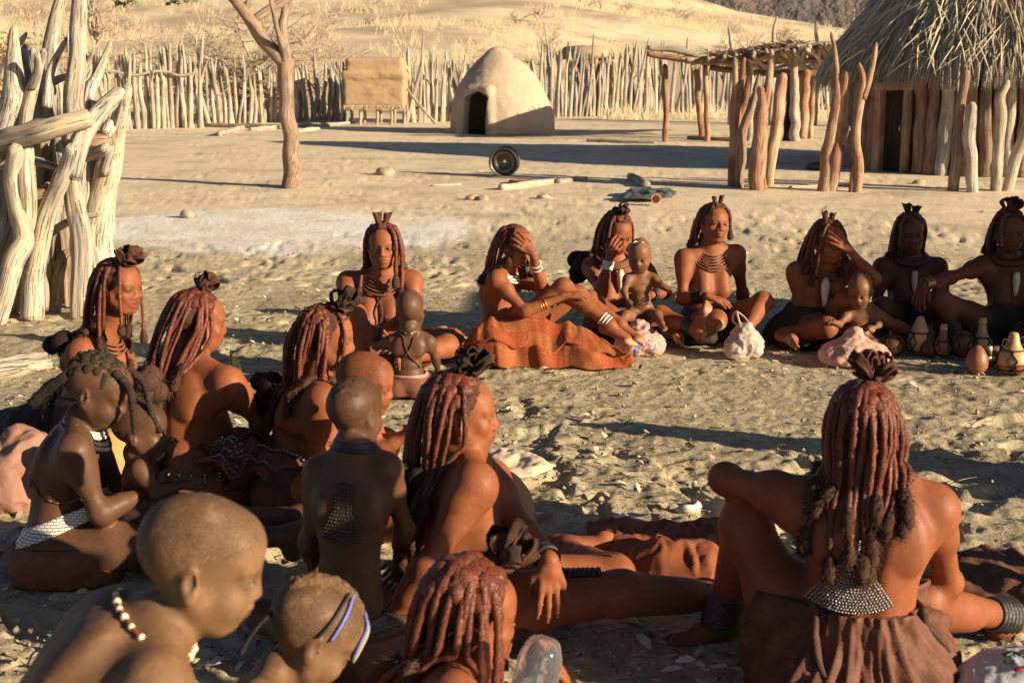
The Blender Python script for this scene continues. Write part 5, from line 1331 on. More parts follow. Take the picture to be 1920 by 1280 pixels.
def p16():
    J = pose(7.8, 1.02, (1163, .10), 15, neck=(1151, 486, -.02), head=(1157, 436, -.08), sR=(1108, 498, -.04), sL=(1201, 496, .02), eR=(1126, 548, -.22), wR=(1143, 484, -.22), eL=(1246, 548, -.10), wL=(1220, 553, -.30),
             kR=(1106, 564, -.34), aR=(1190, 614, -.42), kL=(1238, 592, -.28), aL=(1303, 616, -.46), tL=(1309, 584, -.46))
    p = person(16, 'woman with a fist to her cheek and a fuzzy topknot, a baby in her lap', J, S=1.02, head=(25, 24, 0), mat='ochre', hands={'R': dict(dir=(.35, -.15, .9), palm=(.4, .8, 0), curl=.95), 'L': dict(dir=(-.95, -.2, -.05), palm=(0, .8, -.4), curl=.3)}, bust=.9)
    p.locks(30, .30, .0098, .05, 16, face_gap=72, back=1.1); p.crest('ruffle', 0.065, HIDE_D, 16); p.neck_rings([.066, .074], LEATHER, tr=.014)
    p.puff(p.J['neck'] - p.fw * .12 + p.rt * .16 - UP * .02, .12, FUZZ_D, 16, 8)
    p.wrap('skirt', LEATHER_D, -.09, .10, .04, pleat=.07); p.cuffs('R', .70, .90, 5, BEAD_W, r=.029, tr=.006); p.cuffs('L', .75, .88, 3, BEAD_D, r=.030, tr=.006)
    p.cuffs('L', .72, .95, 6, BEAD_K, 'anklet', .038, .006, 'leg', .004); c = p.sp(.72) + p.fw * .13
    mb = MB(); mb.add(*tube(np.array([c + UP * .06, c + UP * .03, c, c - UP * .05, c - UP * .08]), [.012, .024, .022, .014, .005], 10)); p.add('shell_pendant', mb, SHELL)
def p17():
    J = pose(7.42, .46, (1203, .20), 5, neck=(1200, 512, 0), head=(1199, 480, -.02), sR=(1177, 522, -.02), sL=(1224, 521, 0), eR=(1170, 545, -.06), wR=(1176, 562, -.10), eL=(1240, 535, -.06), wL=(1256, 546, -.10), kR=(1172, 592, -.12), aR=(1160, 606, -.20), kL=(1232, 592, -.12), aL=(1240, 606, -.2))
    p = person(17, 'baby with a tiny tuft in the lap of the woman with the fuzzy topknot', J, S=.46, head=(-12, 16, 0), headS=.84, mat='brown', child=True, belly=1.2, thick=1.18, slump=.02)
    mb = MB(); rs = np.random.default_rng(17)
    for g in (1, -1): mb.add(*tube(np.array([p.hp(.01 * g, .03, .112), p.hp(.02 * g, .045, .125), p.hp(.035 * g, .06, .118)]), .004, 5))
    p.add('hair_tuft', mb, SHELL); p.neck_rings([.06], BEAD_D, tr=.004, drop=0); p.wrap('wrap_cloth', LEATHER_B, -.12, .06, .02, .016)
def p18():
    J = pose(7.7, 1.0, (1325, .10), 10, neck=(1332, 472, 0), head=(1339, 420, -.03), sR=(1283, 484, -.03), sL=(1380, 476, .04), eR=(1279, 560, -.10), wR=(1326, 556, -.26), eL=(1392, 548, .15), wL=(1398, 604, .22), kR=(1343, 600, -.40), aR=(1275, 618, -.22), kL=(1430, 566, -.22), aL=(1398, 620, -.42))
    p = person(18, 'woman with rows of copper neck strings, sitting behind the white carrier bag', J, S=1.0, head=(16, -4, 6), mat='ochre', hands={'R': dict(dir=(.93, -.1, -.28), palm=(0, .3, -1), curl=.2)}, bust=.95)
    p.locks(26, .31, .0098, .045, 18, face_gap=80, back=.9, front=.8); p.crest('ears', 0.058, HIDE_B, 18, pos=(0, .02, .125)); p.neck_rings([.060, .067, .075, .083, .092, .100], LEATHER, tr=.0045)
    p.cuffs('R', .45, .85, 7, BEAD_D, r=.031, tr=.006); p.wrap('skirt', LEATHER_D, -.09, .11, .03, pleat=.06)
def p19():
    J = pose(7.6, 1.02, (1506, .10), 18, neck=(1546, 500, -.06), head=(1554, 452, -.12), sR=(1494, 508, -.06), sL=(1598, 505, -.02), eR=(1500, 578, -.12), wR=(1552, 602, -.24), eL=(1640, 524, -.22), wL=(1592, 468, -.22), kR=(1550, 614, -.36), aR=(1480, 624, -.22), kL=(1588, 560, -.25), aL=(1682, 612, -.20))
    p = person(19, 'woman resting her forehead in her hand, shell pendant on her chest', J, S=1.02, head=(12, 10, -6), mat='ochre', hands={'L': dict(dir=(-.75, -.12, .62), palm=(-.3, .85, -.35), curl=.22), 'R': dict(dir=(.8, -.4, -.2), curl=.4)}, bust=.85)
    p.locks(28, .37, .0098, .05, 19, face_gap=70, back=1.3); p.crest('ears', 0.061, HIDE_D, 19); p.neck_rings([.064, .072, .080], LEATHER, tr=.009)
    p.wrap('skirt', LEATHER_D, -.10, .14, .04, pleat=.08); c = p.sp(.70) + p.fw * .14 + p.rt * .0
    mb = MB(); mb.add(*tube(np.array([c + UP * .08, c + UP * .04, c - UP * .01, c - UP * .07, c - UP * .10]), [.012, .026, .024, .014, .004], 10)); p.add('shell_pendant', mb, SHELL)
def p20():
    J = pose(7.28, .50, (1612, .07), -8, neck=(1613, 577, 0), head=(1612, 545, -.04), sR=(1590, 588, 0), sL=(1637, 588, 0), eR=(1574, 608, -.07), wR=(1562, 604, -.12), eL=(1648, 608, -.06), wL=(1640, 614, -.12), **EXT)
    p = person(20, 'bald toddler with a thin white neck string seated behind the round pale gourd', J, S=.50, head=(-22, 22, 0), headS=.86, mat='brown', child=True, belly=1.2, thick=1.15, slump=.03)
    p.neck_rings([.058], BEAD_W, tr=.004, drop=0)
    p.wrap('loincloth', LEATHER_B, -.10, .07, .01, .012)
def p21():
    J = pose(7.9, 1.03, (1703, .10), 6, neck=(1706, 492, 0), head=(1707, 438, -.03), sR=(1655, 500, 0), sL=(1758, 500, 0), eR=(1642, 578, -.05), wR=(1672, 612, -.22), eL=(1776, 578, -.05), wL=(1752, 612, -.22), kR=(1655, 576, -.33), aR=(1690, 620, -.26), kL=(1764, 576, -.3), aL=(1732, 620, -.24))
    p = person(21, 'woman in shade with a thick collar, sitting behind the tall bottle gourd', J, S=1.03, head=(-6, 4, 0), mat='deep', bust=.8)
    p.locks(28, .36, .0098, .05, 21, face_gap=78, back=.6); p.crest('ears', 0.069, HIDE_D, 21); p.neck_rings([.078], LEATHER_B, 'collar', .020, .0, .25); p.wrap('skirt', LEATHER_D, -.09, .12, .03, pleat=.06)
    c = p.sp(.74) + p.fw * .12; mb = MB(); mb.add(*tube(np.array([c + UP * .05, c, c - UP * .05, c - UP * .08]), [.016, .020, .014, .005], 9)); p.add('shell_pendant', mb, SHELL)
def p22():
    J = pose(7.6, 1.05, (1897, .10), 0, neck=(1892, 490, 0), head=(1893, 434, -.03), sR=(1842, 498, 0), sL=(1944, 498, 0), eR=(1784, 520, -.14), wR=(1730, 534, -.26), eL=(1970, 575, -.05), wL=(1930, 610, -.2), kR=(1762, 562, -.22), aR=(1788, 618, -.22), kL=(1990, 580, -.3), aL=(1930, 626, -.42))
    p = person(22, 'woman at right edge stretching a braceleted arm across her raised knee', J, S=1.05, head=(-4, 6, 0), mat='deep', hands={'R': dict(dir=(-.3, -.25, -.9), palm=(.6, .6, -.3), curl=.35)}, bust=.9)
    p.locks(28, .34, .0098, .05, 22, face_gap=76, back=.6); p.crest('ruffle', 0.073, HIDE_B, 22); p.neck_rings([.082], LEATHER_B, 'collar', .021, .0, .25); p.cuffs('R', .72, .92, 5, COPPER, r=.030, tr=.006); p.wrap('skirt', LEATHER_D, -.09, .12, .03, pleat=.06)
    p.cuffs('R', .80, .97, 5, BEAD_K, 'anklet', .038, .006, 'leg', .004)
    c = p.sp(.74) + p.fw * .12; mb = MB(); mb.add(*tube(np.array([c + UP * .05, c, c - UP * .06, c - UP * .09]), [.016, .022, .014, .005], 9)); p.add('shell_pendant', mb, SHELL)
# ---- left side of the ring
def p1():
    J = pose(5.5, 1.04, (168, .11), 70, neck=(190, 632, 0), head=(224, 538, -.04), sR=(152, 662, -.13), sL=(218, 652, .14), eR=(170, 770, -.15), wR=(262, 790, -.12), eL=(270, 760, .1), wL=(330, 770, -.05), **CROSS)
    p = person(1, 'woman nearest the log fence with a flower shaped leather headpiece', J, S=1.04, head=(66, 4, 0), headS=.95, mat='ochre')
    p.locks(28, .42, .0082, .05, 1, face_gap=72, back=.25); p.crest('ruffle', 0.090, HIDE_B, 1, pos=(0, .035, .112), tiltb=-.5); p.neck_rings([.064, .072, .080], LEATHER, tr=.006)
    p.puff(p.J['neck'] - p.fw * .15 - UP * .06 + p.rt * .1, .085, FUZZ_D, 1, 6); p.wrap('skirt', LEATHER_B, -.09, .10, .03, pleat=.06); p.headband(LEATHER, .072, .5)
def p2():
    J = pose(4.6, 1.04, (343, .11), 152, neck=(360, 690, .02), head=(374, 602, .06), sR=(426, 718, -.08), sL=(290, 714, .10), eR=(490, 792, .04), wR=(474, 850, .22), eL=(292, 822, .16), wL=(345, 862, .30), **CROSS)
    p = person(2, 'woman with a broad bare back, locks gathered in a brown puff at her shoulder', J, S=1.04, head=(112, 10, 0), headS=.92, mat='ochre', slump=.06)
    p.locks(30, .38, .0082, .05, 2, face_gap=64, back=.5, gather=(at(285, 712, p.J['pel'][1] - .12), .03)); p.crest('ruffle', 0.069, HIDE_B, 2, pos=(0, 0, .116)); p.neck_rings([.060, .067, .074], LEATHER, tr=.006, tilt=.1)
    p.puff(at(276, 715, p.J['pel'][1] - .14), .068, FUZZ, 2, 9)
    v, o = p.wrap('skirt', LEATHER, -.09, .125, .04, pleat=.05); mb = MB()
    for i in range(0, 56):
        q = p.J['pel'] + (v[4, i] - p.J['pel']) * 1.05
        if i % 2 == 0:
            for j in range(7): mb.add(*blob(q - UP * .011 * j + (v[5, i] - v[4, i]) * .0, .0055, 6, 4))
    p.add('tin_beads', mb, BEAD_M, o)
def p3():
    J = pose(4.62, 1.04, (560, .11), 85, neck=(590, 724, 0), head=(613, 634, -.02), sR=(603, 752, -.15), sL=(606, 738, .16), eR=(590, 868, -.14), wR=(668, 876, -.18), eL=(640, 850, .12), wL=(700, 850, -.02), **CROSS)
    p = person(3, 'woman in right profile with a black frilled headpiece and cords round her back', J, S=1.04, head=(92, 6, 0), headS=.94, mat='ochre', hands={'R': dict(curl=.5)})
    p.locks(28, .42, .0082, .055, 3, face_gap=72, back=.3, gather=(p.J['head'] - p.hy * .07 + p.rt * .05, .02)); p.crest('ruffle', 0.084, HIDE_D, 3, pos=(0, .03, .110), tiltb=-.3); p.neck_rings([.062, .069, .077], LEATHER, tr=.006)
    p.puff(at(500, 722, p.J['pel'][1] + .0), .07, FUZZ_D, 3, 6); p.wrap('skirt', LEATHER_B, -.09, .08, .03, pleat=.06); p.headband(LEATHER_B, .05, .6)
    mb = MB()
    for dz in (0, .012): 
        c = p.sp(.52) - UP * dz; q = np.array([c + (p.rt * math.cos(a) + p.fw * math.sin(a)) * .16 for a in np.linspace(0, 2 * math.pi, 40)])
        for _ in range(12): d = p.F.sample(q); q = q - p.F.grad(q) * np.clip(d - .003, -.03, .03)[:, None] * .8
        mb.add(*tube(q, .0035, 5))
    p.add('back_cord', mb, LEATHER)
def p4():
    J = pose(3.9, .93, (116, .10), 90, neck=(152, 806, 0), head=(184, 735, -.02), sR=(140, 846, -.13), sL=(166, 832, .12), eR=(186, 962, -.13), wR=(282, 918, -.02), eL=(232, 930, .14), wL=(306, 912, .10), kR=(335, 1010, -.09), aR=(540, 1005, -.09), kL=(342, 975, .10), aL=(556, 968, .12), tR=(560, 975, -.09), tL=(578, 935, .12))
    p = person(4, 'girl with two dusty plaits falling over her face, a patterned white hip belt', J, S=.93, head=(84, 22, 0), headS=.96, mat='dark', child=True, slump=.07, hands={'R': dict(dir=(.85, .35, .1), palm=(-.2, .9, .2), curl=.85), 'L': dict(dir=(.7, -.7, .1), palm=(-.4, -.9, 0), curl=.85)}, h=.005)
    # close-cropped plaited crown with two ropes falling forward
    k = p.hd; ax = np.array([p.hx, p.hy, p.hz]); F = Field(p.J['head'] - .15, p.J['head'] + .15, .005)
    F.ell(p.hp(0, -.014, .044), V(.070, .096, .075) * k, ax, .01); F.box(p.hp(0, 0, -.110), V(.2, .2, .135) * k, ax, .01, .012, -1)
    v, f = F.mesh(); l = (v - p.J['head']) @ ax.T; row = np.abs(np.sin(l[:, 0] * 190)) * np.abs(np.sin(l[:, 1] * 110 + np.sign(np.sin(l[:, 0] * 190)) * 1.2)); v = v + (row * .010 + fbm(v * 60, 2, 4) * .004)[:, None] * np.array([nrm(q) for q in v - p.J['head']])
    h = link('hair', new_mesh('hair', v - p.origin, f), BRAID, p.o); p.hair = h
    mb = MB(); rs = np.random.default_rng(4)
    for pts in ([p.hp(.04, .04, .095), p.hp(.045, .10, .070), p.hp(.05, .135, .01), p.hp(.05, .165, -.06)], [p.hp(-.03, .05, .10), p.hp(-.03, .12, .07), p.hp(-.02, .17, .0), p.hp(-.02, .22, -.05)]):
        path = catmull(pts, 40); t = np.arange(40); rad = .0105 * (1 + .28 * np.abs(np.sin(t * .72))) * np.linspace(1.1, .65, 40); mb.add(*tube(path, rad, 8)); p.fur(mb, path, rad * .9, 260, .008, rs)
    p.add('plait', mb, BRAID, h); mb = MB()
    for i, pts in enumerate(([p.hp(.05, -.09, .03), p.hp(.06, -.13, -.03), p.hp(.07, -.16, -.09)], [p.hp(-.03, -.10, .02), p.hp(-.03, -.14, -.05), p.hp(-.03, -.15, -.12)], [p.hp(.01, -.105, .01), p.hp(.01, -.13, -.06), p.hp(.01, -.13, -.13)])):
        path = catmull(pts, 16); rad = .014 * (1 + .25 * np.abs(np.sin(np.arange(16) * .9))); mb.add(*tube(path, rad, 8)); p.fur(mb, path, rad, 140, .014, rs)
    p.add('hair_tail', mb, FUZZ_D, h)
    p.neck_rings([.056, .063], BEAD_W, tr=.007, tilt=.15, drop=.0); p.neck_rings([.072, .08], BEAD_D, 'dark_necklace', .008, .02); 
    pat = NT('patterned_beadwork'); co = pat.coord(); w = pat.n('TexBrick'); w.inputs['Scale'].default_value = 30; w.inputs['Mortar Size'].default_value = .03; w.inputs['Color1'].default_value = (0, 0, 0, 1); w.inputs['Color2'].default_value = (.1, .1, .1, 1); w.inputs['Mortar'].default_value = (1, 1, 1, 1); mp_ = pat.n('Mapping'); mp_.inputs['Rotation'].default_value = (math.pi / 2, 0, 0); pat.l(co, mp_.inputs[0]); pat.l(mp_.outputs[0], w.inputs['Vector']); pat = pat.done(pat.ramp(w.outputs['Color'], [(.4, (.70, .65, .57)), (.6, (.06, .04, .035))]), .6)
    p.wrap('bead_belt', pat, .055, .100, 0, .010, m=6, tilt=V(-.30, 0, 0)); p.wrap('hide_apron', LEATHER, -.10, .03, .03, .010, pleat=.05)
    mb = MB(); c = p.sp(.45); q = np.array([c + (p.rt * math.cos(a) + p.fw * math.sin(a)) * .15 for a in np.linspace(0, 2 * math.pi, 40)])
    for _ in range(12): d = p.F.sample(q); q = q - p.F.grad(q) * np.clip(d - .003, -.03, .03)[:, None] * .8
    mb.add(*tube(q, .003, 5)); p.add('waist_cord', mb, LEATHER)
def p5():
    J = pose(3.93, .47, (268, .20), 88, neck=(264, 865, 0), head=(264, 808, -.01), sR=(262, 880, -.075), sL=(270, 876, .075), eR=(294, 924, -.10), wR=(340, 910, -.07), eL=(305, 876, .07), wL=(318, 848, .02), kR=(342, 948, -.06), aR=(398, 958, -.05), kL=(342, 944, .08), aL=(400, 952, .07))
    p = person(5, 'bald baby with hand at mouth in the arms of the girl with plaits', J, S=.47, head=(92, 4, 0), headS=.80, mat='dark', child=True, belly=1.2, thick=1.22, slump=.02, bare_head='stubble', hands={'L': dict(dir=(.2, 0, .9), curl=.8), 'R': dict(dir=(.9, .1, 0), curl=.5)})
    p.neck_rings([.062], BEAD_R, tr=.005, drop=0); p.wrap('loincloth', LEATHER_D, -.12, .05, .02, .014)
def p9():
    J = pose(4.22, .62, (668, .10), 95, neck=(682, 772, 0), head=(686, 722, 0), sR=(684, 796, -.10), sL=(690, 790, .10), eR=(716, 842, -.14), wR=(764, 818, -.14), eL=(720, 830, .1), wL=(760, 812, .04), **CROSS)
    p = person(9, 'bald child half hidden behind the cropped child, arms reaching right', J, S=.62, head=(82, 8, 0), headS=.9, mat='ochre', child=True, thick=1.1, bare_head='stubble', hands={'R': dict(dir=(.8, 0, -.3), curl=.7)})
    p.neck_rings([.058], BEAD_W, tr=.005, drop=0); p.wrap('loincloth', LEATHER_B, -.10, .07, .01, .012)
def p8():
    J = pose(3.02, .72, (652, .085), 172, neck=(664, 848, .0), head=(666, 776, .03), sL=(600, 884, .02), sR=(724, 878, -.01), eL=(578, 1012, .04), wL=(590, 1075, .18), eR=(758, 990, .08), wR=(745, 1060, .24), kL=('b', -.36, .16, .12), aL=('b', -.02, .32, .06), kR=('b', .32, .20, .12), aR=('b', .02, .42, .06))
    p = person(8, 'child seen from behind with a strip of cropped hair and a bead fan', J, S=.72, head=(150, 6, 0), headS=.76, mat='dark', child=True, slump=.03, bare_head='stubble', h=.005)
    k = p.hd; ax = np.array([p.hx, p.hy, p.hz]); F = Field(p.J['head'] - .15, p.J['head'] + .15, .0045)
    F.ell(p.hp(0, -.014, .042), V(.071, .096, .078) * k, ax, .01); F.box(p.hp(0, 0, -.095), V(.2, .2, .150) * k, ax, .01, .012, -1)
    v, f = F.mesh(); l = (v - p.J['head']) @ ax.T; keep = None
    v = v + (fbm(v * 80, 3, 4) * .007 + .002)[:, None] * np.array([nrm(q) for q in v - p.J['head']]); h = link('hair', new_mesh('hair', v - p.origin, f), FUZZ, p.o)
    p.neck_rings([.060, .066, .072], BEAD_D, tr=.008, drop=-.016, tilt=.05); mb = MB()
    v, f = ring(lerp(p.J['neck'], p.J['head'], .12) + UP * .0, p.up, .072 * p.S, .011 * p.S, 30, 7); mb.add(v[7 * 0:], f); 
    p.fan(17, .88, .60, .55, .020, .050, BEAD_K, LEATHER_D, .0066, .0027, 0.0, .25, .55)
    v, o = p.wrap('hide_apron', LEATHER, -.10, .05, .04, .012, pleat=.06); p.wrap('bead_belt', BEAD_K, .070, .110, 0, .014, m=5)
def p10():
    J = pose(3.3, 1.03, (846, .11), 88, neck=(872, 872, 0), head=(864, 776, 0), sR=(890, 908, -.16), sL=(918, 898, .15), eR=(802, 1060, -.23), wR=(716, 1192, -.20), eL=(984, 1000, -.04), wL=(1030, 1050, -.25), kR=(1165, 1112, -.10), aR=(1400, 1118, .02), tR=(1440, 1080, .05), kL=(1150, 1078, .20), aL=(1060, 1130, .48))
    p = person(10, 'woman in right profile leaning on a straight arm, tufted locks over her shoulder', J, S=1.03, head=(93, 4, 0), headS=.93, mat='ochre', slump=.03, hands={'R': dict(dir=(-.35, -.1, -.55), palm=(-.3, .1, -.9), curl=.15), 'L': dict(dir=(.10, -.22, -1), palm=(-.25, .95, 0), curl=.25)}, h=.005, bust=.9)
    p.locks(24, .45, .0092, .065, 10, face_gap=72, back=.15, knob=1.25); p.crest('ruffle', 0.073, HIDE_D, 10, pos=(0, .012, .115)); p.neck_rings([.064, .070, .077], LEATHER, tr=.006)
    p.puff(p.J['neck'] - p.fw * .14 + p.rt * .10 - UP * .04, .075, FUZZ_D, 10, 7)
    p.wrap('skirt', LEATHER_B, -.10, .06, .03, pleat=.06); p.cuffs('L', .80, .92, 3, BEAD_D, r=.030, tr=.006); p.cuffs('R', .9, .97, 2, BEAD_M, r=.029, tr=.005); p.cuffs('R', .72, .97, 11, BEAD_K, 'anklet', .039, .0058, 'leg', .004)
    th = lerp(p.J['hR'], p.J['kR'], .72) + UP * .075
    gb = MB()
    for i in range(12):
        for j in range(7):
            q = th + V(.012 * i - .07, .011 * j - .02, .03)
            for _ in range(14): q = q - p.F.grad(q[None])[0] * np.clip(p.F.sample(q[None])[0] - .006, -.02, .02)
            gb.add(*blob(q, .0090, 6, 4))
    p.add('bead_strip', gb, BEAD_D)
def p11():
    J = pose(2.25, .97, (770, .11), 95, neck=(838, 1272, 0), head=(884, 1152, .02), sR=(850, 1318, -.15), sL=(880, 1300, .16), eR=(960, 1480, -.16), wR=(1060, 1420, -.02), eL=(1010, 1420, .14), wL=(1066, 1325, .04), **CROSS)
    p = person(11, 'woman in front seen from above with a torn dark headpiece, holding the bottle', J, S=.97, head=(110, 14, 0), headS=.88, mat='ochre', slump=.06, hands={'L': dict(dir=(-.15, -.05, 1), palm=(-.95, -.25, 0), curl=.55)}, h=.005)
    p.locks(26, .40, .0095, .06, 11, face_gap=68, back=.2, knob=1.4); p.crest('ruffle', 0.077, HIDE_D, 11, pos=(-.01, .045, .118), tiltb=-.2); p.neck_rings([.066, .074], LEATHER, tr=.006); p.wrap('skirt', LEATHER_B, -.10, .08, .03, pleat=.06)
LEATHER_P = hairmat('pleated_leather', (.10, .034, .018), (.21, .075, .040), .7, .6, 26)
def p12():
    J = pose(2.85, 1.05, (1602, .11), 178, neck=(1634, 908, .02), head=(1617, 800, .05), sL=(1503, 940, .06), sR=(1748, 952, .0), eL=(1358, 896, .17), wL=(1440, 938, .36), eR=(1776, 1090, .18), wR=(1706, 1130, .36), kL=(1398, 985, .18), aL=(1352, 1172, .36), tL=(1290, 1200, .34), kR=(1722, 1130, .18), aR=(1888, 1212, .40), tR=(1960, 1240, .45))
    p = person(12, 'woman near right, bare back with a wide fan of metal beads below long locks', J, S=1.05, head=(166, 4, 0), headS=.89, mat='ochre', slump=.05, h=.005)
    p.locks(28, .39, .0088, .055, 12, face_gap=62, back=.0, knob=1.2, gather=(p.J['head'] - p.fw * .10 - p.rt * .045, .022)); p.crest('ruffle', 0.073, HIDE_B, 12, pos=(.025, -.005, .125)); p.neck_rings([.060, .067, .074, .081], LEATHER, tr=.006, tilt=.12, drop=-.01)
    v, o = p.wrap('skirt', LEATHER_P, -.105, .150, .05, pleat=.085, m=24, n=150); p.cuffs('L', .66, .98, 10, BEAD_K, 'anklet', .038, .0078, 'leg', .008); p.cuffs('R', .80, .98, 6, BEAD_K, 'anklet', .038, .0075, 'leg', .006)
    p.fan(26, .76, .42, .30, .010, .096, BEAD_M, LEATHER_B, .0070, .0034, -.035)
    c = p.J['pel']; p.strand([c + UP * .17 - p.rt * .12 - p.fw * .09, c + UP * .06 - p.rt * .10 - p.fw * .17, c - p.rt * .03 - p.fw * .19 - UP * .04, c - UP * .09 + p.fw * -.20], .012, LEATHER_B, 'hip_strap', .016)
    p.strand([c + UP * .16 + p.rt * .13 - p.fw * .03, c + UP * .05 + p.rt * .17 + p.fw * .02, c - UP * .05 + p.rt * .22 + p.fw * .06], .012, LEATHER_D, 'hip_strap', .016)
    p.strand([c + UP * .02 - p.rt * .16 - p.fw * .13, c - UP * .015 - p.fw * .21, c + UP * .0 + p.rt * .15 - p.fw * .12], .012, LEATHER, 'hip_strap', .018)
    p.cuffs('R', .05, .12, 1, LEATHER, r=.04)
# ---- nearest children, lower left
def p6():
    J = pose(1.72, .88, (70, .46), 95, neck=(288, 1188, -.01), head=(380, 1062, .01), sR=(292, 1292, -.125), sL=(250, 1225, .13), eR=(350, 1480, -.16), wR=(470, 1560, -.10), eL=(320, 1440, .15), wL=(440, 1500, .1), kR=('b', .12, .34, .06), aR=('b', .12, -.02, .06), kL=('b', -.12, .34, .06), aL=('b', -.12, -.02, .06))
    p = person(6, 'shaven headed boy in the near left corner with a pale bead necklace', J, S=.88, head=(97, 15, 0), headS=.86, mat='dusty', child=True, female=False, slump=.07, bare_head='stubble', h=.004)
    mb = MB(); c = lerp(p.J['neck'], p.J['head'], .10); n = 40; q = []
    axis = nrm(p.J['head'] - p.J['neck']); xx = nrm(p.rt - axis * p.rt.dot(axis)); yy = np.cross(axis, xx); c = p.J['neck'] + axis * .012
    for i in range(n):
        a = i * 2 * math.pi / n; d_ = xx * math.cos(a) + yy * math.sin(a); rr_ = np.linspace(.13, .03, 80); pts = c + d_ * rr_[:, None]; sd = p.F.sample(pts); hit = np.argmax(sd < .004) if (sd < .004).any() else 40
        q.append(c + d_ * min(rr_[hit], .085))
    q = np.array(q)
    for _ in range(3): q = (np.roll(q, 1, 0) + 2 * q + np.roll(q, -1, 0)) / 4
    mb2 = MB(); mb2.add(*tube(np.vstack([q, q[:1]]), .0028, 6, False))
    nk = p.add('necklace', mb2, BEAD_R)
    for i in range(0, n, 2): mb.add(*blob(q[i], .0062 if i % 4 else .005, 8, 6))
    p.add('beads', mb, SHELL, nk); p.wrap('loincloth', LEATHER_B, -.12, .05, .02, .012)
def p7():
    J = pose(2.2, .62, (440, .10), 100, neck=(512, 1272, 0), head=(584, 1192, .02), sR=(482, 1312, -.10), sL=(520, 1290, .11), eR=(540, 1420, -.12), wR=(620, 1450, -.08), eL=(560, 1400, .12), wL=(640, 1430, .08), **CROSS)
    p = person(7, 'small child bending forward with blue threads in a ginger strip of hair', J, S=.62, head=(112, 34, 0), headS=.86, mat='dusty', child=True, thick=1.08, slump=.06, bare_head='stubble', h=.004)
    k = p.hd; F = Field(p.J['head'] - .16, p.J['head'] + .16, .004)
    for a in np.linspace(R(28), R(150), 16): F.ell(p.hp(0, -.012 + .090 * math.cos(a), .034 + .080 * math.sin(a)), .021 * k, None, .01)
    v, f = F.mesh(); v = v + (fbm(v * 90, 3, 4) * .008)[:, None] * np.array([nrm(q) for q in v - p.J['head']])
    h = link('hair', new_mesh('hair', v - p.origin, f), hairmat('ginger_fuzz', (.10, .055, .028), (.24, .13, .06), .95, 1.0, 150), p.o)
    for col, pts in (((.16, .17, .55), [(.012, .03, .122), (.04, .02, .105), (.064, .012, .066), (.074, .010, .026)]), ((.02, .02, .03), [(.012, .018, .124), (.05, .0, .098), (.070, -.012, .055), (.078, -.02, .022)]), ((.16, .17, .50), [(.006, .075, .098), (.03, .088, .076), (.044, .088, .040), (.046, .092, .004)]), ((.45, .40, .12), [(.0, .078, .096), (.02, .098, .07), (.032, .100, .03), (.034, .100, -.004)])):
        mb = MB(); pp = catmull([p.hp(*q) for q in pts], 16)
        for _ in range(12): pp = pp + p.F.grad(pp) * np.clip(.004 - p.F.sample(pp), 0, .02)[:, None]
        mb.add(*tube(pp, .0032, 6)); p.add('hair_thread', mb, m_simple('thread', col, .6, .1), h)
    mb = MB(); mb.add(*tube(catmull([p.hp(.0, -.098, .03), p.hp(.02, -.125, -.03), p.hp(.03, -.13, -.09)], 12), [.004] * 10 + [.006, .006], 7)); p.add('plait', mb, FUZZ_D, h)
    p.neck_rings([.062], BEAD_M, tr=.004, drop=.0); p.wrap('loincloth', LEATHER_B, -.10, .07, .01, .012)
def p0():                                        # unseen figure added outside the frame to cast shade on the near row
    x, y = 1.62, 1.99; s_ = .80; J = {'pel': V(x, y, .86), 'neck': V(x, y, 1.36), 'head': V(x, y, 1.52), 'sR': V(x + .05, y - .18, 1.32), 'sL': V(x - .05, y + .18, 1.32), 'eR': V(x + .05, y - .24, 1.06), 'wR': V(x - .05, y - .22, .84), 'eL': V(x, y + .24, 1.06), 'wL': V(x - .06, y + .22, .84), 'kR': V(x, y - .1, .46), 'aR': V(x, y - .1, .08), 'kL': V(x, y + .1, .46), 'aL': V(x, y + .1, .08)}
    J = {k: V(x, y, 0) + (v - V(x, y, 0)) * s_ for k, v in J.items()}; J['hips_right'] = V(0.2, -1, 0)
    p = person(0, 'unseen standing child added at the right to shade the near row', J, S=s_, head=(-90, 0, 0), mat='deep', child=True, h=.012); p.wrap('skirt', LEATHER_B, -.35, .08, .06, .02)
import os
ONLY = os.environ.get('ONLY')
for fn in (p13, p14, p15, p16, p17, p18, p19, p20, p21, p22, p1, p2, p3, p4, p5, p9, p8, p10, p11, p12, p6, p7, p0):
    if ONLY and fn.__name__ not in ONLY.split(','): continue
    fn()
def copy_person(src, loc, rz, label):             # copies beyond the right edge: a seated neighbour, an added shadow caster
    r = src.o.copy(); COL.objects.link(r); r.location = loc; r.rotation_euler = (0, 0, rz); r['label'] = label
    for c in src.o.children:
        d = c.copy(); COL.objects.link(d); d.parent = r
        for g in c.children:
            e = g.copy(); COL.objects.link(e); e.parent = d
    return r
if 21 in PEOPLE:
    copy_person(PEOPLE[21], (2.62, 4.46, 0), R(-62), 'woman with a thick neck collar seated beyond the right edge')
if 0 in PEOPLE:
    q_ = copy_person(PEOPLE[0], (2.02, 3.28, 0), R(20), 'unseen taller copy of the standing child, added to shade the left sitters'); q_.scale = (1.2, 1.2, 1.22)  # second unseen figure, added to cast shade over the left sitters
print('POSES'); 
for q in LOG: print(q)
print('people built', round(time.time() - T0, 1), 's')
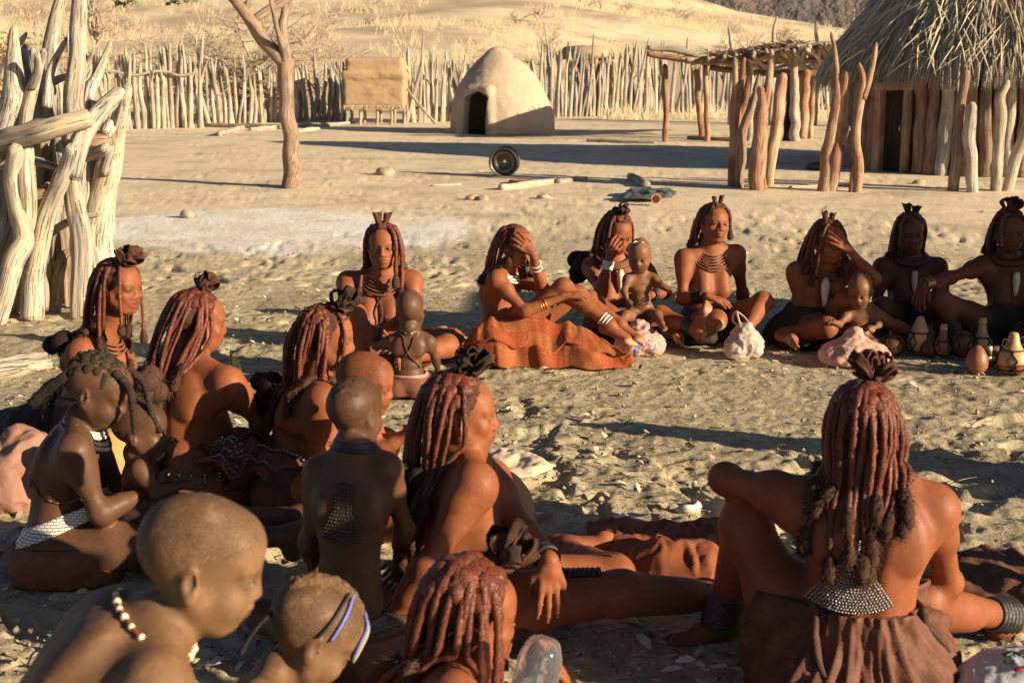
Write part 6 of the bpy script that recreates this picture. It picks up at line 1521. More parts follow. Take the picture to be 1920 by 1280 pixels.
# ================================================================== THINGS ON THE GROUND
def cloth_mat(name, a, b, pattern=None, rough=.85):
    t = NT(name); co = t.coord(); n = t.noise(co, 14, 5, .65); w = t.noise(co, 220, 2, .5)
    c = t.ramp(n, [(.3, a), (.7, b)])
    if pattern: c = pattern(t, c, co)
    return t.done(c, rough, t.bump(w, .25, .002, t.bump(n, .3, .01)), Specular_IOR_Level=.2)
def checks(t, c, co):
    uv = t.n('Attribute', attribute_name='uvw').outputs['Vector']; ch = t.n('TexChecker'); ch.inputs['Scale'].default_value = 6.0; t.l(uv, ch.inputs['Vector'])
    m = t.noise(uv, 1.8, 2); f = t.math('MULTIPLY', ch.outputs['Fac'], t.ramp(m, [(.30, (0, 0, 0)), (.36, (1, 1, 1))]))
    c = t.mix(t.math('MULTIPLY', f, .7), c, (.27, .046, .018))
    d = t.n('TexVoronoi'); d.inputs['Scale'].default_value = 60; t.l(uv, d.inputs['Vector'])
    return t.mix(t.math('MULTIPLY', t.ramp(d.outputs['Distance'], [(.2, (1, 1, 1)), (.35, (0, 0, 0))]), .22), c, (.62, .30, .10))
CL_CHECK = cloth_mat('orange_checked_cotton', (.27, .074, .024), (.35, .112, .038), checks)
CL_RED = cloth_mat('ochre_red_cloth', (.19, .055, .026), (.28, .088, .038))
CL_BROWN = cloth_mat('brown_hide_cloth', (.13, .055, .030), (.20, .085, .045))
CL_TAN = cloth_mat('tan_hide', (.34, .19, .095), (.43, .25, .13))
CL_PINK = cloth_mat('faded_pink_cloth', (.31, .15, .11), (.41, .215, .155))
CL_PALE = cloth_mat('pale_dry_hide', (.60, .46, .32), (.70, .56, .40))
CL_AMBER = cloth_mat('amber_cloth', (.42, .24, .09), (.52, .31, .12))
def sheet(name, label, cat, fn, nu, nv, mat, th=.006, group=None, attr=True):
    U, W = np.meshgrid(np.linspace(0, 1, nu), np.linspace(0, 1, nv)); P = fn(U, W).reshape(-1, 3); f = [[j * nu + i, j * nu + i + 1, (j + 1) * nu + i + 1, (j + 1) * nu + i] for j in range(nv - 1) for i in range(nu - 1)]
    o0 = P.mean(0); o0[2] = gz(o0[0], o0[1]); me = new_mesh(name, P - o0, f); vattr(me, 'uvw', np.stack([U, W * .6, 0 * U], -1).reshape(-1, 3))
    o = link(name, me, mat, None, o0); m = o.modifiers.new('thick', 'SOLIDIFY'); m.thickness = th; m.offset = 1
    return tag(o, label, cat, group)
def gl(pts): return np.array([G(*p[:2], p[2] if len(p) > 2 else 0) for p in pts])
def interp_line(pts, u):
    pts = np.asarray(pts); t = np.linspace(0, 1, len(pts)); return np.stack([np.interp(u, t, pts[:, q]) for q in range(3)], -1)
def wrinkle(P, amp, s, seed):
    q = np.stack([P[..., 0] * s, P[..., 1] * s * .6, 0 * P[..., 0]], -1); w = fbm(q + .5 * fbm(q * .7, 2, seed + 5)[..., None], 3, seed); return amp * (1 - 2.2 * np.abs(w))
def checked_cloth():
    front = gl([(862, 676), (885, 691), (935, 697), (1000, 692), (1060, 695), (1130, 697), (1186, 690)]); Yr = PEOPLE[15].J['pel'][1] - .15 if 15 in PEOPLE else 6.8
    ridge = np.array([at(866, 655, Yr - .05), at(890, 628, Yr), at(922, 606, Yr), at(985, 600, Yr - .02), at(1050, 608, Yr), at(1105, 630, Yr - .05), at(1178, 668, Yr - .15)])
    back = ridge + V(0, .16, 0); back[:, 2] = np.maximum(back[:, 2] - .16, .02)
    def fn(U, W):
        A = interp_line(front, U); B = interp_line(ridge, U); C = interp_line(back, U); t = np.clip(W / .8, 0, 1)[..., None]
        P = A * (1 - t) + B * t; P[..., 2] += (.015 + .05 * fbm(np.stack([U * 4, W * 2, 0 * U], -1), 2, 77)) * np.sin(np.clip(W / .8, 0, 1) * math.pi)
        t2 = np.clip((W - .8) / .2, 0, 1)[..., None]; P = P * (1 - t2) + C * t2
        e = np.minimum(1, np.minimum(W * 5, 1))
        P[..., 2] += (wrinkle(P, .060, 5, 3) + wrinkle(P, .022, 13, 4)) * (1 - np.clip(W, 0, 1) * .5) * (.3 + .7 * e); P[..., 1] += .09 * fbm(np.stack([U * 9, U * 0, W], -1), 2, 8) * (W < .3)
        P[..., 2] = np.maximum(P[..., 2], gbase(P[..., 0], P[..., 1]) + .008 + .012 * np.abs(np.sin(U * 60 + W * 9)) * e); return P
    sheet('checked_cloth', 'orange cloth with red checks draped in front of the girl shading her brow', 'cloth', fn, 110, 44, CL_CHECK)
checked_cloth()
def flat_cloth(name, label, poly, mat, amp=.035, s=6, seed=1, cat='cloth', th=.006, nu=70, nv=36, lift=.0, group=None):
    near, far = gl(poly[0]), gl(poly[1])
    def fn(U, W):
        A = interp_line(near, U); B = interp_line(far, U); P = A * (1 - W[..., None]) + B * W[..., None]; P[..., 0] += .03 * fbm(np.stack([W * 6, U * 0 + seed, U], -1), 2, seed) * ((U < .06) | (U > .94))
        e = np.minimum(np.minimum(U, 1 - U), np.minimum(W, 1 - W)) * 8; e = np.clip(e, .25, 1)
        z = wrinkle(P, amp, s, seed); P[..., 2] = gbase(P[..., 0], P[..., 1]) + .03 + lift * np.sin(U * math.pi) * np.sin(W * math.pi) + np.maximum(z + amp * .4, -.005) * e; return P
    return sheet(name, label, cat, fn, nu, nv, mat, th, group)
flat_cloth('red_cloth', 'crumpled ochre red cloth on the sand left of the near right woman', ([(1115, 1062), (1200, 1085), (1290, 1098), (1360, 1095)], [(1098, 1000), (1180, 1000), (1270, 1003), (1370, 990)]), CL_RED, .030, 11, 2)
flat_cloth('folded_cloth', 'ochre folded cloth hump between the red cloth and the outstretched leg', ([(1170, 1092), (1240, 1108), (1350, 1120)], [(1180, 1048), (1250, 1050), (1370, 1052)]), CL_RED, .028, 12, 9, lift=.05)
flat_cloth('brown_cloth', 'wide brown hide spread on the ground at the right edge', ([(1740, 1160), (1830, 1178), (1960, 1190), (2060, 1200)], [(1780, 1062), (1850, 1052), (1930, 1064), (2080, 1050)]), CL_BROWN, .035, 8, 4)
flat_cloth('seat_hide', 'dark red hide apron lying under the girl with plaits', ([(60, 1062), (130, 1084), (200, 1078), (262, 1056)], [(70, 1012), (140, 1020), (200, 1020), (262, 1030)]), CL_RED, .04, 9, 5)
flat_cloth('ground_hide', 'ochre stained hide under the leaning woman and the near child', ([(690, 1235), (800, 1290), (960, 1290)], [(690, 1130), (820, 1140), (960, 1150)]), CL_RED, .05, 8, 6)
flat_cloth('small_red_cloth', 'small red cloth lying in front of the big gourd at the right edge', ([(1868, 700), (1905, 708), (1960, 704)], [(1880, 676), (1915, 672), (1965, 674)]), CL_RED, .03, 14, 7, nu=30, nv=18)
flat_cloth('orange_mat', 'orange cloth corner behind the toddler in the beaded loincloth', ([(775, 690), (815, 690), (880, 668)], [(775, 632), (820, 628), (870, 636)]), CL_CHECK, .03, 9, 8, nu=40, nv=24)
flat_cloth('pale_hide', 'flat pale dried hide with a torn edge, on the sand beside the tan hat', ([(912, 905), (950, 915), (1000, 912), (1040, 894)], [(902, 862), (940, 858), (985, 868), (1032, 886)]), CL_PALE, .018, 12, 10, 'hide', .008, 40, 24)
def lump(name, label, cat, parts, mat, h=.010, nz=.012, ns=14, seed=0, group=None, k=.03, origin=None, cut=True):
    """a soft shape from ellipsoids (centre, radii) in world metres"""
    C = np.array([p[0] for p in parts]); Rr = np.array([np.broadcast_to(p[1], 3) for p in parts]); F = Field((C - Rr).min(0) - .05, (C + Rr).max(0) + .05, h)
    for c, r in parts: F.ell(c, r, None, k)
    v, f = F.mesh(); d = fbm(v * ns + seed, 4, seed); v = v + (nz * (1 - 2 * np.abs(d)))[:, None] * np.array([nrm(q - C.mean(0)) for q in v]); g = gbase(v[:, 0], v[:, 1])
    if cut: v[:, 2] = np.maximum(v[:, 2], g - .01)
    o0 = C.mean(0).copy() if origin is None else np.asarray(origin); o0[2] = gz(o0[0], o0[1]); o = link(name, new_mesh(name, v - o0, f), mat, None, o0); return tag(o, label, cat, group)
def tan_hat():
    b = G(965, 1010); c = at(938, 960, b[1] + .12)
    lump('hide_cape', 'rounded tan hide cape standing like a dome beside the leaning woman', 'hide', [(c + V(.0, 0, -.02), (.105, .08, .16)), (c + V(.015, 0, -.09), (.11, .09, .10)), (c + V(-.06, .02, .04), (.07, .07, .09))], CL_TAN, .008, .014, 7, 3)
tan_hat()
lump('pink_bundle', 'faded pink cloth bundle on the ground at the left edge behind the girl with plaits', 'bundle', [(at(30, 900, 4.35), (.13, .12, .11)), (at(62, 880, 4.38), (.08, .09, .13)), (at(40, 850, 4.4), (.07, .07, .09)), (at(-8, 905, 4.35), (.12, .12, .09))], CL_PINK, .008, .022, 9, 4)
lump('dark_bundle', 'dark leather bundle lying behind the pink cloth bundle', 'bundle', [(G(60, 850) + V(0, .1, .08), (.16, .12, .10)), (G(100, 820) + V(0, .1, .10), (.10, .1, .12)), (G(30, 830) + V(0, .1, .05), (.15, .09, .07))], LEATHER_D, .010, .03, 12, 5)
lump('amber_cloth', 'amber cloth catching the sun between the girl with plaits and the bare back', 'cloth', [(at(212, 845, 4.15), (.06, .05, .07)), (at(206, 870, 4.15), (.05, .06, .07))], CL_AMBER, .006, .012, 18, 6)
def skirts():
    b = G(480, 935); e = empty('leather_skirts', b, 'heap of ochre leather skirts with rows of metal beads, behind the cropped child', 'clothing'); rs = random.Random(12)
    for q in range(9):
        mb = MB(); x0, y0 = rs.uniform(405, 545), rs.uniform(940, 968); c = G(x0, y0); ang = rs.uniform(-.6, .9); L, W = rs.uniform(.18, .34), rs.uniform(.05, .10); u = V(math.cos(ang), math.sin(ang), 0); w = V(-u[1], u[0], 0); v = []; nu, nv = 26, 10
        for j in range(nv):
            for i in range(nu):
                s, t = i / (nu - 1) - .5, j / (nv - 1) - .5; p = c + u * s * L + w * t * W * 2; z = .09 + .024 * q * .5 + .05 * math.cos(s * 3) + .03 * math.sin(s * 11 + q) * (.4 + t) + .03 * math.sin(t * 9 + q * 2) + .02 * float(vnoise(V(s * 9, t * 6, q * 3.), 2)); v.append(p + V(0, 0, z))
        f = [[j * nu + i, j * nu + i + 1, (j + 1) * nu + i + 1, (j + 1) * nu + i] for j in range(nv - 1) for i in range(nu - 1)]
        o = link('leather_panel', new_mesh('leather_panel', np.array(v) - b, f), LEATHER if q % 3 else LEATHER_B, e); m = o.modifiers.new('t', 'SOLIDIFY'); m.thickness = .006
        if q in (2, 5, 7):
            gb = MB()
            for i in range(3, nu - 3):
                for j in range(2, 7):
                    p = (v[j * nu + i]) - b; gb.add(*blob(p + V(0, 0, .009), (.0062, .0048, .005), 6, 4))
            link('bead_rows', gb.mesh('bead_rows'), BEAD_M, o)
    for q in range(8):
        x0, y0 = rs.uniform(420, 550), rs.uniform(930, 965); c = G(x0, y0) - b + V(0, 0, .08); pts = [c + V(0, 0, .06), c + V(.08, .03, .16 + rs.uniform(-.03, .04)), c + V(.17, .02, .14), c + V(.22, -.04, .08)]; mb = MB(); mb.add(*tube(catmull(pts, 14), .008, 6, flat=.4)); link('strap', mb.mesh('strap'), LEATHER, e)
skirts()
# ---- carrier bags
def plastic(name, c, tr=.35, rough=.35):
    t = NT(name); n = t.noise(t.coord(), 30, 4); m = t.done(t.ramp(n, [(.3, sc(c, .85)), (.7, c)]), rough, t.bump(n, .5, .006)); t.b.inputs['Transmission Weight'].default_value = tr; t.b.inputs['IOR'].default_value = 1.1; return m
def bag(name, label, px, py, Y, w, h, mat, handles=True, seed=0, stuff=None):
    c = at(px, py, Y); c[2] = gz(c[0], Y); rs = random.Random(seed); e = empty(name, c, label, 'bag'); F = Field(V(-w * .8, -w * .8, -.03), V(w * .8, w * .8, h * 1.3), .006)
    F.ell((0, 0, h * .38), (w * .5, w * .42, h * .40), None, .03); F.ell((w * .22, 0, h * .28), (w * .3, w * .35, h * .30), None, .03); F.ell((-w * .24, -.02, h * .25), (w * .3, w * .35, h * .27), None, .03); F.cone((0, 0, h * .6), (0, 0, h * .9), w * .22, w * .10, .05)
    v, f = F.mesh(); a = np.arctan2(v[:, 1], v[:, 0]); d = .016 * (1 - 3 * np.abs(fbm(np.stack([v[:, 0] * 11 + seed, v[:, 1] * 11, v[:, 2] * 5], -1), 3, seed))) + .010 * (1 - 3 * np.abs(fbm(v * 26, 2, seed))); v = v + d[:, None] * np.array([nrm(q * V(1, 1, .2)) for q in v - V(0, 0, h * .35)]); v[:, 2] = np.maximum(v[:, 2], -.01)
    link('bag_body', new_mesh('bag_body', v, f), mat, e)
    if handles:
        for g in (-1, 1):
            mb = MB(); mb.add(*tube(catmull([(w * .12 * g, .02 * g, h * .82), (w * .16 * g - .01, .02 * g, h * 1.05), (0 - .05, .01 * g, h * 1.32), (-w * .10 * g - .05, .0, h * 1.05), (-w * .02 * g, 0, h * .84)], 20), .011, 6, flat=.35)); link('handle', mb.mesh('handle'), mat, e)
    if stuff is not None:
        mb = MB()
        for _ in range(9): mb.add(*blob(V(rs.uniform(-w * .3, w * .25), -w * .40 + rs.uniform(-.02, .02), rs.uniform(.05, h * .5)), (rs.uniform(.012, .03), .012, rs.uniform(.01, .03)), 8, 6, None, .3, rs.randrange(9)))
        link('printed_contents', mb.mesh('printed_contents'), stuff, e)
    return e
BAGW = plastic('white_plastic', (.74, .62, .52)); BAGP = plastic('pink_plastic', (.80, .50, .40))
bag('carrier_bag', 'pinkish translucent carrier bag with coloured things inside, beside the baby with a tuft', 1200, 622, 7.1, .24, .19, BAGP, False, 2, m_simple('blue_print', (.14, .18, .33), .5, .6, 40))
bag('carrier_bag', 'white carrier bag standing with its handles up, before the copper necklaces', 1396, 636, 7.0, .17, .20, BAGW, True, 3)
bag('carrier_bag', 'pink plastic bundle at the knees of the toddler behind the round gourd', 1602, 655, 6.85, .33, .17, BAGP, False, 5)
def printed_bag():
    b = G(1905, 1345); e = empty('printed_bag', b, 'crumpled white plastic bag with red and dark print in the bottom right corner', 'bag'); F = Field(V(-.3, -.25, -.03), V(.4, .25, .30), .006)
    F.ell((0, 0, .09), (.17, .12, .10), None, .03); F.ell((.14, .02, .10), (.14, .11, .10), None, .03); F.ell((-.09, 0, .06), (.10, .1, .07), None, .03)
    v, f = F.mesh(); v = v + (.022 * (1 - 2 * np.abs(fbm(v * 9, 4, 8))))[:, None] * np.array([nrm(q) for q in v]); link('bag_body', new_mesh('bag_body', v, f), plastic('glossy_white_plastic', (.55, .56, .60), .2, .25), e)
    def surf(x, z): 
        b0 = V(x, -.12 + (z - .06) * .9, .30); dd = nrm(V(0, .35, -1)); pts = b0 + dd * np.linspace(0, .40, 120)[:, None]; s_ = F.sample(pts); i = np.argmax(s_ < .012); return pts[i] - dd * .012
    for name, col, strokes in (('red_print', (.45, .03, .03), [[(.02, .10), (.02, .16)], [(.02, .16), (.06, .15)], [(.06, .15), (.06, .10)], [(.09, .10), (.09, .16)], [(.09, .16), (.125, .16)], [(.09, .13), (.12, .13)], [(.09, .10), (.125, .10)], [(-.05, .06), (.0, .07)], [(.0, .07), (.05, .065)]]), ('dark_print', (.02, .07, .05), [[(-.06, .13), (-.03, .15)], [(-.03, .15), (-.01, .12)], [(-.07, .10), (-.04, .09)]])):
        mb = MB()
        for a, c in strokes: mb.add(*tube(np.array([surf(*(lerp(V(*a), V(*c), t))) for t in np.linspace(0, 1, 6)]), .010, 6, flat=.35))
        link(name, mb.mesh(name), m_simple(name, col, .4, .1), e)
printed_bag()
_b = [o for o in bpy.data.objects if o.name.startswith('printed_bag')][0]; _b.scale = (.78, .78, .80)
# ---- water bottle in the hand of the front woman
def bottle():
    t = NT('clear_plastic'); t.b.inputs['Transmission Weight'].default_value = .93; t.b.inputs['IOR'].default_value = 1.18; n = t.noise(t.coord(), 22, 3); m = t.done((.86, .92, 1.0), .07, t.bump(n, .5, .008), Specular_IOR_Level=.7)
    c = at(1016, 1225, 2.10); prof = [(.001, -.26), (.036, -.26), (.040, -.25)]
    for i in range(8): z = -.24 + i * .026; prof += [(.040, z), (.0385, z + .013), (.040, z + .020)]
    prof += [(.040, -.02), (.037, 0), (.028, .022), (.022, .028), (.001, .030)]
    v, f = lathe(prof, 32); Rm = np.array(Matrix.Rotation(R(14), 3, 'Y') @ Matrix.Rotation(R(-12), 3, 'X')); o = link('water_bottle', new_mesh('water_bottle', v @ Rm.T, f), m, None, c)
    tag(o, 'clear ribbed plastic water bottle held upside down by the front woman', 'bottle')
bottle()
# ---- gourds
GOURD = hairmat('gourd_skin', (.52, .31, .13), (.68, .44, .20), .45, .3, 22); GOURD_D = hairmat('dark_gourd', (.09, .04, .02), (.17, .08, .04), .5, .4, 22); GOURD_R = hairmat('red_gourd', (.26, .10, .05), (.36, .16, .08), .4, .3, 22)
CORD = m_simple('dark_cord', (.035, .02, .015), .8)
def gourd(name, label, px, py, hpx, wpx, mat, shape='bottle', net=True, cap=None, rz=0, loops=False):
    b = G(px, py); k = np.linalg.norm(b - CPOS) / CF; H, W = hpx * k, wpx * k * .5; e = empty(name, b, label, 'gourd', rz=rz)
    P = dict(bottle=[(.05, 0), (.62, .03), (.92, .16), (1, .30), (.90, .46), (.62, .60), (.44, .72), (.36, .84), (.32, .94), (.22, 1.0), (.02, 1.0)], tall=[(.05, 0), (.70, .03), (.96, .18), (1, .34), (.86, .55), (.60, .72), (.42, .86), (.30, .96), (.02, 1.0)], ball=[(.05, 0), (.5, .05), (.88, .25), (1, .5), (.88, .76), (.5, .95), (.02, 1.0)], egg=[(.05, 0), (.55, .04), (.92, .22), (1, .42), (.84, .66), (.5, .88), (.2, .98), (.02, 1)])[shape]
    r = np.array(P); n = 26; t = np.linspace(0, 1, n); s = np.linspace(0, 1, len(r)); prof = np.stack([np.interp(t, s, r[:, 0]) * W, np.interp(t, s, r[:, 1]) * H], -1); prof[1:-1, 0] = (prof[:-2, 0] + 2 * prof[1:-1, 0] + prof[2:, 0]) / 4
    v, f = lathe(prof, 26); v[:, :2] *= (1 + .03 * fbm(v / W * .9, 2, px))[:, None]; link('shell', new_mesh('shell', v, f), mat, e)
    rad = lambda z: np.interp(z * H, prof[:, 1], prof[:, 0])
    if net:
        mb = MB(); zs = (.10, .58) if shape != 'ball' else (.12, .88)
        for z in zs: mb.add(*ring(V(0, 0, z * H), UP, rad(z) + .003, .004, 26, 5))
        for q in range(9):
            a0 = q * 6.283 / 9; pts = [V((rad(z) + .003) * math.cos(a0 + d), (rad(z) + .003) * math.sin(a0 + d), z * H) for z, d in zip(np.linspace(zs[0], zs[1], 9), np.abs(np.linspace(-.5, .5, 9)) * (1 if q % 2 else -1))]; mb.add(*tube(np.array(pts), .0035, 5))
        if loops:
            for g in (-1, 1): mb.add(*tube(catmull([(g * (rad(.6)), 0, .6 * H), (g * (W * 1.05), 0, .72 * H), (g * W * .9, 0, .86 * H), (g * W * .5, 0, .80 * H), (g * rad(.7), 0, .68 * H)], 14), .004, 5))
        link('cord_net', mb.mesh('cord_net'), CORD, e)
    if cap is not None:
        v, f = lathe([(.34 * W, .93 * H), (.38 * W, 1.0 * H), (.30 * W, 1.10 * H), (.02, 1.13 * H)], 16); link('stopper', new_mesh('stopper', v, f), cap, e)
    return e
gourd('round_gourd', 'small round pale gourd with a cord seam, leftmost on the ground by the pink bundle', 1634, 665, 33, 40, GOURD, 'ball', False)
gourd('woven_pot', 'dark round pot beside the small pale gourd', 1672, 667, 40, 44, GOURD_D, 'ball', True)
gourd('woven_pot', 'brown round lidded pot right behind the dark round pot', 1690, 651, 42, 46, GOURD_R, 'ball', False)
gourd('bottle_gourd', 'tall pale bottle gourd, first of the bottle gourds from the left', 1722, 664, 70, 42, GOURD, 'tall', True)
gourd('dark_jar', 'small dark jar at the foot of the tall pale bottle gourd', 1738, 669, 30, 28, GOURD_D, 'egg', False)
gourd('bottle_gourd', 'short brown bottle gourd with a yellow neck, right of the tall pale one', 1766, 669, 52, 36, GOURD_R, 'bottle', True, GOURD)
gourd('woven_pot', 'dark netted pot with loops between the short brown gourd and the looped gourd', 1802, 671, 50, 40, GOURD_D, 'ball', True, None, 0, True)
gourd('bottle_gourd', 'yellow bottle gourd with two big cord loops at its neck', 1838, 669, 62, 40, GOURD, 'bottle', True, GOURD, 0, True)
gourd('egg_gourd', 'smooth red brown egg shaped gourd lying in front of the looped gourd', 1830, 701, 52, 40, GOURD_R, 'egg', False)
gourd('bottle_gourd', 'large netted bottle gourd with a hooked neck at the right edge', 1896, 699, 72, 54, GOURD, 'bottle', True, None, .5, True)
for px, lab in ((1853, 'small striped wooden vial, left one of the pair by the large netted gourd'), (1866, 'small striped wooden vial, right one of the pair by the large netted gourd')):
    b = G(px, 686); k = np.linalg.norm(b - CPOS) / CF; e = empty('wooden_vial', b, lab, 'vial', 'striped vials among the gourds'); H = 36 * k
    for i in range(4): v, f = lathe([(5 * k, H * i / 4), (5.4 * k, H * (i + .5) / 4), (5 * k, H * (i + 1) / 4 - .001)], 14); link('band', new_mesh('band', v, f), (GOURD_D, SHELL)[i % 2], e)
gourd('pale_bowl', 'pale half gourd bowl standing behind the short brown gourd', 1784, 634, 30, 34, GOURD, 'ball', False)
gourd('beaded_gourd', 'speckled bead covered gourd in the hands of the woman with leather ears', 704, 672, 36, 40, hairmat('speckled_beads', (.36, .15, .06), (.66, .45, .26), .5, .6, 120), 'ball', False)
def striped_cloth():
    t = NT('striped_fabric'); w = t.n('TexWave'); w.inputs['Scale'].default_value = 18; t.l(t.coord(), w.inputs['Vector']); m = t.done(t.ramp(w.outputs['Fac'], [(.35, (.70, .45, .12)), (.5, (.55, .14, .05)), (.7, (.25, .30, .08))]), .8)
    Y = PEOPLE[2].J['pel'][1] + .45 if 2 in PEOPLE else 4.9; pts = [at(424, 700, Y), at(434, 655, Y), at(450, 690, Y + .05), at(452, 712, Y)]
    def fn(U, W): A = interp_line([pts[0], pts[3]], U); B = interp_line([pts[1], pts[2]], U); P = A * (1 - W[..., None]) + B * W[..., None]; P[..., 1] += .02 * np.sin(U * 7 + W * 3); return P
    sheet('striped_cloth', 'small yellow and red striped cloth standing beyond the bare backed woman', 'cloth', fn, 20, 20, m, .006)
striped_cloth()
# ---- scattered things further back
STEEL = m_simple('rusty_grey_steel', (.15, .14, .125), .5, .35, 18, .3, .004, .5, Metallic=.7)
def wheel():
    b = G(946, 331); k = b[1] / CF; Rr = 27.5 * k; e = empty('wheel_rim', b + V(0, 0, Rr), 'grey steel wheel rim standing upright on the yard floor', 'wheel rim')
    prof = [(Rr, -.10), (Rr * 1.0, -.085), (Rr * .90, -.08), (Rr * .86, -.02), (Rr * .82, .02), (Rr * .86, .06), (Rr * .92, .09), (Rr, .10), (Rr, .085), (Rr * .88, .075), (Rr * .84, .05)]
    v, f = lathe(prof, 44); v = v[:, [0, 2, 1]] * V(1, -1, 1); link('rim', new_mesh('rim', v, f[:-2]), STEEL, e)
    v, f = lathe([(Rr * .84, .02), (Rr * .70, .05), (Rr * .50, .03), (Rr * .40, -.01), (Rr * .24, -.015), (.02, -.015)], 44); v = v[:, [0, 2, 1]] * V(1, -1, 1); d = link('wheel_disc', new_mesh('wheel_disc', v, f[:-2]), STEEL, e)
    mb = MB(); mb.add(*ring(V(0, .016, 0), V(0, 1, 0), Rr * .10, .008, 20, 5)); link('hub_ring', mb.mesh('hub_ring'), m_simple('bare_steel', (.5, .46, .4), .4, .2), d)
    for i in range(6): a = i * 1.047; mb = MB(); mb.add(*blob(V(math.cos(a) * Rr * .24, .012, math.sin(a) * Rr * .24), .010, 8, 6)); link('bolt_hole', mb.mesh('bolt_hole'), RECESS_DARK, d)
    e.rotation_euler = (R(6), 0, R(-12))
wheel()
def flat_rim():
    b = G(985, 345); k = b[1] / CF; v, f = lathe([(30 * k, 0), (31 * k, .05), (27 * k, .06), (24 * k, .02)], 34); tag(link('rusty_ring', new_mesh('rusty_ring', v, f[:-2]), m_simple('rust', (.30, .14, .07), .8, .3), None, b), 'rusty ring lying flat at the foot of the wheel rim', 'ring')
flat_rim()
def stick(name, label, pts, rad, mat, cat='log', seed=0, lift=None, group=None):
    P = gl(pts); k = np.linalg.norm(P[0] - CPOS) / CF; P[:, 2] += np.mean(rad) * k * .8; return tag(log_obj(name, P, [r * k for r in rad], mat, 500 + seed, k=10, tip=False), label, cat, group)
stick('log', 'pale peeled log lying right of the rusty ring', [(938, 356), (1000, 349), (1042, 342)], [6, 7, 6], WOOD_PALE, 'log', 1)
stick('log', 'grey knotted log end lying beyond the pale peeled log', [(1046, 344), (1075, 340), (1100, 338)], [7, 5, 3], WOOD_GREY, 'log', 2)
stick('log', 'short thick log end lying right of the yard centre', [(1182, 335), (1196, 344), (1212, 352)], [6, 8, 7], WOOD_GREY, 'log', 3)
stick('stick', 'long grey stick lying flat near the branch shelter', [(1102, 266), (1160, 268), (1230, 270)], [4, 3, 2], WOOD_GREY, 'stick', 4)
stick('stick', 'thin pale splinter on the sand left of the wheel rim', [(808, 349), (865, 347)], [2, 1.5], WOOD_PALE, 'stick', 5)
stick('log', 'bleached log lying against the pole fence left of the tree', [(385, 238), (450, 240), (530, 242)], [4, 5, 4], WOOD_PALE, 'log', 6)
stick('log', 'short bleached log pointing forward, in front of the fence logs', [(410, 256), (440, 248), (455, 244)], [5, 6, 5], WOOD_PALE, 'log', 7)
stick('log', 'bleached log crossing behind the tree trunk', [(470, 246), (540, 240), (600, 236)], [4, 5, 3], WOOD_PALE, 'log', 8)
stick('log', 'long dark log lying between the tree and the mat granary', [(560, 238), (600, 238), (655, 234)], [4, 4, 3], WOOD_GREY, 'log', 9)
stick('log', 'pale curved branch in front of the dark log by the granary', [(560, 248), (575, 246), (598, 244)], [3, 4, 3], WOOD_PALE, 'log', 10)
stick('log', 'long low timber lying under the branch shelter', [(1290, 262), (1330, 264), (1385, 266)], [4, 4, 4], WOOD_BROWN, 'log', 11)
stick('bleached_plank', 'broad weathered plank on the ground left of the girl with plaits', [(-30, 715), (40, 700), (95, 692)], [17, 16, 10], WOOD_PALE, 'plank', 12)
stick('bleached_plank', 'split grey plank lying behind the broad weathered plank', [(-20, 690), (40, 680), (88, 672)], [10, 10, 6], WOOD_GREY, 'plank', 13)
stick('stick', 'thin twig lying at the feet of the hut posts', [(1480, 352), (1540, 349), (1600, 350)], [2, 2, 1.5], WOOD_PALE, 'stick', 14)
stick('stick', 'dry stalk lying on the sand behind the women at the right', [(1840, 398), (1882, 395)], [1.5, 1], WOOD_PALE, 'stick', 15)
ROCK = clay('stone', (.42, .34, .25), (.55, .45, .33), False)
def stone(name, label, px, py, w, h, mat=ROCK, seed=0, cat='stone'):
    b = G(px, py); k = np.linalg.norm(b - CPOS) / CF; v, f = blob((0, 0, h * k * .35), (w * k * .5, w * k * .4, h * k * .65), 16, 11, None, .45, seed); tag(link(name, new_mesh(name, v, f), mat, None, b), label, cat)
stone('stone', 'low sandy stone left of the wheel rim', 722, 328, 38, 14, ROCK, 1)
stone('brick', 'small broken brick on the sand below the wheel rim', 886, 375, 26, 10, m_simple('brick', (.48, .33, .2), .9), 2, 'brick')
stone('brick', 'pale broken brick beside the small broken brick', 906, 376, 20, 10, ROCK, 3, 'brick')
stone('wood_chunk', 'chunk of wood on the sand right of the bricks', 1020, 373, 28, 9, WOOD_PALE, 4, 'wood')
stone('stone', 'rounded stone by the foot of the hut posts', 1722, 345, 22, 8, ROCK, 6)
stone('stone', 'dark stone lump in the shade of the branch shelter', 1530, 318, 40, 14, m_simple('dark_stone', (.10, .085, .07), .9), 7)
stone('bone_piece', 'small bleached bone lump on the ash patch', 352, 408, 26, 14, WOOD_PALE, 8, 'bone')
stone('stone', 'pebble beside the bare foot left of the white carrier bag', 1334, 634, 24, 14, ROCK, 9)
stone('dark_stump', 'dark twisted root stump inside the log fence', 205, 270, 30, 30, WOOD_BROWN, 10, 'stump')
def mug():
    b = G(1228, 384); k = b[1] / CF; r = 9 * k; v, f = lathe([(r * .8, 0), (r, r * 2.0), (r * .9, r * 2.0), (r * .72, .02)], 20); Rm = np.array(Matrix.Rotation(R(78), 3, 'X')) ; v = v @ Rm.T + V(0, 0, r); tag(link('plastic_cup', new_mesh('plastic_cup', v, f[:-1]), m_simple('pink_plastic_cup', (.70, .38, .26), .4), None, b), 'small pink cup lying on its side by the torn sheeting', 'cup')
mug()
flat_cloth('torn_sheeting', 'torn dark plastic sheeting lying in the yard near the pink cup', ([(1160, 378), (1215, 380), (1262, 378)], [(1175, 364), (1220, 362), (1268, 366)]), m_simple('sheeting', (.10, .11, .10), .5, .8, 9), .05, 5, 12, nu=40, nv=20)
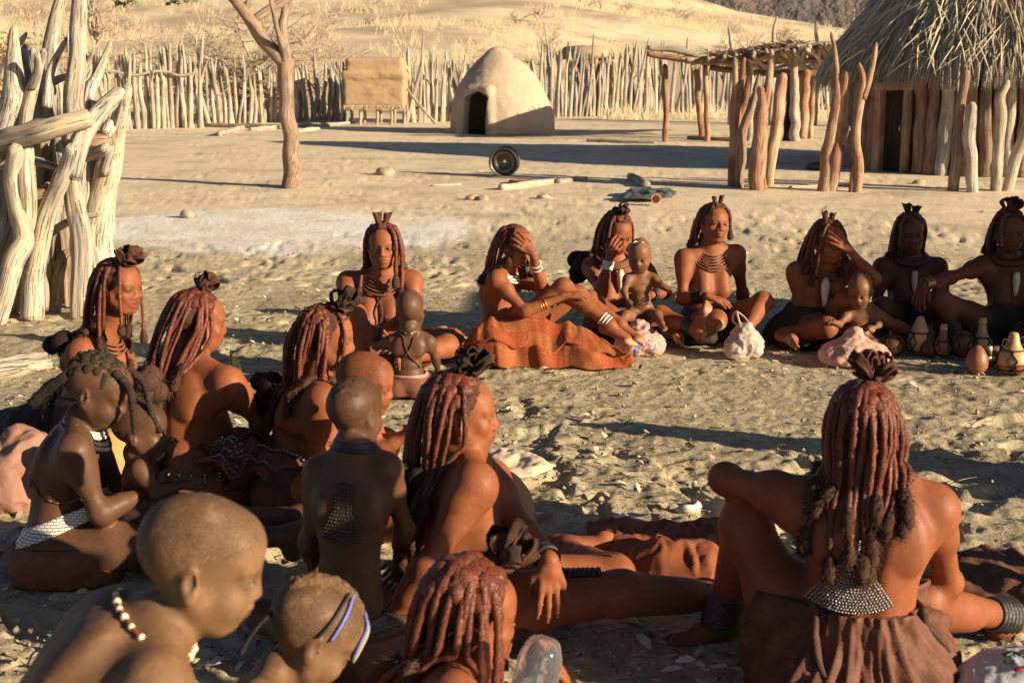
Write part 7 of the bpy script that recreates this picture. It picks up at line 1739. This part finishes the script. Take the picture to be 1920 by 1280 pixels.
def shell_piece():
    b = G(1284, 952); v = []; n, m = 22, 9
    for j in range(m):
        for i in range(n):
            a, e = -2.4 + i / (n - 1) * 3.4, j / (m - 1) * .85; v.append(V(math.cos(a) * math.cos(e) * .060, math.sin(a) * math.cos(e) * .05 - math.sin(e) * .02, math.sin(e) * .036) * (1 + .12 * math.sin(a * 3)))
    f = [[j * n + i, j * n + i + 1, (j + 1) * n + i + 1, (j + 1) * n + i] for j in range(m - 1) for i in range(n - 1)]
    o = link('broken_shell', new_mesh('broken_shell', v, f), m_simple('bleached_shell', (.50, .48, .43), .6, .25), None, b); mo = o.modifiers.new('t', 'SOLIDIFY'); mo.thickness = .006; tag(o, 'broken bleached bowl shard on the sand beyond the red cloth', 'shard')
shell_piece()
# ---- leaf litter, chips and crumbs of earth
def litter():
    rs = np.random.default_rng(11)
    def leaves(n, smin, smax, y0, y1, name, label, mats, seed):
        Y = y0 * (y1 / y0) ** rs.random(n); X = (rs.random(n) - .5) * 2 * (.46 * Y + .6); keep = fbm(np.stack([X * 1.3, Y * 1.3, X * 0], -1), 2, seed) + rs.normal(0, .25, n) > -.05; X, Y = X[keep], Y[keep]; n = len(X)
        s = (smin + (smax - smin) * rs.random(n) ** 2.2); a = rs.random(n) * 6.283; L = np.stack([np.cos(a), np.sin(a), rs.normal(0, .25, n)], -1); Wd = np.stack([-np.sin(a), np.cos(a), rs.normal(0, .35, n)], -1) * (.28 + .2 * rs.random(n))[:, None]
        c = np.stack([X, Y, gbase(X, Y) + .004 + .012 * rs.random(n)], -1); s = s[:, None]; cu = (rs.random(n) * .35)[:, None] * V(0, 0, 1)
        v = np.stack([c - L * s, c - L * s * .3 - Wd * s + cu * s, c - L * s * .3 + Wd * s + cu * s, c + L * s * .4 - Wd * s * .9 + cu * s * .6, c + L * s * .4 + Wd * s * .9 + cu * s * .9, c + L * s], 1).reshape(-1, 3); b = np.arange(n)[:, None] * 6
        q = np.concatenate([b + np.array([[1, 3, 4, 2]])]).tolist() + np.concatenate([b + np.array([[0, 1, 2]]), b + np.array([[3, 5, 4]])]).tolist()
        me = new_mesh(name, v, q, False); vattr(me, 'tint', np.repeat(rs.random(n), 6)); t = NT(name); m = t.done(t.ramp(t.n('Attribute', attribute_name='tint').outputs['Fac'], mats), .85, Specular_IOR_Level=.15)
        tag(link(name, me, m), label, 'litter', kind='stuff')
    leaves(15000, .004, .034, 1.9, 12, 'leaf_litter', 'dry pale leaves and husks strewn over the sand', [(0, (.12, .085, .05)), (.35, (.33, .25, .16)), (.7, (.56, .46, .31)), (1, (.78, .69, .52))], 3)
    n = 5000; Y = 1.9 * 5 ** rs.random(n); X = (rs.random(n) - .5) * 2 * (.46 * Y + .6); mb = []; 
    s = .004 + .012 * rs.random(n) ** 3; c = np.stack([X, Y, gbase(X, Y) + .002], -1); o = np.array([(1, 0, 0), (-.5, .8, 0), (-.6, -.7, 0), (.1, .05, 1), (0.1, 0, -.6)]) ; jit = rs.normal(0, .25, (n, 5, 3)); v = (c[:, None] + (o + jit) * s[:, None, None]).reshape(-1, 3); b = np.arange(n)[:, None, None] * 5; f = (b + np.array([[0, 1, 3], [1, 2, 3], [2, 0, 3], [1, 0, 4], [2, 1, 4], [0, 2, 4]])).reshape(-1, 3)
    tag(link('earth_crumbs', new_mesh('earth_crumbs', v, f, False), m_simple('earth_crumb', (.30, .25, .165), .95, .7, 30)), 'crumbs of earth and pebbles strewn over the sand', 'pebbles', kind='stuff')
def twigs():
    rs = np.random.default_rng(5); mb = MB(); n = 900
    for q in range(n):
        Y = 2.0 * 6 ** rs.random(); X = (rs.random() - .5) * 2 * (.46 * Y + .5); L = .03 + .12 * rs.random() ** 3; a = rs.random() * 6.28; d = V(math.cos(a), math.sin(a), rs.normal(0, .06)) * L; p = V(X, Y, gz(X, Y) + .008 + .006 * rs.random())
        mb.add(*tube(np.array([p - d / 2, p + V(rs.normal(0, .006), rs.normal(0, .006), .004), p + d / 2]), [.0016, .0022, .0012], 4, False))
    tag(mb.obj('fallen_twigs', m_simple('fallen_twig', (.26, .19, .12), .9, .4, 5)), 'thin dry twigs and straws scattered over the sand', 'twigs', kind='stuff')
twigs()
litter()

def shade_granary():                               # unseen granary copy, added to shade the women at the right
    src = [o for o in bpy.data.objects if o.name.startswith('granary')][0]; r = src.copy(); COL.objects.link(r); r.location = (5.3, 6.45, gz(5.3, 6.45)); r['label'] = 'unseen copy of the daubed granary, added to shade the women at the right'
    for c in src.children:
        d = c.copy(); COL.objects.link(d); d.parent = r
shade_granary()
